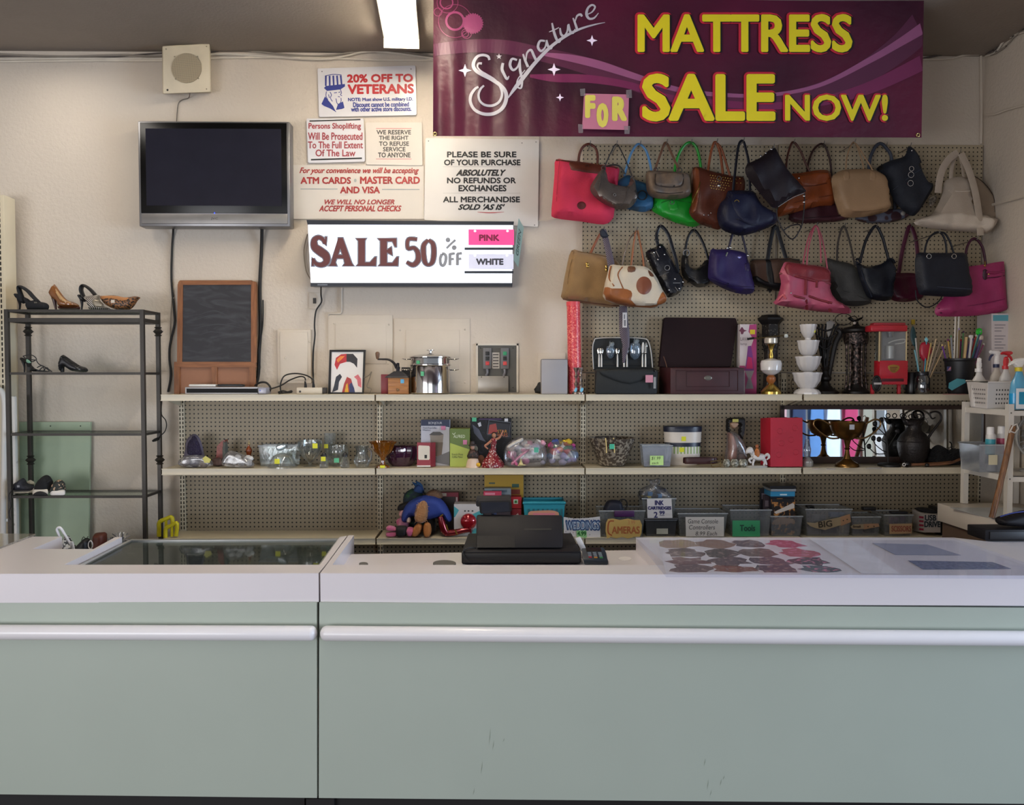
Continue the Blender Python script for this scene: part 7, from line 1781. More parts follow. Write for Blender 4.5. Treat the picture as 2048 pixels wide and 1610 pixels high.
for k in range(160):
    x = rr.uniform(1862,1928);y = 897+rr.uniform(0,24)+6*math.sin((x-1852)/9);q = P(x,y,4.80);d = Vector((rr.uniform(-1,1),-.4,rr.uniform(-.2,1))).normalized()
    tube(b,[q,q+d*.012,q+d*.022+Vector((rr.uniform(-.005,.005),0,-.002))],[.0016,.0012,.0003],4)
obj('fur_tuft',b,mat('#121113',.8),t,kind='stuff')
rest(t,S2)
for i,(q,h,lb) in enumerate((([(1820,936,4.77),(1850,935,4.77),(1882,933,4.77),(1902,931,4.77)],'#6a4630','lighter brown wooden cane lying in front of the fur piece'),([(1856,938,4.745),(1884,936,4.745),(1906,932,4.745),(1920,926,4.75)],'#4a2e22','reddish brown wooden cane overlapping the lighter one'))):
    t = thing('wooden_cane',lb,'cane',P(q[0][0],937,q[0][2]),'canes on the middle shelf')
    b = B();ptube(b,q,2.8,4.76,10);obj('cane_shaft',b,wood(h,'#7d5438',9,.4,'X'),t)
    b = B();x,y,Y_ = q[0];ball(b,P(x-2,y,Y_),.013,.012,.012);obj('cane_tip',b,mat('#17140f',.5),t)
    rest(t,S2)
t = thing('eight_ball','small black ball with white mark at the end of the cane','ball',P(1811,937,4.75))
b = B();ball(b,P(1814,934,4.745),.018);obj('ball',b,mat('#121112',.2),t)
b = B();torus(b,P(1808,935,4.73),.008,.0025,'Y',14,6);obj('white_ring',b,mat('#d6d0cc',.4),t)
rest(t,S2)
for i,(x,y,w,lb) in enumerate(((1632,937.5,8,'left white price card lying on the shelf before the trophy'),(1662,938,10,'right white price card lying on the shelf before the trophy'),(1748,936.5,17,'wide white card lying on the shelf by the flower stand'))):
    b = B();slab(b,[PZ(x-w,y+1.4,S2+.001),PZ(x+w,y+1.4,S2+.001),PZ(x+w*.8,y-1.6,S2+.001),PZ(x-w*.8,y-1.6,S2+.001)],Vector((0,0,-.0006)))
    solo('price_card',b,mat('#dfdcdc',.5),lb,'card','price cards on the middle shelf',0,S2)
t = thing('black_bag','small black bundle behind the white metal shelf post','bundle',(P(1952,931,4.84).x,4.84,S2))
b = B();inflate(b,[(1937,930),(1938,912),(1944,903),(1954,906),(1962,904),(1968,914),(1967,930)],4.85,.08,sm=2,wr=.005);obj('bundle',b,mat('#141214',.8),t)
b = B();ptube(b,[(1946,904),(1946,894),(1942,890)],1.2,4.84);obj('cord',b,mat('#141214',.6),t)
rest(t,S2)
# what the mirror looks at: a rack of clothes across the shop
def garment(i,x,h,lb,w=.27):
    z0,z1 = .55,1.55;Yg_ = -1.0
    t = thing('hanging_garment',lb,'garment',(x,Yg_,z0),'clothes on the shop rail')
    b = B();ol = [(-w*.5,z0),(-w*.46,1.1),(-w*.5,1.5),(-.06,z1),(.06,z1),(w*.5,1.5),(w*.46,1.1),(w*.5,z0)]
    slab(b,[Vector((x+u,Yg_,z)) for u,z in ol],Vector((0,-.09,0)));bmesh.ops.bevel(b,geom=b.edges[:],offset=.03,segments=2,affect='EDGES');obj('cloth',b,mat(h,.8,bump=.3,bs=12),t)
    b = B();tube(b,[(x,Yg_-.04,z1-.01),(x,Yg_-.04,1.60),(x+.02,Yg_-.04,1.63),(x+.03,Yg_-.04,1.61)],.003,6);obj('hanger_hook',b,mat('#8a8a8c',.3,.9),t)

for i,(x,h,lb) in enumerate(((3.72,'#d8a5a0','pale peach garment seen in the mirror, on the shop rail'),(3.98,'#2c3a5a','navy garment seen in the mirror, on the shop rail'),(4.22,'#5f86b5','denim blue garment seen in the mirror, on the shop rail'),(4.44,'#dfe0e6','white garment seen in the mirror, on the shop rail'),(4.68,'#b02a52','raspberry garment seen in the mirror, on the shop rail'),(4.92,'#8a7f6a','khaki garment seen in the mirror, on the shop rail'))):
    garment(i,x,h,lb,.21)
t = thing('clothes_rail','metal clothes rail across the shop, seen in the mirror','clothes rail',(4.3,-1.04,0))
obj('hanging_bar',tube(B(),[(3.45,-1.04,1.605),(5.15,-1.04,1.605)],.012,10),mat('#8f8f92',.3,.9),t)
for x in (3.45,5.15):
    obj('rail_post',tube(B(),[(x,-1.04,.03),(x,-1.04,1.605)],.013,10),mat('#8f8f92',.3,.9),t);obj('rail_foot',box(B(),x-.02,x+.02,-1.3,-.8,0,.03,.004),mat('#8f8f92',.3,.9),t)
# ================================================================ lower shelf
m_tk,m_pk,m_tan = mat('#1a1719',.8),mat('#c75f88',.75,sheen=.3),mat('#a8764a',.9,bump=.6,bs=120,sheen=.4)
# plush toys (plain stand-ins)
t = thing('plush_toy','pink plush toy in a black top lying on its side on the low shelf','plush toy',(P(800,1070,4.78).x,4.78,S3),'plush toys on the low shelf')
for nm,ol,T,m in (('body',[(792,1052),(805,1049),(814,1052),(815,1066),(806,1071),(793,1070)],.09,m_tk),('head',[(812,1058),(818,1052),(827,1054),(830,1062),(825,1070),(816,1070)],.09,m_pk),
                     ('leg',[(773,1052),(780,1049),(793,1053),(794,1060),(780,1060),(773,1058)],.06,m_pk),('leg',[(772,1064),(780,1061),(794,1061),(794,1070),(780,1072),(773,1070)],.06,m_pk)):
    b = B();inflate(b,ol,4.77,T,sm=3);obj(nm,b,m,t)
rest(t,S3)
t = thing('plush_toy','pink faced plush toy in a dark floppy hat behind the blue jacket','plush toy',(P(806,1060,4.88).x,4.88,S3),'plush toys on the low shelf')
for nm,ol,T,m in (('hat',[(795,1020),(797,1010),(806,1005),(820,1002),(826,1010),(820,1018),(808,1020)],.08,m_tk),('head',[(798,1030),(800,1019),(808,1015),(815,1019),(816,1028),(808,1034)],.08,mat('#d09a98',.7)),
                     ('body',[(796,1062),(797,1040),(802,1032),(814,1032),(818,1044),(820,1064)],.09,mat('#c7829a',.8)),('arm',[(795,1050),(792,1042),(798,1036),(803,1042),(800,1052)],.04,m_pk)):
    b = B();inflate(b,ol,4.88,T,sm=3);obj(nm,b,m,t)
rest(t,S3)
t = thing('plush_toy','dark blue plush bird poking up behind the blue jacket','plush toy',(P(838,1070,4.93).x,4.93,S3),'plush toys on the low shelf')
for nm,ol,T,m in (('body',[(812,1068),(806,1010),(814,994),(830,988),(844,996),(850,1020),(852,1068)],.08,spots('#23303a','#2f5a34',30,.6,.8,'noise',soft=.1)),('head',[(826,998),(830,984),(838,979),(846,986),(848,998)],.06,mat('#25406f',.8)),
                     ('crest',[(830,984),(824,975),(833,978),(830,973),(841,977),(846,985),(838,988)],.02,mat('#22486f',.8))):
    b = B();inflate(b,ol,4.93,T,sm=2);obj(nm,b,m,t)
rest(t,S3)
t = thing('plush_toy','brown furry plush in a blue jacket bent forward with its feet out','plush toy',(P(850,1075,4.80).x,4.80,S3),'plush toys on the low shelf')
for nm,ol,T,m,Y in (('blue_jacket',[(803,1046),(805,1030),(815,1012),(834,1000),(852,996),(871,998),(887,1008),(899,1026),(905,1042),(899,1050),(890,1046),(884,1038),(874,1042),(856,1045),(836,1042),(826,1038),(820,1046),(811,1051)],.15,mat('#243a86',.8,bump=.15,bs=60),4.83),
                        ('collar_fur',[(850,1000),(856,989),(868,984),(880,988),(886,999),(876,1004),(862,1000)],.10,mat('#7a5a42',.9,bump=.8,bs=140),4.87),('tail_fur',[(829,1042),(832,1026),(838,1012),(848,1007),(855,1014),(856,1032),(853,1046),(844,1052),(834,1050)],.06,m_tan,4.755),
                        ('trousers',[(846,1072),(848,1048),(858,1038),(869,1040),(870,1070)],.10,m_tk,4.84),('foot',[(823,1074),(828,1060),(836,1052),(845,1056),(843,1068),(834,1078),(826,1079)],.07,mat('#b0703a',.85,bump=.4,bs=140),4.755),('foot',[(846,1066),(848,1054),(854,1050),(861,1054),(863,1068),(858,1079),(849,1079)],.07,mat('#b0703a',.85,bump=.4,bs=140),4.755),
                        ('hand',[(813,1043),(818,1039),(822,1045),(820,1051),(814,1051)],.03,mat('#c9b8b0',.8),4.78)):
    b = B();inflate(b,ol,Y,T,sm=3,wr=.004 if 'fur' in nm else .002,seed=2);obj(nm,b,m,t)
rr = random.Random(14);b = B()
for k in range(130):
    x,y = rr.uniform(831,854),rr.uniform(1010,1048);q = P(x,y,4.733+abs(x-843)*.0011);d = Vector((rr.uniform(-.8,.8),-.5,rr.uniform(-1,.3))).normalized()
    tube(b,[q,q+d*.009,q+d*.02+Vector((0,.004,-.004))],[.0018,.0013,.0003],4)
obj('fur_tuft',b,m_tan,t,kind='stuff')
rest(t,S3)
carton('toy_box','red edged toy box with dark contents behind the blue jacket plush',(880,991,917,1070),4.91,.05,'#7d2030',S3,'box',[('window_print',rect(882,999,911,1068),'#2a1f1c'),('cream_print',rect(881,992,893,998),'#b5a590'),('white_print',[(912,1000),(915,1000),(915,1012),(912,1012)],'#b9aaa6')])
t = thing('robot_toy','shiny dark red toy arm bent at the elbow on the low shelf','toy',(P(905,1072,4.77).x,4.77,S3))
m_ra = mat('#7d1522',.18,.5,coat=.5,var=.3,vs=40);m_go = mat('#a8823a',.3,.8)
b = B();ptube(b,[(881,1034),(884,1048),(889,1062),(896,1069)],[5,7,7.5,6],4.77,12);obj('upper_arm',b,m_ra,t)
b = B();ptube(b,[(890,1068),(908,1066),(926,1062),(940,1061)],[6.5,6.5,5.5,4.5],4.77,12);obj('forearm',b,m_ra,t)
b = B();inflate(b,[(938,1066),(936,1058),(942,1054),(945,1060),(944,1069)],4.77,.04,sm=2);obj('fist',b,m_ra,t)
for q in ([(880,1034),(886,1030)],[(892,1050),(896,1062)],[(910,1060),(914,1070)]):
    b = B();ptube(b,q,1.6,4.735,6,smooth=0);obj('gold_trim',b,m_go,t)
rest(t,S3)
t = carton('ball_box','white and teal carton with a shiny red ball showing in its window',(908,1010,966,1073),4.80,.12,'#cfcac8',S3,'carton',[('teal_print',[(908,1014),(918,1022),(910,1036),(908,1036)],'#4fa5ae'),('teal_print',[(945,1030),(966,1020),(966,1040),(952,1040)],'#4fa5ae'),('teal_print',[(936,1073),(950,1058),(966,1060),(966,1073)],'#4fa5ae')])
b = B();ball(b,P(937,1043,4.80),16.5*sc_at(4.8),.035,16.5*sc_at(4.8),28,16);obj('red_ball',b,mat('#a01522',.08,.3,coat=.6),t)
for x in (930,937,945): obj('black_mark',pflat(B(),disc(x,1022,2,1.6,8),4.7985),mat('#2a2a2a',.5),t,0)
carton('board_game','yellow board game box standing at the back of the low shelf',(969,957,1047,1070),4.93,.04,'#b8912f',S3,'box',[('dark_print',rect(978,972,990,975),'#4a5a4a'),('dark_print',rect(1024,975,1038,982),'#3a5a4a'),('tan_print',rect(1020,986,1040,996),'#8a3a2a')],[])
for (lb,q,Y,d,h,pr) in (('flat grey blue game box in the stack behind the register',(969,975,1022,992),4.84,.07,'#7f8a8e',[('print',rect(984,978,1014,983),'#56666e')]),('thin pink game box in front of the grey one',(967,982,1003,992),4.80,.03,'#c23a56',[('print',rect(970,985,990,989),'#d88a9a')]),('bright red box with a small green logo near the teal basket',(1022,992,1043,1015),4.83,.08,'#b01f2a',[('green_print',rect(1027,997,1036,1006),'#c9d6c0'),('green_logo',rect(1029,999,1034,1004),'#2f7a3a')]),('dark red box with a white triangle under the bright red box',(1021,1016,1043,1036),4.83,.08,'#8a1f2a',[('white_print',[(1026,1033),(1036,1024),(1040,1034)],'#c9bcb8')])):
    t = carton('game_box',lb,q,Y,d,h,S3,'box',pr);t['group'] = 'stacked games behind the register'
    o = t;o.location.z += 0
for o in [q for q in bpy.data.objects if q.name.startswith('game_box')]:
    y = {'flat': 992,'thin': 992,'brig': 1015,'dark': 1036}[o['label'][:4]]
    o.location.z += P(1000,y,o.location.y).z-S3
t = carton('game_box','plain dark box at the bottom of the games stack behind the register',(968,993,1021,1073),4.80,.11,'#3a3036',S3,'box');t['group'] = 'stacked games behind the register'
t = carton('game_box','plain maroon box under the dark red box beside the teal basket',(1022,1037,1043,1073),4.82,.09,'#5a1f26',S3,'box');t['group'] = 'stacked games behind the register'
# teal basket with sign
t = thing('plastic_basket','turquoise plastic basket behind the register with a pink sign','basket',(P(1088,1075,4.8).x,4.8,S3))
m_teal = mat('#2f8fa0',.35,var=.04)
bl,th_ = bin_(t,1047,1130,1007,1075,4.76,.16,m_teal,S3,.88,False)
b = B();tube(b,th_,.009,8,True,0);obj('rim',b,m_teal,t)
b = B()
for k in range(8):
    x = 1056+9.3*k;pflat(b,rect(x,1018,x+4,1036),4.757)
obj('slot',b,mat('#1d5a66',.6),t,0,kind='stuff')
rest(t,S3)
t = thing('paper_sign','salmon scalloped paper sign on the turquoise basket','sign',P(1087,1050,4.75),'handmade signs on the low shelf')
b = B();prism(b,[tuple(v)[:2] for v in catmull([(1057,1056,0),(1056,1030,0),(1060,1023,0),(1070,1022,0),(1087,1021,0),(1104,1021,0),(1115,1024,0),(1118,1030,0),(1117,1056,0)],3)],4.748,.002);obj('card',b,mat('#c98f74',.6),t,0)
b = B();pflat(b,rect(1066,1026,1110,1050),4.7475);obj('pink_panel',b,mat('#d07a86',.6),t,0)
b = B();ptext(b,'MISC',1075,1030,1099,1036,4.747);obj('lettering',b,mat('#a04a5a',.6),t,0)
def paper(nm,lb,q,Y,h,texts=(),strokes=(),scallop=0,grp='handmade signs on the low shelf',dep=.0015):
    t = thing(nm,lb,'sign',P(sum(p[0] for p in q)/len(q),max(p[1] for p in q),Y),grp)
    b = B();prism(b,q,Y,dep);obj('card',b,mat(h,.6,var=.04),t,0)
    for tx in texts:
        s,a,b0,c,d,colr = tx[:6];kw = tx[6] if len(tx) > 6 else {}
        b = B();ptext(b,s,a,b0,c,d,Y-.0006,**kw);obj('lettering',b,mat(colr,.6),t,0)
    for pts,w,colr in strokes:
        b = B();stroke(b,pts,w,Y-.0007);obj('pen_stroke',b,mat(colr,.6),t,0)
    return t
t = paper('paper_sign','white sign with blue outlined WEDDINGS lettering on the low shelf',[(1127,1034),(1150,1037),(1175,1036),(1200,1033),(1201,1078),(1128,1072)],4.745,'#d5d2d4',
      [('WEDDINGS',1132,1041,1199,1060,'#2c4a7a',{'dil': 1.6}),('WEDDINGS',1133,1043,1198,1058.5,'#b5c9dd',{'dil': .0,'dy': .002})],
      [([(1159,1049),(1162,1050)],1.4,'#a02a3a')]+[([(x,y),(x+1,y+.5)],.9,c) for x,y,c in ((1137,1036,'#4a4a5a'),(1147,1037,'#3a3a5a'),(1159,1038,'#5a5a5a'),(1178,1039,'#5a4a4a'),(1186,1039,'#3a5a7a'),(1131,1063,'#6a5a7a'),(1140,1065,'#6a3a5a'),(1146,1065,'#8a2a3a'),(1179,1069,'#4a4a6a'))])
t = paper('price_note','green note reading 4.99 stuck on the white weddings sign',[(1153,1061),(1173,1061),(1174,1078),(1154,1078)],4.741,'#8fc98a',[('4.99',1155,1063,1172,1071,'#1f6a2f',{'dil': .5})])
# clear bins
def bin_thing(lb,x0,x1,y0,y1,Y,dep,taper=.9,m=None,stuff=()):
    t = thing('storage_bin',lb,'bin',(P((x0+x1)/2,y1,Y).x,Y+dep/2,S3),'storage bins on the low shelf')
    bin_(t,x0,x1,y0,y1,Y,dep,m or m_bin2,S3,taper)
    for x in (x0+(x1-x0)*.3,x0+(x1-x0)*.7):
        b = B();a,c = P(x,y1-3,Y+.012),P(x+1.2,y0+3,Y+.002);hexa(b,[(a.x,Y+.010,a.z),(c.x,Y+.010,a.z),(c.x,Y+.014,a.z),(a.x,Y+.014,a.z),(a.x,Y-.003,c.z),(c.x,Y-.003,c.z),(c.x,Y+.001,c.z),(a.x,Y+.001,c.z)]);obj('moulded_rib',b,m_bin2,t,0)
    rest(t,S3);return t
m_bin2 = glass('#f3f5f5',.09,.11,.15,'#d9dee2')
def junk(t,items,Y):
    """loose contents lying inside a bin"""
    for k,(x,y,w,h_,c) in enumerate(items):
        b = B();p = P(x,y,Y+.02*(k % 4));s = sc_at(Y);p.z = max(p.z,(t.location.z if t.location.z > S3+.1 else S3)+.006+h_*s/2);box(b,p.x-w*s/2,p.x+w*s/2,p.y,p.y+.04,p.z-h_*s/2,p.z+h_*s/2,.004);obj('loose_item',b,mat(c,.5,var=.2),t)
t = bin_thing('clear bin of old cameras with a purple latch',1198,1290,1024,1076,4.75,.17)
b = B();pbox(b,1229,1022,1269,1034,4.735,.02,.004);obj('purple_latch',b,mat('#4a2456',.4),t)
junk(t,[(1215,1060,22,24,'#1c1b1e'),(1240,1062,24,22,'#222126'),(1266,1060,22,26,'#19191c'),(1280,1062,14,20,'#2a2a30'),(1225,1032,20,16,'#16161c'),(1238,1024,22,16,'#1a1b2a'),(1216,1038,14,12,'#1b1a1c')],4.79)
t = thing('camera','dark blue camera pouch heaped on top of the camera bin','camera',P(1228,1022,4.84),None)
b = B();inflate(b,[(1207,1024),(1210,1008),(1218,1000),(1236,1000),(1244,1006),(1245,1022),(1232,1026)],4.84,.09,sm=3);obj('pouch',b,mat('#191b2c',.6),t)
b = B();ptube(b,[(1236,1006),(1242,999),(1252,1001),(1254,1012),(1248,1020)],1.2,4.83);obj('strap',b,mat('#151519',.6),t)
wv = [(1212,1046),(1216,1038),(1226,1037),(1240,1040),(1256,1037),(1268,1040),(1280,1040),(1284,1050),(1283,1066),(1280,1073),(1268,1074),(1256,1077),(1244,1074),(1232,1077),(1222,1074),(1214,1077),(1211,1062)]
paper('paper_sign','yellow scalloped sign reading CAMERAS in orange on the purple latched bin',wv,4.728,'#c9a860',[('AMERAS',1224,1053,1279,1067,'#b06236',{'dil': .5}),('3.99',1256,1041,1270,1049,'#c07a52',{})],[([(1228,1042),(1219,1043),(1216,1054),(1217,1066),(1224,1071)],1.4,'#a8552a')])
# ink bins
t = bin_thing('small dark grey lower bin under the ink cartridges bin',1291,1353,1040,1073,4.76,.15,.92,glass('#7a7d80',.12,.6,.2,'#4a4b4e'))
sticker(t,(1313,1057,1336,1068),4.758,'#a5a59a','paper_label')
b = B();a,c = P(1288,1040,4.755),P(1356,1036,4.755);box(b,a.x,c.x,4.75,4.92,a.z,c.z,.002);obj('bin_lid',b,glass('#8a8d90',.12,.5,.2,'#5a5b5e'),t)
zk = c.z
t = thing('storage_bin','clear upper bin of ink cartridges stacked on the grey bin','bin',(P(1318,1036,4.77).x,4.83,zk),'storage bins on the low shelf')
bin_(t,1284,1352,998,1036,4.765,.14,m_bin2,zk,.88)
junk(t,[(1300,1022,14,18,'#2a2a33'),(1316,1022,14,20,'#3a3a44'),(1334,1024,14,18,'#24242c')],4.81)
rest(t,zk)
t = thing('cartridge_bag','knotted clear bag of ink cartridges on top of the upper bin','bag',P(1310,998,4.83))
rr = random.Random(12)
b = B();inflate(b,[(1283,1000),(1276,990),(1280,978),(1292,972),(1300,968),(1296,960),(1291,957),(1306,959),(1318,956),(1322,964),(1314,970),(1326,974),(1338,984),(1342,998),(1312,1002)],4.83,.11,sm=2,wr=.006);obj('clear_bag',b,m_bag,t)
for k in range(12):
    x,y = rr.uniform(1282,1334),rr.uniform(980,998);p = P(x,y,4.82);b = B();box(b,p.x-.014,p.x+.014,4.80,4.84,p.z-.012,p.z+.012,.002);obj('cartridge',b,mat(['#1c1c22','#2a2a34','#15151a','#c9b02a','#3a7fb5','#232330'][k % 6],.4),t)
paper('paper_sign','white sign reading INK CARTRIDGES 2.99 in blue marker',[(1294,998),(1343,997),(1345,1036),(1295,1038)],4.758,'#d8d4d4',[('INK',1310,1001,1327,1010,'#2a2a66',{'dil': .5}),('CARTRIDGES',1296,1013,1342,1019,'#2a2a66',{'dil': .5}),('2',1308,1024,1315,1035,'#2a2a66',{'dil': .4}),('99',1319,1022,1329,1029,'#2a2a66',{'dil': .4})],[([(1319,1031),(1329,1030.5)],.5,'#2a2a66')])
t = bin_thing('clear bin of game console controllers with a white sign',1356,1455,1030,1076,4.75,.18)
junk(t,[(1374,1062,20,20,'#6a6a6e'),(1398,1064,24,18,'#4a4a50'),(1424,1062,24,20,'#77777a'),(1442,1064,16,18,'#55555a'),(1366,1036,14,6,'#2a2a2c')],4.79)
paper('paper_sign','white sign handwritten Game Console Controllers 8.99 each',[(1371,1034),(1448,1034),(1448,1073),(1372,1073)],4.735,'#d3cec8',[('Game Console',1376,1038,1436,1047,'#4a4746',{'shear': .15}),('Controllers',1378,1050,1430,1059,'#4a4746',{'shear': .15}),('8.99 Each',1391,1063,1434,1071,'#4a4746',{'shear': .15})])
t = bin_thing('tall clear bin labelled TOOLS in the middle of the row',1460,1543,1021,1074,4.75,.18)
junk(t,[(1474,1060,16,24,'#6a665e'),(1500,1062,22,22,'#4a4a4c'),(1526,1058,18,30,'#57565a'),(1534,1062,10,20,'#9a8a3a'),(1508,1020,6,4,'#1a1a1a')],4.79)
paper('paper_sign','green paper sign reading TOOLS',[(1465,1041),(1520,1041),(1520,1073),(1465,1073)],4.74,'#3a9a68',[('Tools',1480,1050,1510,1062,'#1f4a3a',{'dil': .5})])
# game cases in a bin
t = bin_thing('small clear bin packed with upright game cases',1541,1605,1034,1074,4.75,.17)
cs = [('orange and black game case standing at the front of the game case bin',(1543,995,1590,1068),4.775,.014,spots('#1c1513','#c98a4a',35,.55,.4,'noise',soft=.05)),('dark game case standing behind the orange one',(1541,990,1588,1068),4.80,.014,mat('#1f2a3a',.4)),('black game case third in the game case bin',(1540,988,1586,1066),4.825,.014,mat('#17171c',.4)),('grey game case at the back of the game case bin',(1538,984,1584,1064),4.85,.014,mat('#4a4a55',.4))]
for lb,q,Y,d,m in cs:
    t = thing('game_case',lb,'game case',P((q[0]+q[2])/2,q[3],Y),'game cases in the bin')
    b = B();pbox(b,*q,Y,d,.001);obj('case',b,m,t,0)
    if Y < 4.78:
        b = B();pflat(b,rect(1544,996,1589,1002),Y-.0006);obj('black_band',b,mat('#141416',.4),t,0)
        b = B();pflat(b,[(1548,1022),(1586,1004),(1589,1008),(1589,1014),(1552,1026)],Y-.0007);obj('white_swoosh',b,mat('#d6cdc4',.4),t,0)
        b = B();pflat(b,[(1545,1040),(1560,1032),(1588,1036),(1588,1044),(1550,1048)],Y-.0007);obj('tan_print',b,mat('#b08a6a',.4),t,0)
    rest(t,S3+.004)
zc = P(1560,990,4.80).z
t = thing('game_case','bright blue game case lying across the upright cases','game case',P(1565,988,4.80),'game cases in the bin')
b = B();pbox(b,1541,983,1590,993,4.765,.12,.001);obj('case',b,mat('#2f86b0',.35),t,0)
b = B();pflat(b,rect(1560,988,1574,990.5),4.7645);obj('lettering_band',b,mat('#cfe0e6',.5),t,0)
for i,(y0,y1,h,dx,lb) in enumerate(((978,983,'#8a8f95',2,'grey disc case on top of the blue game case'),(972,977.5,'#15161a',0,'black disc case lying on top of the whole stack'))):
    t = thing('game_case',lb,'game case',P(1566,y1,4.80),'game cases in the bin')
    b = B();pbox(b,1540+dx,y0,1592,y1,4.76,.14,.001);obj('case',b,mat(h,.3),t,0)
for lb,q,Y,h in (('dark case leaning left of the upright game cases',(1520,982,1538,1070),4.88,'#15151c'),('thin case with pale print left of the game case bin',(1527,996,1540,1072),4.84,'#3a2f38')):
    t = carton('game_case',lb,q,Y,.02,h,S3,'game case',[('print',rect(q[0]+3,q[1]+10,q[2]-3,q[1]+22),'#7a6f78')]);t['group'] = 'game cases in the bin'
# knives, scissors, drives
def knife_sign(lb,bl,hd,Y,word,q,mcol='#a8977a'):
    t = thing('knife_sign',lb,'sign',P(bl[0][0],1066,Y),'knife shaped cardboard signs')
    b = B();prism(b,bl,Y,.0015);obj('cardboard_blade',b,mat(mcol,.6),t,0)
    b = B();prism(b,hd,Y-.0005,.0022);obj('cardboard_handle',b,mat('#b08a6a',.6),t,0)
    b = B();ptext(b,word,*q,Y-.0008,dil=.4 if q[3]-q[1] > 6 else .3,rot=6 if q[3]-q[1] > 6 else 0);obj('lettering',b,mat('#3a3328',.6),t,0)
    for k in range(2):
        x = hd[0][0]+(hd[1][0]-hd[0][0])*(.3+.4*k);y = (hd[0][1]+hd[3][1])/2+(hd[1][1]-hd[0][1])*(.3+.4*k)
        b = B();pflat(b,disc(x,y,1.4,1.4,10),Y-.0012);obj('rivet_dot',b,mat('#3a3328',.6),t,0)
t = bin_thing('large clear bin of big knives',1611,1704,1020,1074,4.75,.18)
junk(t,[(1630,1066,26,12,'#5a5a60'),(1660,1068,30,10,'#3a3a44'),(1690,1064,14,20,'#b5a890'),(1676,1030,30,10,'#5a6a8a'),(1640,1040,24,20,'#6f7078'),(1622,1014,14,5,'#161616')],4.79)
b = B();ptube(b,[(1616,1020),(1620,1013),(1628,1014),(1626,1022)],1.2,4.80);obj('black_handle',b,mat('#161616',.5),t)
knife_sign('large knife shaped cardboard sign reading BIG',[(1613,1045),(1630,1046),(1640,1043),(1682,1034),(1682,1050),(1650,1060),(1630,1056),(1620,1052)],[(1681,1034),(1700,1028),(1702,1044),(1682,1052)],4.74,'BIG',(1637,1042,1664,1054))
t = bin_thing('low clear bin of small knives',1703,1761,1034,1072,4.755,.17)
junk(t,[(1716,1064,18,10,'#5a5a5e'),(1740,1064,20,10,'#44444a'),(1740,1018,26,7,'#1c1c1e')],4.80)
knife_sign('small knife shaped cardboard sign reading Small',[(1701,1053),(1708,1049),(1728,1048),(1728,1058),(1712,1058),(1704,1057)],[(1727,1048),(1757,1047),(1759,1053),(1728,1059)],4.742,'Small',(1706,1051,1721,1055))
t = bin_thing('clear bin of scissors at the right of the row',1768,1826,1032,1074,4.75,.17)
junk(t,[(1790,1042,14,14,'#4a2550'),(1806,1040,12,14,'#45204a'),(1780,1062,14,14,'#4a4a4e'),(1812,1064,16,12,'#5a5a5e'),(1800,1026,34,5,'#1c1c22')],4.79)
paper('paper_sign','kraft paper sign reading SCISSORS',[(1779,1048),(1824,1047),(1824,1067),(1779,1068)],4.74,'#c3a27c',[('SCISSORS',1783,1052,1822,1063,'#a05a4a',{'dil': .4})])
t = thing('drive_box','white box reading USB DRIVE with a red striped side','box',(P(1852,1073,4.76).x,4.82,S3))
b = B();hexa(b,[P(1848,1073,4.745),P(1881,1073,4.745),P(1868,1070,4.90),P(1827,1070,4.90),P(1848,1036,4.745),P(1881,1039,4.745),P(1868,1030,4.90),P(1824,1026,4.90)]);obj('carton',b,mat('#c2b9b4',.5),t,0)
b = B();ptext(b,'USB',1850,1038,1872,1049,4.744,dil=.5);ptext(b,'DRIVE',1849,1051,1880,1062,4.744,dil=.5);obj('lettering',b,mat('#1d2a33',.6),t,0)
for k in range(4):
    b = B();pflat(b,[(1838,1040+8*k),(1847,1041+8*k),(1847,1045+8*k),(1838,1044+8*k)],4.742);obj('red_stripe',b,mat('#9a2a42',.5),t,0)
b = B();inflate(b,[(1828,1024),(1846,1022),(1866,1026),(1874,1032),(1860,1036),(1842,1032)],4.82,.06,sm=2);obj('cables_on_top',b,mat('#1a191c',.6),t)
rest(t,S3)
t = carton('black_binder','tall black binder beside the white counter return',(1882,1022,1892,1075),4.77,.15,'#141416',S3,'binder')
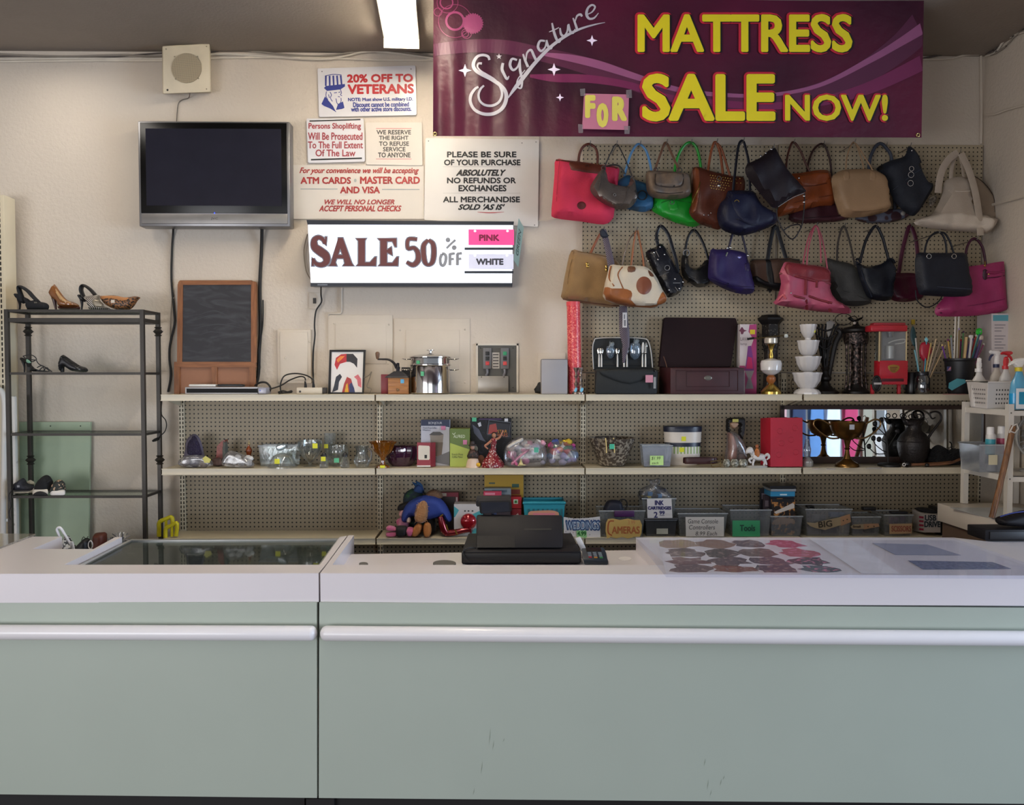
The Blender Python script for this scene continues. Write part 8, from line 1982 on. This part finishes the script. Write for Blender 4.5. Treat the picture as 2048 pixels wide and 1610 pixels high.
# ================================================================ handbags on the pegboard
m_gold,m_silver = mat('#b99a52',.25,.9),mat('#c5c3c2',.2,.95)
def leather(h,rough=.42,var=.12,bump=.12,bs=150): return mat(h,rough,0,bump,bs,var,12,spec=.32)
def canvas(h): return mat(h,.85,0,.25,260,.07,10)
m_hook = mat('#8d8a86',.3,.9)
def bag(lb,ol,Y,T,m,straps=(),extras=(),hooks=(),grow=.25,wr=.009,edge=.34,back=.5,short=None):
    cx = sum(p[0] for p in ol)/len(ol);lo = max(p[1] for p in ol)
    t = thing('handbag',lb,'handbag',P(cx,lo,Y),'handbags on the pegboard')
    b = B();front = inflate(b,ol,Y,T,sm=3,grow=grow,wr=wr,seed=int(cx),edge=edge,back=back)
    obj('bag_body',b,m,t,50)
    for st in straps:
        pts,w,ms = st[:3];Ys = st[3] if len(st) > 3 else Y
        b = B()
        if len(st) > 4 and st[4] == 'flat': pstrap(b,[(x,y,Ys) for x,y in pts],w,Ys,.006)
        else: ptube(b,pts,w,Ys,8)
        obj('strap',b,ms,t)
    for e in extras:
        k,nm = e[0],e[1]
        if k == 'patch': b = B();patch(b,e[2],front,e[4] if len(e) > 4 else .006,sm=e[5] if len(e) > 5 else 2,lift=e[6] if len(e) > 6 else 0);obj(nm,b,e[3],t,50)
        elif k == 'line': b = B();ptube(b,e[2],e[4],lambda x,z: front(x,z)-.0016,6);obj(nm,b,e[3],t)
        elif k == 'ring':
            q = P(e[2],e[3],front);b = B();torus(b,q+Vector((0,-.005,0)),e[4]*sc_at(Y),e[6] if len(e) > 6 else .0025,'Y',20,6);obj(nm,b,e[5],t)
        elif k == 'studs':
            for x,y in e[2]:
                b = B();ball(b,P(x,y,front),e[4]*sc_at(Y),e[4]*sc_at(Y)*.6,e[4]*sc_at(Y),10,6);obj(nm,b,e[3],t)
        elif k == 'soft': b = B();inflate(b,e[2],e[4],e[5],sm=2,wr=.002);obj(nm,b,e[3],t,50)
    s = short or lb.split(',')[0]
    for hx,hy in hooks:
        b = B();p = P(hx,hy,Y);z = p.z-.004;x = P(hx,hy,Y).x
        tube(b,[(x,PY-.001,z),(x,Y+.01,z),(x,Y-.012,z+.004),(x+.002,Y-.020,z+.022)],.003,6,smooth=3)
        solo('peg_hook',b,m_hook,' '.join(f'metal peg hook holding the {s}'.split()[:16]),'hook','peg hooks for the handbags')
    return t
br1,br2,br3 = leather('#5a2a1e'),leather('#6a3522'),leather('#8a4a2a')
# ---- upper row
bag('coral pink canvas tote with brown leather top, first in the upper row',[(1112,319),(1140,322),(1201,329),(1236,335),(1237,354),(1229,420),(1225,438),(1207,449),(1162,443),(1109,436),(1103,424),(1105,397),(1109,348)],4.91,.13,canvas('#d0304f'),
    [([(1157,325),(1159,308),(1166,294),(1178,288),(1190,295),(1195,309),(1195,328)],2.6,br1)],
    [('patch','leather_flap',[(1140,322),(1172,326),(1205,330),(1210,345),(1180,346),(1147,341),(1141,336)],br1),('line','rolled_edge',[(1112,320),(1160,325),(1235,336)],br1,1.6),('patch','leather_disc',disc(1163,411,9,8,10),leather('#5a1c1c')),
     ('line','side_seam',[(1119,322),(1114,380),(1113,436)],mat('#a8203c',.7),.5),('studs','gold_stud',[(1154,324),(1160,325),(1190,328),(1197,329)],m_gold,2.0),('ring','snap',1174,333,3,mat('#3a1a14',.4))],[(1180,289)])
bag('pewter metallic hobo bag, second in the upper row',[(1205,338),(1213,346),(1217,362),(1228,368),(1246,372),(1257,370),(1262,352),(1269,358),(1273,379),(1275,397),(1262,414),(1244,419),(1221,414),(1195,399),(1180,379),(1189,358)],4.795,.09,mat('#6d625b',.28,.55,.15,120,.15,14),
    [([(1208,338),(1214,322),(1222,305),(1233,288),(1246,309),(1256,332),(1264,352)],1.3,leather('#2a2422')),([(1213,333),(1224,330),(1238,332),(1250,348)],1.6,leather('#2a2422'))],
    [('line','panel_seam',[(1203,352),(1198,380),(1196,398)],leather('#4a423e'),.7),('line','panel_seam',[(1255,375),(1252,395),(1242,410),(1222,404),(1205,392)],leather('#4a423e'),.7),('ring','clasp',1229,390,2.4,m_silver),('ring','strap_ring',1207,337,4,m_silver)],[(1233,289)],wr=.003)
bl1 = leather('#2f5c80',.5)
bag('blue leather shoulder bag behind the pewter hobo',[(1232,372),(1244,356),(1258,350),(1272,360),(1294,368),(1303,386),(1307,410),(1300,420),(1285,424),(1262,420),(1240,410)],4.93,.09,bl1,
    [([(1249,352),(1253,336),(1260,312),(1269,295),(1278,288),(1290,298),(1297,315),(1303,342)],2.4,mat('#4f86b5',.4,bump=.1))],[('ring','black_ring',1284,391,9,mat('#1c1d22',.4),.004),('line','seam',[(1244,398),(1268,404),(1304,402)],leather('#1f4a70'),.8)],[(1280,289)])
gb = spots('#7a6450','#5f5248',26,.5,.5,'noise',soft=.2)
bag('grey brown suede flap bag with dark piping, fourth in the upper row',[(1293,344),(1310,341),(1350,344),(1376,348),(1381,372),(1378,392),(1350,399),(1314,397),(1296,388),(1292,366)],4.83,.12,gb,
    [([(1309,342),(1316,322),(1324,300),(1332,285),(1344,309),(1358,340)],2.4,leather('#6a4a38'),4.83,'flat')],
    [('patch','front_flap',[(1312,347),(1364,347),(1365,366),(1352,372),(1324,371),(1312,366)],gb,.010),('line','dark_piping',[(1311,348),(1311,368),(1325,373),(1354,374),(1366,368),(1366,348)],leather('#3a302a'),1.0),('line','dark_piping',[(1312,384),(1340,387),(1366,384)],leather('#3a302a'),.8),('ring','silver_ring',1311,340,4,m_silver),('ring','silver_ring',1359,341,4.5,m_silver),('studs','buckle',[(1322,369),(1348,371)],mat('#3a3633',.3,.7),2.5)],[(1333,286)])
gr = mat('#1f9a2e',.35,0,.1,90,.1,10)
bag('bright green bag sagging behind the grey brown flap bag',[(1306,402),(1318,384),(1345,376),(1380,384),(1394,402),(1406,430),(1402,446),(1386,454),(1350,445),(1318,430),(1304,420)],4.945,.08,gr,
    [([(1349,346),(1352,326),(1360,304),(1371,289),(1382,285),(1392,294),(1398,312),(1402,336)],2.8,gr),([(1349,344),(1347,362),(1346,382)],2.4,gr),([(1402,334),(1401,360),(1396,392)],2.2,gr)],[('line','seam',[(1306,416),(1340,400),(1392,408)],mat('#15701f',.4),1.0),('patch','front_band',[(1336,402),(1352,402),(1356,418),(1340,420)],gr),('ring','ring',1344,405,4,m_silver)],[(1382,286)])
stx = leather('#5a2f22',.35)
bag('brown studded leather tote with tall straps, sixth in the upper row',[(1385,338),(1398,334),(1416,340),(1440,346),(1466,352),(1488,355),(1488,385),(1468,402),(1450,430),(1441,458),(1420,455),(1395,445),(1378,425),(1385,400),(1382,370)],4.87,.10,stx,
    [([(1416,342),(1420,315),(1425,294),(1431,284),(1440,305),(1446,348)],2.6,br3),([(1432,285),(1442,296),(1451,322),(1460,352)],2.4,br3)],
    [('patch','side_panel',[(1386,342),(1398,338),(1399,380),(1392,420),(1382,424),(1386,396)],leather('#7a3f24',.3)),('studs','gold_stud',[(1421+5*(i % 9)+(i//9) % 2*2,350+5.2*(i//9)+(i % 9)*.9) for i in range(54) if 1418 < 1421+5*(i % 9) < 1466-(i//9)*3]+[(1472,358),(1480,357),(1474,366),(1482,366)],m_gold,1.3),('line','gold_zip',[(1400,364),(1396,380),(1387,398),(1385,406)],m_gold,1.2),('ring','silver_ring',1438,357,4.2,m_silver),('studs','silver_charm',[(1438,371)],m_silver,3.4),('studs','bottom_stud',[(1422,426),(1417,430),(1408,430)],m_silver,1.4)],[(1433,285)])
nv = leather('#16182f',.5)
bag('navy leather bag with brass buckle, slumped below the dark brown hobo',[(1455,384),(1462,381),(1500,381),(1508,384),(1517,402),(1532,416),(1552,427),(1556,436),(1552,446),(1530,458),(1500,468),(1477,471),(1449,462),(1438,450),(1434,428),(1440,408),(1450,397)],4.785,.14,nv,
    [([(1466,384),(1470,345),(1477,292),(1486,282),(1492,300),(1498,330),(1500,384)],2.6,leather('#1a1b26'),4.80,'flat')],
    [('patch','front_pocket',[(1462,388),(1500,388),(1518,416),(1516,446),(1488,442),(1468,418)],nv,.012),('line','base_seam',[(1440,446),(1474,438),(1506,450),(1550,446)],leather('#15162a'),1.0),('ring','brass_buckle',1473,405,4.5,m_gold),('line','buckle_strap',[(1458,394),(1472,404),(1486,411)],leather('#15162a'),2)],[(1486,283)])
dk = leather('#1d151b',.55)
bag('dark brown hobo hung by one corner, with a dangling strap',[(1548,295),(1555,303),(1574,337),(1607,375),(1610,384),(1586,393),(1551,416),(1537,407),(1505,368),(1491,347),(1493,330),(1509,321),(1523,314),(1532,305)],4.685,.09,dk,
    [([(1609,386),(1609,400),(1607,430),(1602,455),(1586,478),(1570,466),(1556,440),(1553,418)],1.4,leather('#1f1a1d'),4.70),([(1566,462),(1580,452),(1598,449),(1602,456)],1.3,leather('#1f1a1d'),4.715)],
    [('line','silver_zip',[(1556,414),(1584,396),(1609,386)],m_silver,.9),('line','seam',[(1500,352),(1526,388),(1546,408)],leather('#3a2a30'),.7),('studs','silver_ring',[(1543,298),(1532,306),(1522,312),(1608,392),(1608,404)],m_silver,2.2)],[(1546,296)])
tn = leather('#8a4522',.35)
bag('glossy tan leather satchel behind the dark brown hobo',[(1553,426),(1566,396),(1580,352),(1600,346),(1655,340),(1664,368),(1669,407),(1640,412),(1607,420),(1556,434)],4.89,.09,tn,
    [([(1571,352),(1574,318),(1580,295),(1587,284),(1600,300),(1612,328),(1624,352)],2.2,leather('#4a241c')),],[('patch','front_flap',[(1600,350),(1656,345),(1652,366),(1606,372)],tn,.010),('line','flap_edge',[(1604,372),(1630,371),(1654,366)],leather('#5a2a18'),.8),('line','crease',[(1562,416),(1600,402),(1664,390)],leather('#6a331a'),.8),('studs','silver_lock',[(1622,366),(1598,356)],m_silver,2.4)],[(1587,285)])
bg_ = leather('#43222a',.45)
bag('burgundy bag hanging lowest behind the tan satchel',[(1578,434),(1598,412),(1664,404),(1698,428),(1690,440),(1650,445),(1592,446)],4.955,.06,bg_,
    [([(1612,420),(1614,345),(1621,312),(1632,294),(1646,288),(1656,306),(1662,336),(1666,415)],2.2,leather('#35201f'))],[('line','seam',[(1582,438),(1640,434),(1694,430)],leather('#301820'),.8),('studs','silver_rivet',[(1664,362)],m_silver,2.6)],[(1646,289)],short='burgundy bag behind the tan satchel')
be = leather('#9d7f60',.5,.06)
bag('smooth beige satchel with two slim handles, upper row',[(1663,356),(1670,348),(1686,340),(1715,338),(1744,339),(1768,350),(1775,364),(1779,400),(1779,417),(1767,425),(1740,432),(1710,435),(1682,432),(1671,408),(1665,380)],4.80,.11,be,
    [([(1691,350),(1693,320),(1698,300),(1707,284),(1716,298),(1726,330),(1728,342)],1.3,be,4.82),([(1708,285),(1716,292),(1728,312),(1744,338),(1745,350)],1.5,be,4.79)],
    [('patch','handle_tab',[(1688,343),(1695,341),(1699,350),(1698,360),(1688,360),(1686,350)],be,.008),('patch','handle_tab',[(1741,341),(1748,343),(1752,352),(1750,361),(1740,360),(1740,350)],be,.008),('line','side_piping',[(1664,352),(1668,385),(1676,424),(1682,430)],leather('#5a4634'),.9),('line','base_seam',[(1676,421),(1720,424),(1778,416)],leather('#7d6248'),.7)],[(1708,285)],wr=.002)
bag('patchwork bottomed bag with slate strap behind the denim bag',[(1712,432),(1735,424),(1770,419),(1812,419),(1817,432),(1792,443),(1748,447),(1716,442)],4.955,.06,spots('#3a2228','#55596a',14,.5,.5,'voronoi',soft=.02),
    [([(1736,420),(1738,332),(1747,300),(1760,287),(1773,297),(1784,322),(1790,418)],3.4,leather('#3f4552',.6))],[('studs','pale_disc',[(1806,427)],mat('#8f8a86',.5),5)],[(1771,292)],short='patchwork bag behind the denim bag')
dn = mat('#141925',.7,0,.3,220,.15,14)
bag('dark navy bag hung by its corner with silver rings, upper row',[(1817,292),(1831,302),(1841,328),(1851,358),(1867,372),(1853,399),(1831,430),(1813,427),(1791,405),(1779,382),(1771,352),(1752,338),(1779,322),(1809,312)],4.86,.09,dn,
    [([(1817,296),(1826,298),(1836,312),(1842,326)],1.6,dn)],[('line','stitched_seam',[(1786,380),(1815,357),(1842,338)],mat('#333a4a',.6),.7),('ring','silver_ring',1822,338,4.5,m_silver),('ring','silver_ring',1821,350,5.5,m_silver),('ring','silver_ring',1820,367,5.5,m_silver),('studs','rivet',[(1824,301)],m_silver,1.8)],[(1819,293)])
cv = canvas('#a89a8b')
bag('beige rounded bag mostly hidden behind the canvas bag',[(1932,360),(1945,350),(1964,362),(1982,384),(1990,409),(1989,440),(1960,446),(1934,424)],4.92,.06,canvas('#8f7d6a'),[([(1936,356),(1926,325),(1915,307)],1.6,canvas('#8f7d6a'))],[('line','dark_edge',[(1948,352),(1966,364),(1983,385),(1990,410),(1988,438)],leather('#3a302a'),.9)],[],short='beige rounded bag')
t = bag('off white canvas carrier bag with wide straps in the right corner',[(1829,442),(1845,434),(1866,426),(1884,390),(1892,360),(1937,358),(1948,420),(1987,434),(1990,449),(1975,467),(1939,464),(1889,461),(1849,453)],4.83,.10,cv,
    [([(1876,386),(1879,360),(1886,336),(1900,316),(1916,305)],7,cv,4.79,'flat'),([(1902,360),(1903,340),(1908,320),(1918,306)],4,cv,4.83,'flat'),([(1922,307),(1936,336),(1949,378),(1958,430),(1961,471)],7,cv,4.775,'flat'),([(1918,306),(1924,330),(1928,358)],3,cv,4.85,'flat')],
    [('line','white_piping',[(1897,381),(1918,383),(1940,382)],canvas('#c9beb0'),1.0),('patch','base_band',[(1832,443),(1866,431),(1900,427),(1946,430),(1986,437),(1988,448),(1974,464),(1938,461),(1890,458),(1850,451)],canvas('#c4b7a8'),.010),('studs','eyelet',[(1865,441),(1972,450)],mat('#3a3530',.5),1.8),('patch','dark_pocket',[(1858,398),(1868,390),(1874,396),(1866,410),(1859,412)],spots('#3a332c','#6a6052',60,.5,.6))],[(1918,306)])
# ---- lower row
bag('tan suede tote with brown straps, first in the lower row',[(1143,501),(1167,504),(1215,512),(1238,526),(1243,560),(1238,613),(1167,607),(1125,598),(1125,579),(1132,540)],4.91,.11,mat('#8a6a42',.9,0,.3,200,.1,12,sheen=.3),
    [([(1175,534),(1178,516),(1186,496),(1197,474),(1206,460)],2.6,br3),([(1206,460),(1212,474),(1217,500),(1214,536)],2.4,br3)],[('studs','gold_ferrule',[(1174,528),(1175,533),(1213,534),(1213,540)],m_gold,3.4),('line','top_edge',[(1143,502),(1190,508),(1230,518)],mat('#6f5434',.9),.8),('line','base_seam',[(1126,598),(1168,604),(1238,612)],leather('#5a3824'),1.4),('line','side_seam',[(1148,503),(1137,550),(1134,598)],mat('#6f5434',.9),.6)],[(1207,460)])
t = tie('striped navy and maroon necktie looped over the first lower hook',[(1207,459),(1211,478),(1217,503),(1222,530),(1220,546)],[5,6,6.5,7,4],4.835,m_tie)
b = B();inflate(b,[(1200,462),(1205,457),(1214,466),(1216,474),(1206,476),(1200,470)],4.83,.02,sm=2);obj('tie_knot',b,mat('#1d2230',.7),t)
wb = canvas('#c9bda9');tb = leather('#8f5630',.4)
bag('white canvas bag with tan corners and a round brown patch',[(1221,530),(1244,531),(1286,532),(1309,548),(1325,579),(1334,595),(1329,606),(1302,617),(1257,613),(1210,600),(1208,575),(1215,548)],4.80,.12,wb,
    [([(1262,536),(1265,510),(1268,485),(1274,460),(1280,485),(1285,510),(1288,536)],2.0,tb,4.83),([(1244,534),(1248,510),(1258,480),(1270,464),(1276,470),(1284,500),(1296,540)],1.4,leather('#77675a'),4.85)],
    [('patch','tan_corner',[(1209,575),(1224,577),(1246,577),(1262,582),(1264,592),(1262,600),(1272,612),(1256,613),(1211,600)],tb),('patch','tan_corner',[(1314,610),(1318,596),(1326,583),(1333,595),(1329,606)],tb),('patch','tan_base',[(1240,609),(1266,611),(1300,612),(1318,609),(1302,616),(1258,613)],tb),('patch','round_patch',disc(1288,571,15.5,18,14),leather('#7a4632')),('patch','strap_tab',[(1256,533),(1269,533),(1270,543),(1256,544)],leather('#6a4632')),('patch','strap_tab',[(1296,540),(1304,546),(1308,553),(1300,552)],leather('#5a3826')),
     ('line','tan_strap',[(1222,532),(1218,555),(1228,572)],tb,1.6),('line','tan_strap',[(1245,534),(1236,550),(1247,578)],tb,1.2)],[(1273,461)])
bkl = leather('#15161d',.22)
bag('glossy black bag with many silver buckles, hung at a slant',[(1322,487),(1336,503),(1352,537),(1367,561),(1361,584),(1336,595),(1322,577),(1304,537),(1292,512),(1295,501),(1311,494)],4.88,.10,bkl,
    [([(1316,492),(1313,470),(1321,452),(1336,468),(1345,496),(1352,520),(1356,545)],3.4,bkl,4.88,'flat')],
    [('studs','silver_stud',[(1320,494),(1329,509),(1316,519),(1308,505),(1297,522),(1350,558),(1366,564),(1359,577),(1338,580)],m_silver,1.6),('ring','silver_buckle',1334,536,5,m_silver),('line','silver_bar',[(1312,502),(1318,514)],m_silver,1),('line','silver_bar',[(1346,566),(1360,566)],m_silver,1),('line','silver_bar',[(1350,574),(1356,582)],m_silver,1),('line','seam',[(1318,552),(1338,544)],leather('#2a2c36',.3),1)],[(1320,453)])
bag('small black hobo with silver strap ring beside the purple bag',[(1363,516),(1369,508),(1376,514),(1380,534),(1397,535),(1412,520),(1420,526),(1422,564),(1399,575),(1383,568),(1364,550)],4.93,.08,leather('#121216',.3),
    [([(1370,512),(1372,490),(1378,470),(1388,460),(1400,474),(1410,496),(1417,520)],2.6,leather('#121216',.3),4.93,'flat')],[('ring','silver_ring',1372,506,6,m_silver,.004),('line','fold',[(1370,540),(1384,556),(1412,560)],leather('#22232a',.3),1)],[(1388,461)])
pu = leather('#2a2050',.5)
bag('deep purple leather bag in the middle of the lower row',[(1421,501),(1435,499),(1460,499),(1488,505),(1495,516),(1504,552),(1509,578),(1500,588),(1471,586),(1440,574),(1419,560),(1416,544)],4.87,.12,pu,
    [([(1456,503),(1460,486),(1465,468)],2.4,leather('#1f1a33'),4.88),([(1494,512),(1489,488),(1483,466)],2.2,leather('#1f1a33'),4.88),([(1465,468),(1473,462),(1483,466)],2.2,leather('#1f1a33'),4.90)],
    [('studs','silver_link',[(1455,496),(1461,495),(1496,511)],m_silver,2.4),('line','silver_pull',[(1452,513),(1455,505)],m_silver,1.6),('patch','hang_tag',[(1490,527),(1499,527),(1500,541),(1491,541)],leather('#2a2148')),('line','tag_cord',[(1494,514),(1495,527)],leather('#1f1a33'),.8),('patch','logo_patch',disc(1479,514,4,2.2,8),mat('#7a729a',.3,.5),.003),('line','base_seam',[(1420,556),(1460,570),(1506,574)],leather('#241c44'),.7)],[(1474,464)])
bag('brown panelled bag with black trim and straps',[(1503,521),(1530,519),(1599,520),(1599,571),(1577,579),(1554,582),(1508,568),(1502,546)],4.94,.08,leather('#4f3a30',.5),
    [([(1535,520),(1540,488),(1547,458),(1553,452)],4,leather('#141316'),4.93,'flat'),([(1573,520),(1562,484),(1553,452)],4,leather('#1f1f24'),4.94,'flat')],[('patch','black_band',[(1531,521),(1541,521),(1545,580),(1534,578)],leather('#121114')),('line','black_top',[(1503,520),(1599,520)],leather('#121114'),1.6),('patch','black_base',[(1503,556),(1514,552),(1530,562),(1560,566),(1598,562),(1576,578),(1553,581),(1509,567)],leather('#121114'))],[(1553,453)])
pk_ = mat('#b0506a',.4,0,.1,80,.1,10);pd = leather('#7d2e36',.35)
t = bag('pink buckled satchel with dark red flap and straps',[(1572,524),(1600,527),(1648,534),(1661,547),(1663,590),(1698,615),(1699,627),(1660,625),(1628,622),(1551,609),(1554,596),(1562,568),(1559,548),(1565,532)],4.81,.12,pk_,
    [([(1606,528),(1612,495),(1620,468),(1632,451),(1642,470),(1650,505),(1655,540)],1.6,mat('#a5485a',.4)),([(1613,552),(1615,510),(1622,475),(1632,452),(1640,480),(1642,526)],1.5,mat('#a5485a',.4),4.78)],
    [('patch','red_flap',[(1573,525),(1610,529),(1648,535),(1660,548),(1660,564),(1640,562),(1600,556),(1574,548)],pd,.012),('line','dark_belt',[(1559,547),(1590,552),(1630,562),(1661,568)],pd,2.4),('line','dark_belt',[(1560,582),(1590,592),(1610,597)],pd,2.2),('line','dark_belt',[(1618,592),(1640,600),(1664,606)],pd,2.2),('line','down_strap',[(1612,556),(1611,590)],pd,3),('line','down_strap',[(1634,562),(1633,575)],pd,2.4),('line','base_band',[(1612,600),(1614,618)],pd,3),('line','base_band',[(1656,604),(1660,622)],pd,3),('line','side_roll',[(1556,600),(1566,590),(1572,598)],mat('#c9606a',.4),2),('studs','silver_rivet',[(1590,551),(1617,557),(1611,577),(1625,594),(1582,586),(1642,560)],m_silver,1.6)],[(1632,452)])
gy = mat('#353534',.6,0,.2,160,.12,14)
bag('charcoal grey slouchy tote right of the pink satchel',[(1651,518),(1675,522),(1703,528),(1720,545),(1742,596),(1735,609),(1700,612),(1670,600),(1657,560)],4.92,.09,gy,
    [([(1674,524),(1676,485),(1687,452),(1699,482),(1710,532)],2.2,leather('#403a36'),4.92,'flat')],[('line','fold',[(1662,580),(1690,582),(1732,598)],mat('#242423',.6),1)],[(1688,453)])
n2 = leather('#10131d',.45)
bag('dark navy soft shoulder tote with rolled strap, lower row',[(1711,522),(1725,530),(1740,533),(1762,528),(1780,518),(1792,538),(1788,570),(1781,600),(1741,598),(1727,579),(1718,552)],4.845,.08,n2,
    [([(1720,524),(1726,500),(1734,476),(1751,452),(1764,472),(1771,496),(1778,522)],3.0,n2)],[('line','side_tab',[(1712,520),(1717,518),(1722,526)],n2,2.4),('line','side_tab',[(1774,520),(1784,518),(1790,526)],n2,2.4),('line','fold',[(1722,540),(1732,568),(1744,594)],leather('#222838',.4),1)],[(1752,453)])
bu = leather('#431425',.35)
bag('burgundy baguette bag with gold clasp, lower row',[(1773,549),(1800,546),(1838,549),(1845,575),(1845,596),(1810,604),(1782,599),(1774,578)],4.95,.06,bu,
    [([(1797,550),(1803,510),(1811,476),(1820,452),(1831,476),(1835,510),(1837,550)],4,leather('#4a1a30',.4),4.955,'flat')],[('line','fold',[(1782,552),(1783,575),(1794,596)],leather('#6a2a40',.3),.8)],[(1821,453)])
t = bpy.data.objects['handbag'] if False else None
b = B();pbox(b,1772,545,1778,554,4.905,.01,.003);o = obj('gold_clasp',b,m_gold,[q for q in bpy.data.objects if q.get('label','').startswith('burgundy baguette')][0])
bag('structured navy tote with two round handles and silver eyelets',[(1833,508),(1860,506),(1905,506),(1932,508),(1938,540),(1944,580),(1928,593),(1850,591),(1836,582),(1830,545)],4.675,.085,leather('#171a25',.5,.1,.2,220),
    [([(1848,515),(1852,490),(1860,474),(1875,464),(1886,471),(1892,490),(1893,515)],2.0,n2),([(1878,465),(1890,467),(1901,486),(1909,512)],2.0,n2,4.69),([(1831,580),(1834,600),(1848,613),(1862,613),(1878,602),(1886,588)],1.3,leather('#14151c'),4.68)],
    [('ring','silver_eyelet',1857,513,4.5,m_silver),('ring','silver_eyelet',1907,513,4.5,m_silver),('line','base_seam',[(1846,569),(1890,575),(1942,578)],leather('#3a3f4f',.4),.8),('line','silver_zip_pull',[(1834,537),(1837,541)],m_silver,1.2)],[(1876,465)],wr=.002,edge=.4)
mg = leather('#96305f',.4)
bag('bright magenta tote with belt and padlock at the right end',[(1902,540),(1906,537),(1960,530),(2003,523),(2008,527),(2010,547),(2014,608),(2008,622),(1955,631),(1885,633),(1870,626),(1873,612),(1890,590)],4.757,.06,mg,
    [([(1932,540),(1932,505),(1939,484),(1950,477),(1962,489),(1968,506),(1972,536)],2.6,leather('#3a1428'),4.757)],
    [('line','belt',[(1972,544),(1990,546),(2008,542)],leather('#8a2a56'),2.6),('line','belt_edge',[(1972,556),(1995,554),(2009,551)],leather('#4a1630'),1.0),('line','base_seam',[(1876,617),(1950,610),(2010,598)],leather('#7a2450'),1.0),('patch','hang_tag',[(1966,540),(1974,540),(1974,558),(1966,558)],leather('#3a1428'),.006),('studs','gold_padlock',[(1970,531),(1986,545),(1978,548)],m_gold,2.2),('line','gold_chain',[(1970,522),(1970,534)],m_gold,1),('studs','foot_stud',[(1882,626)],leather('#5a1a3a'),2)],[(1952,478)])
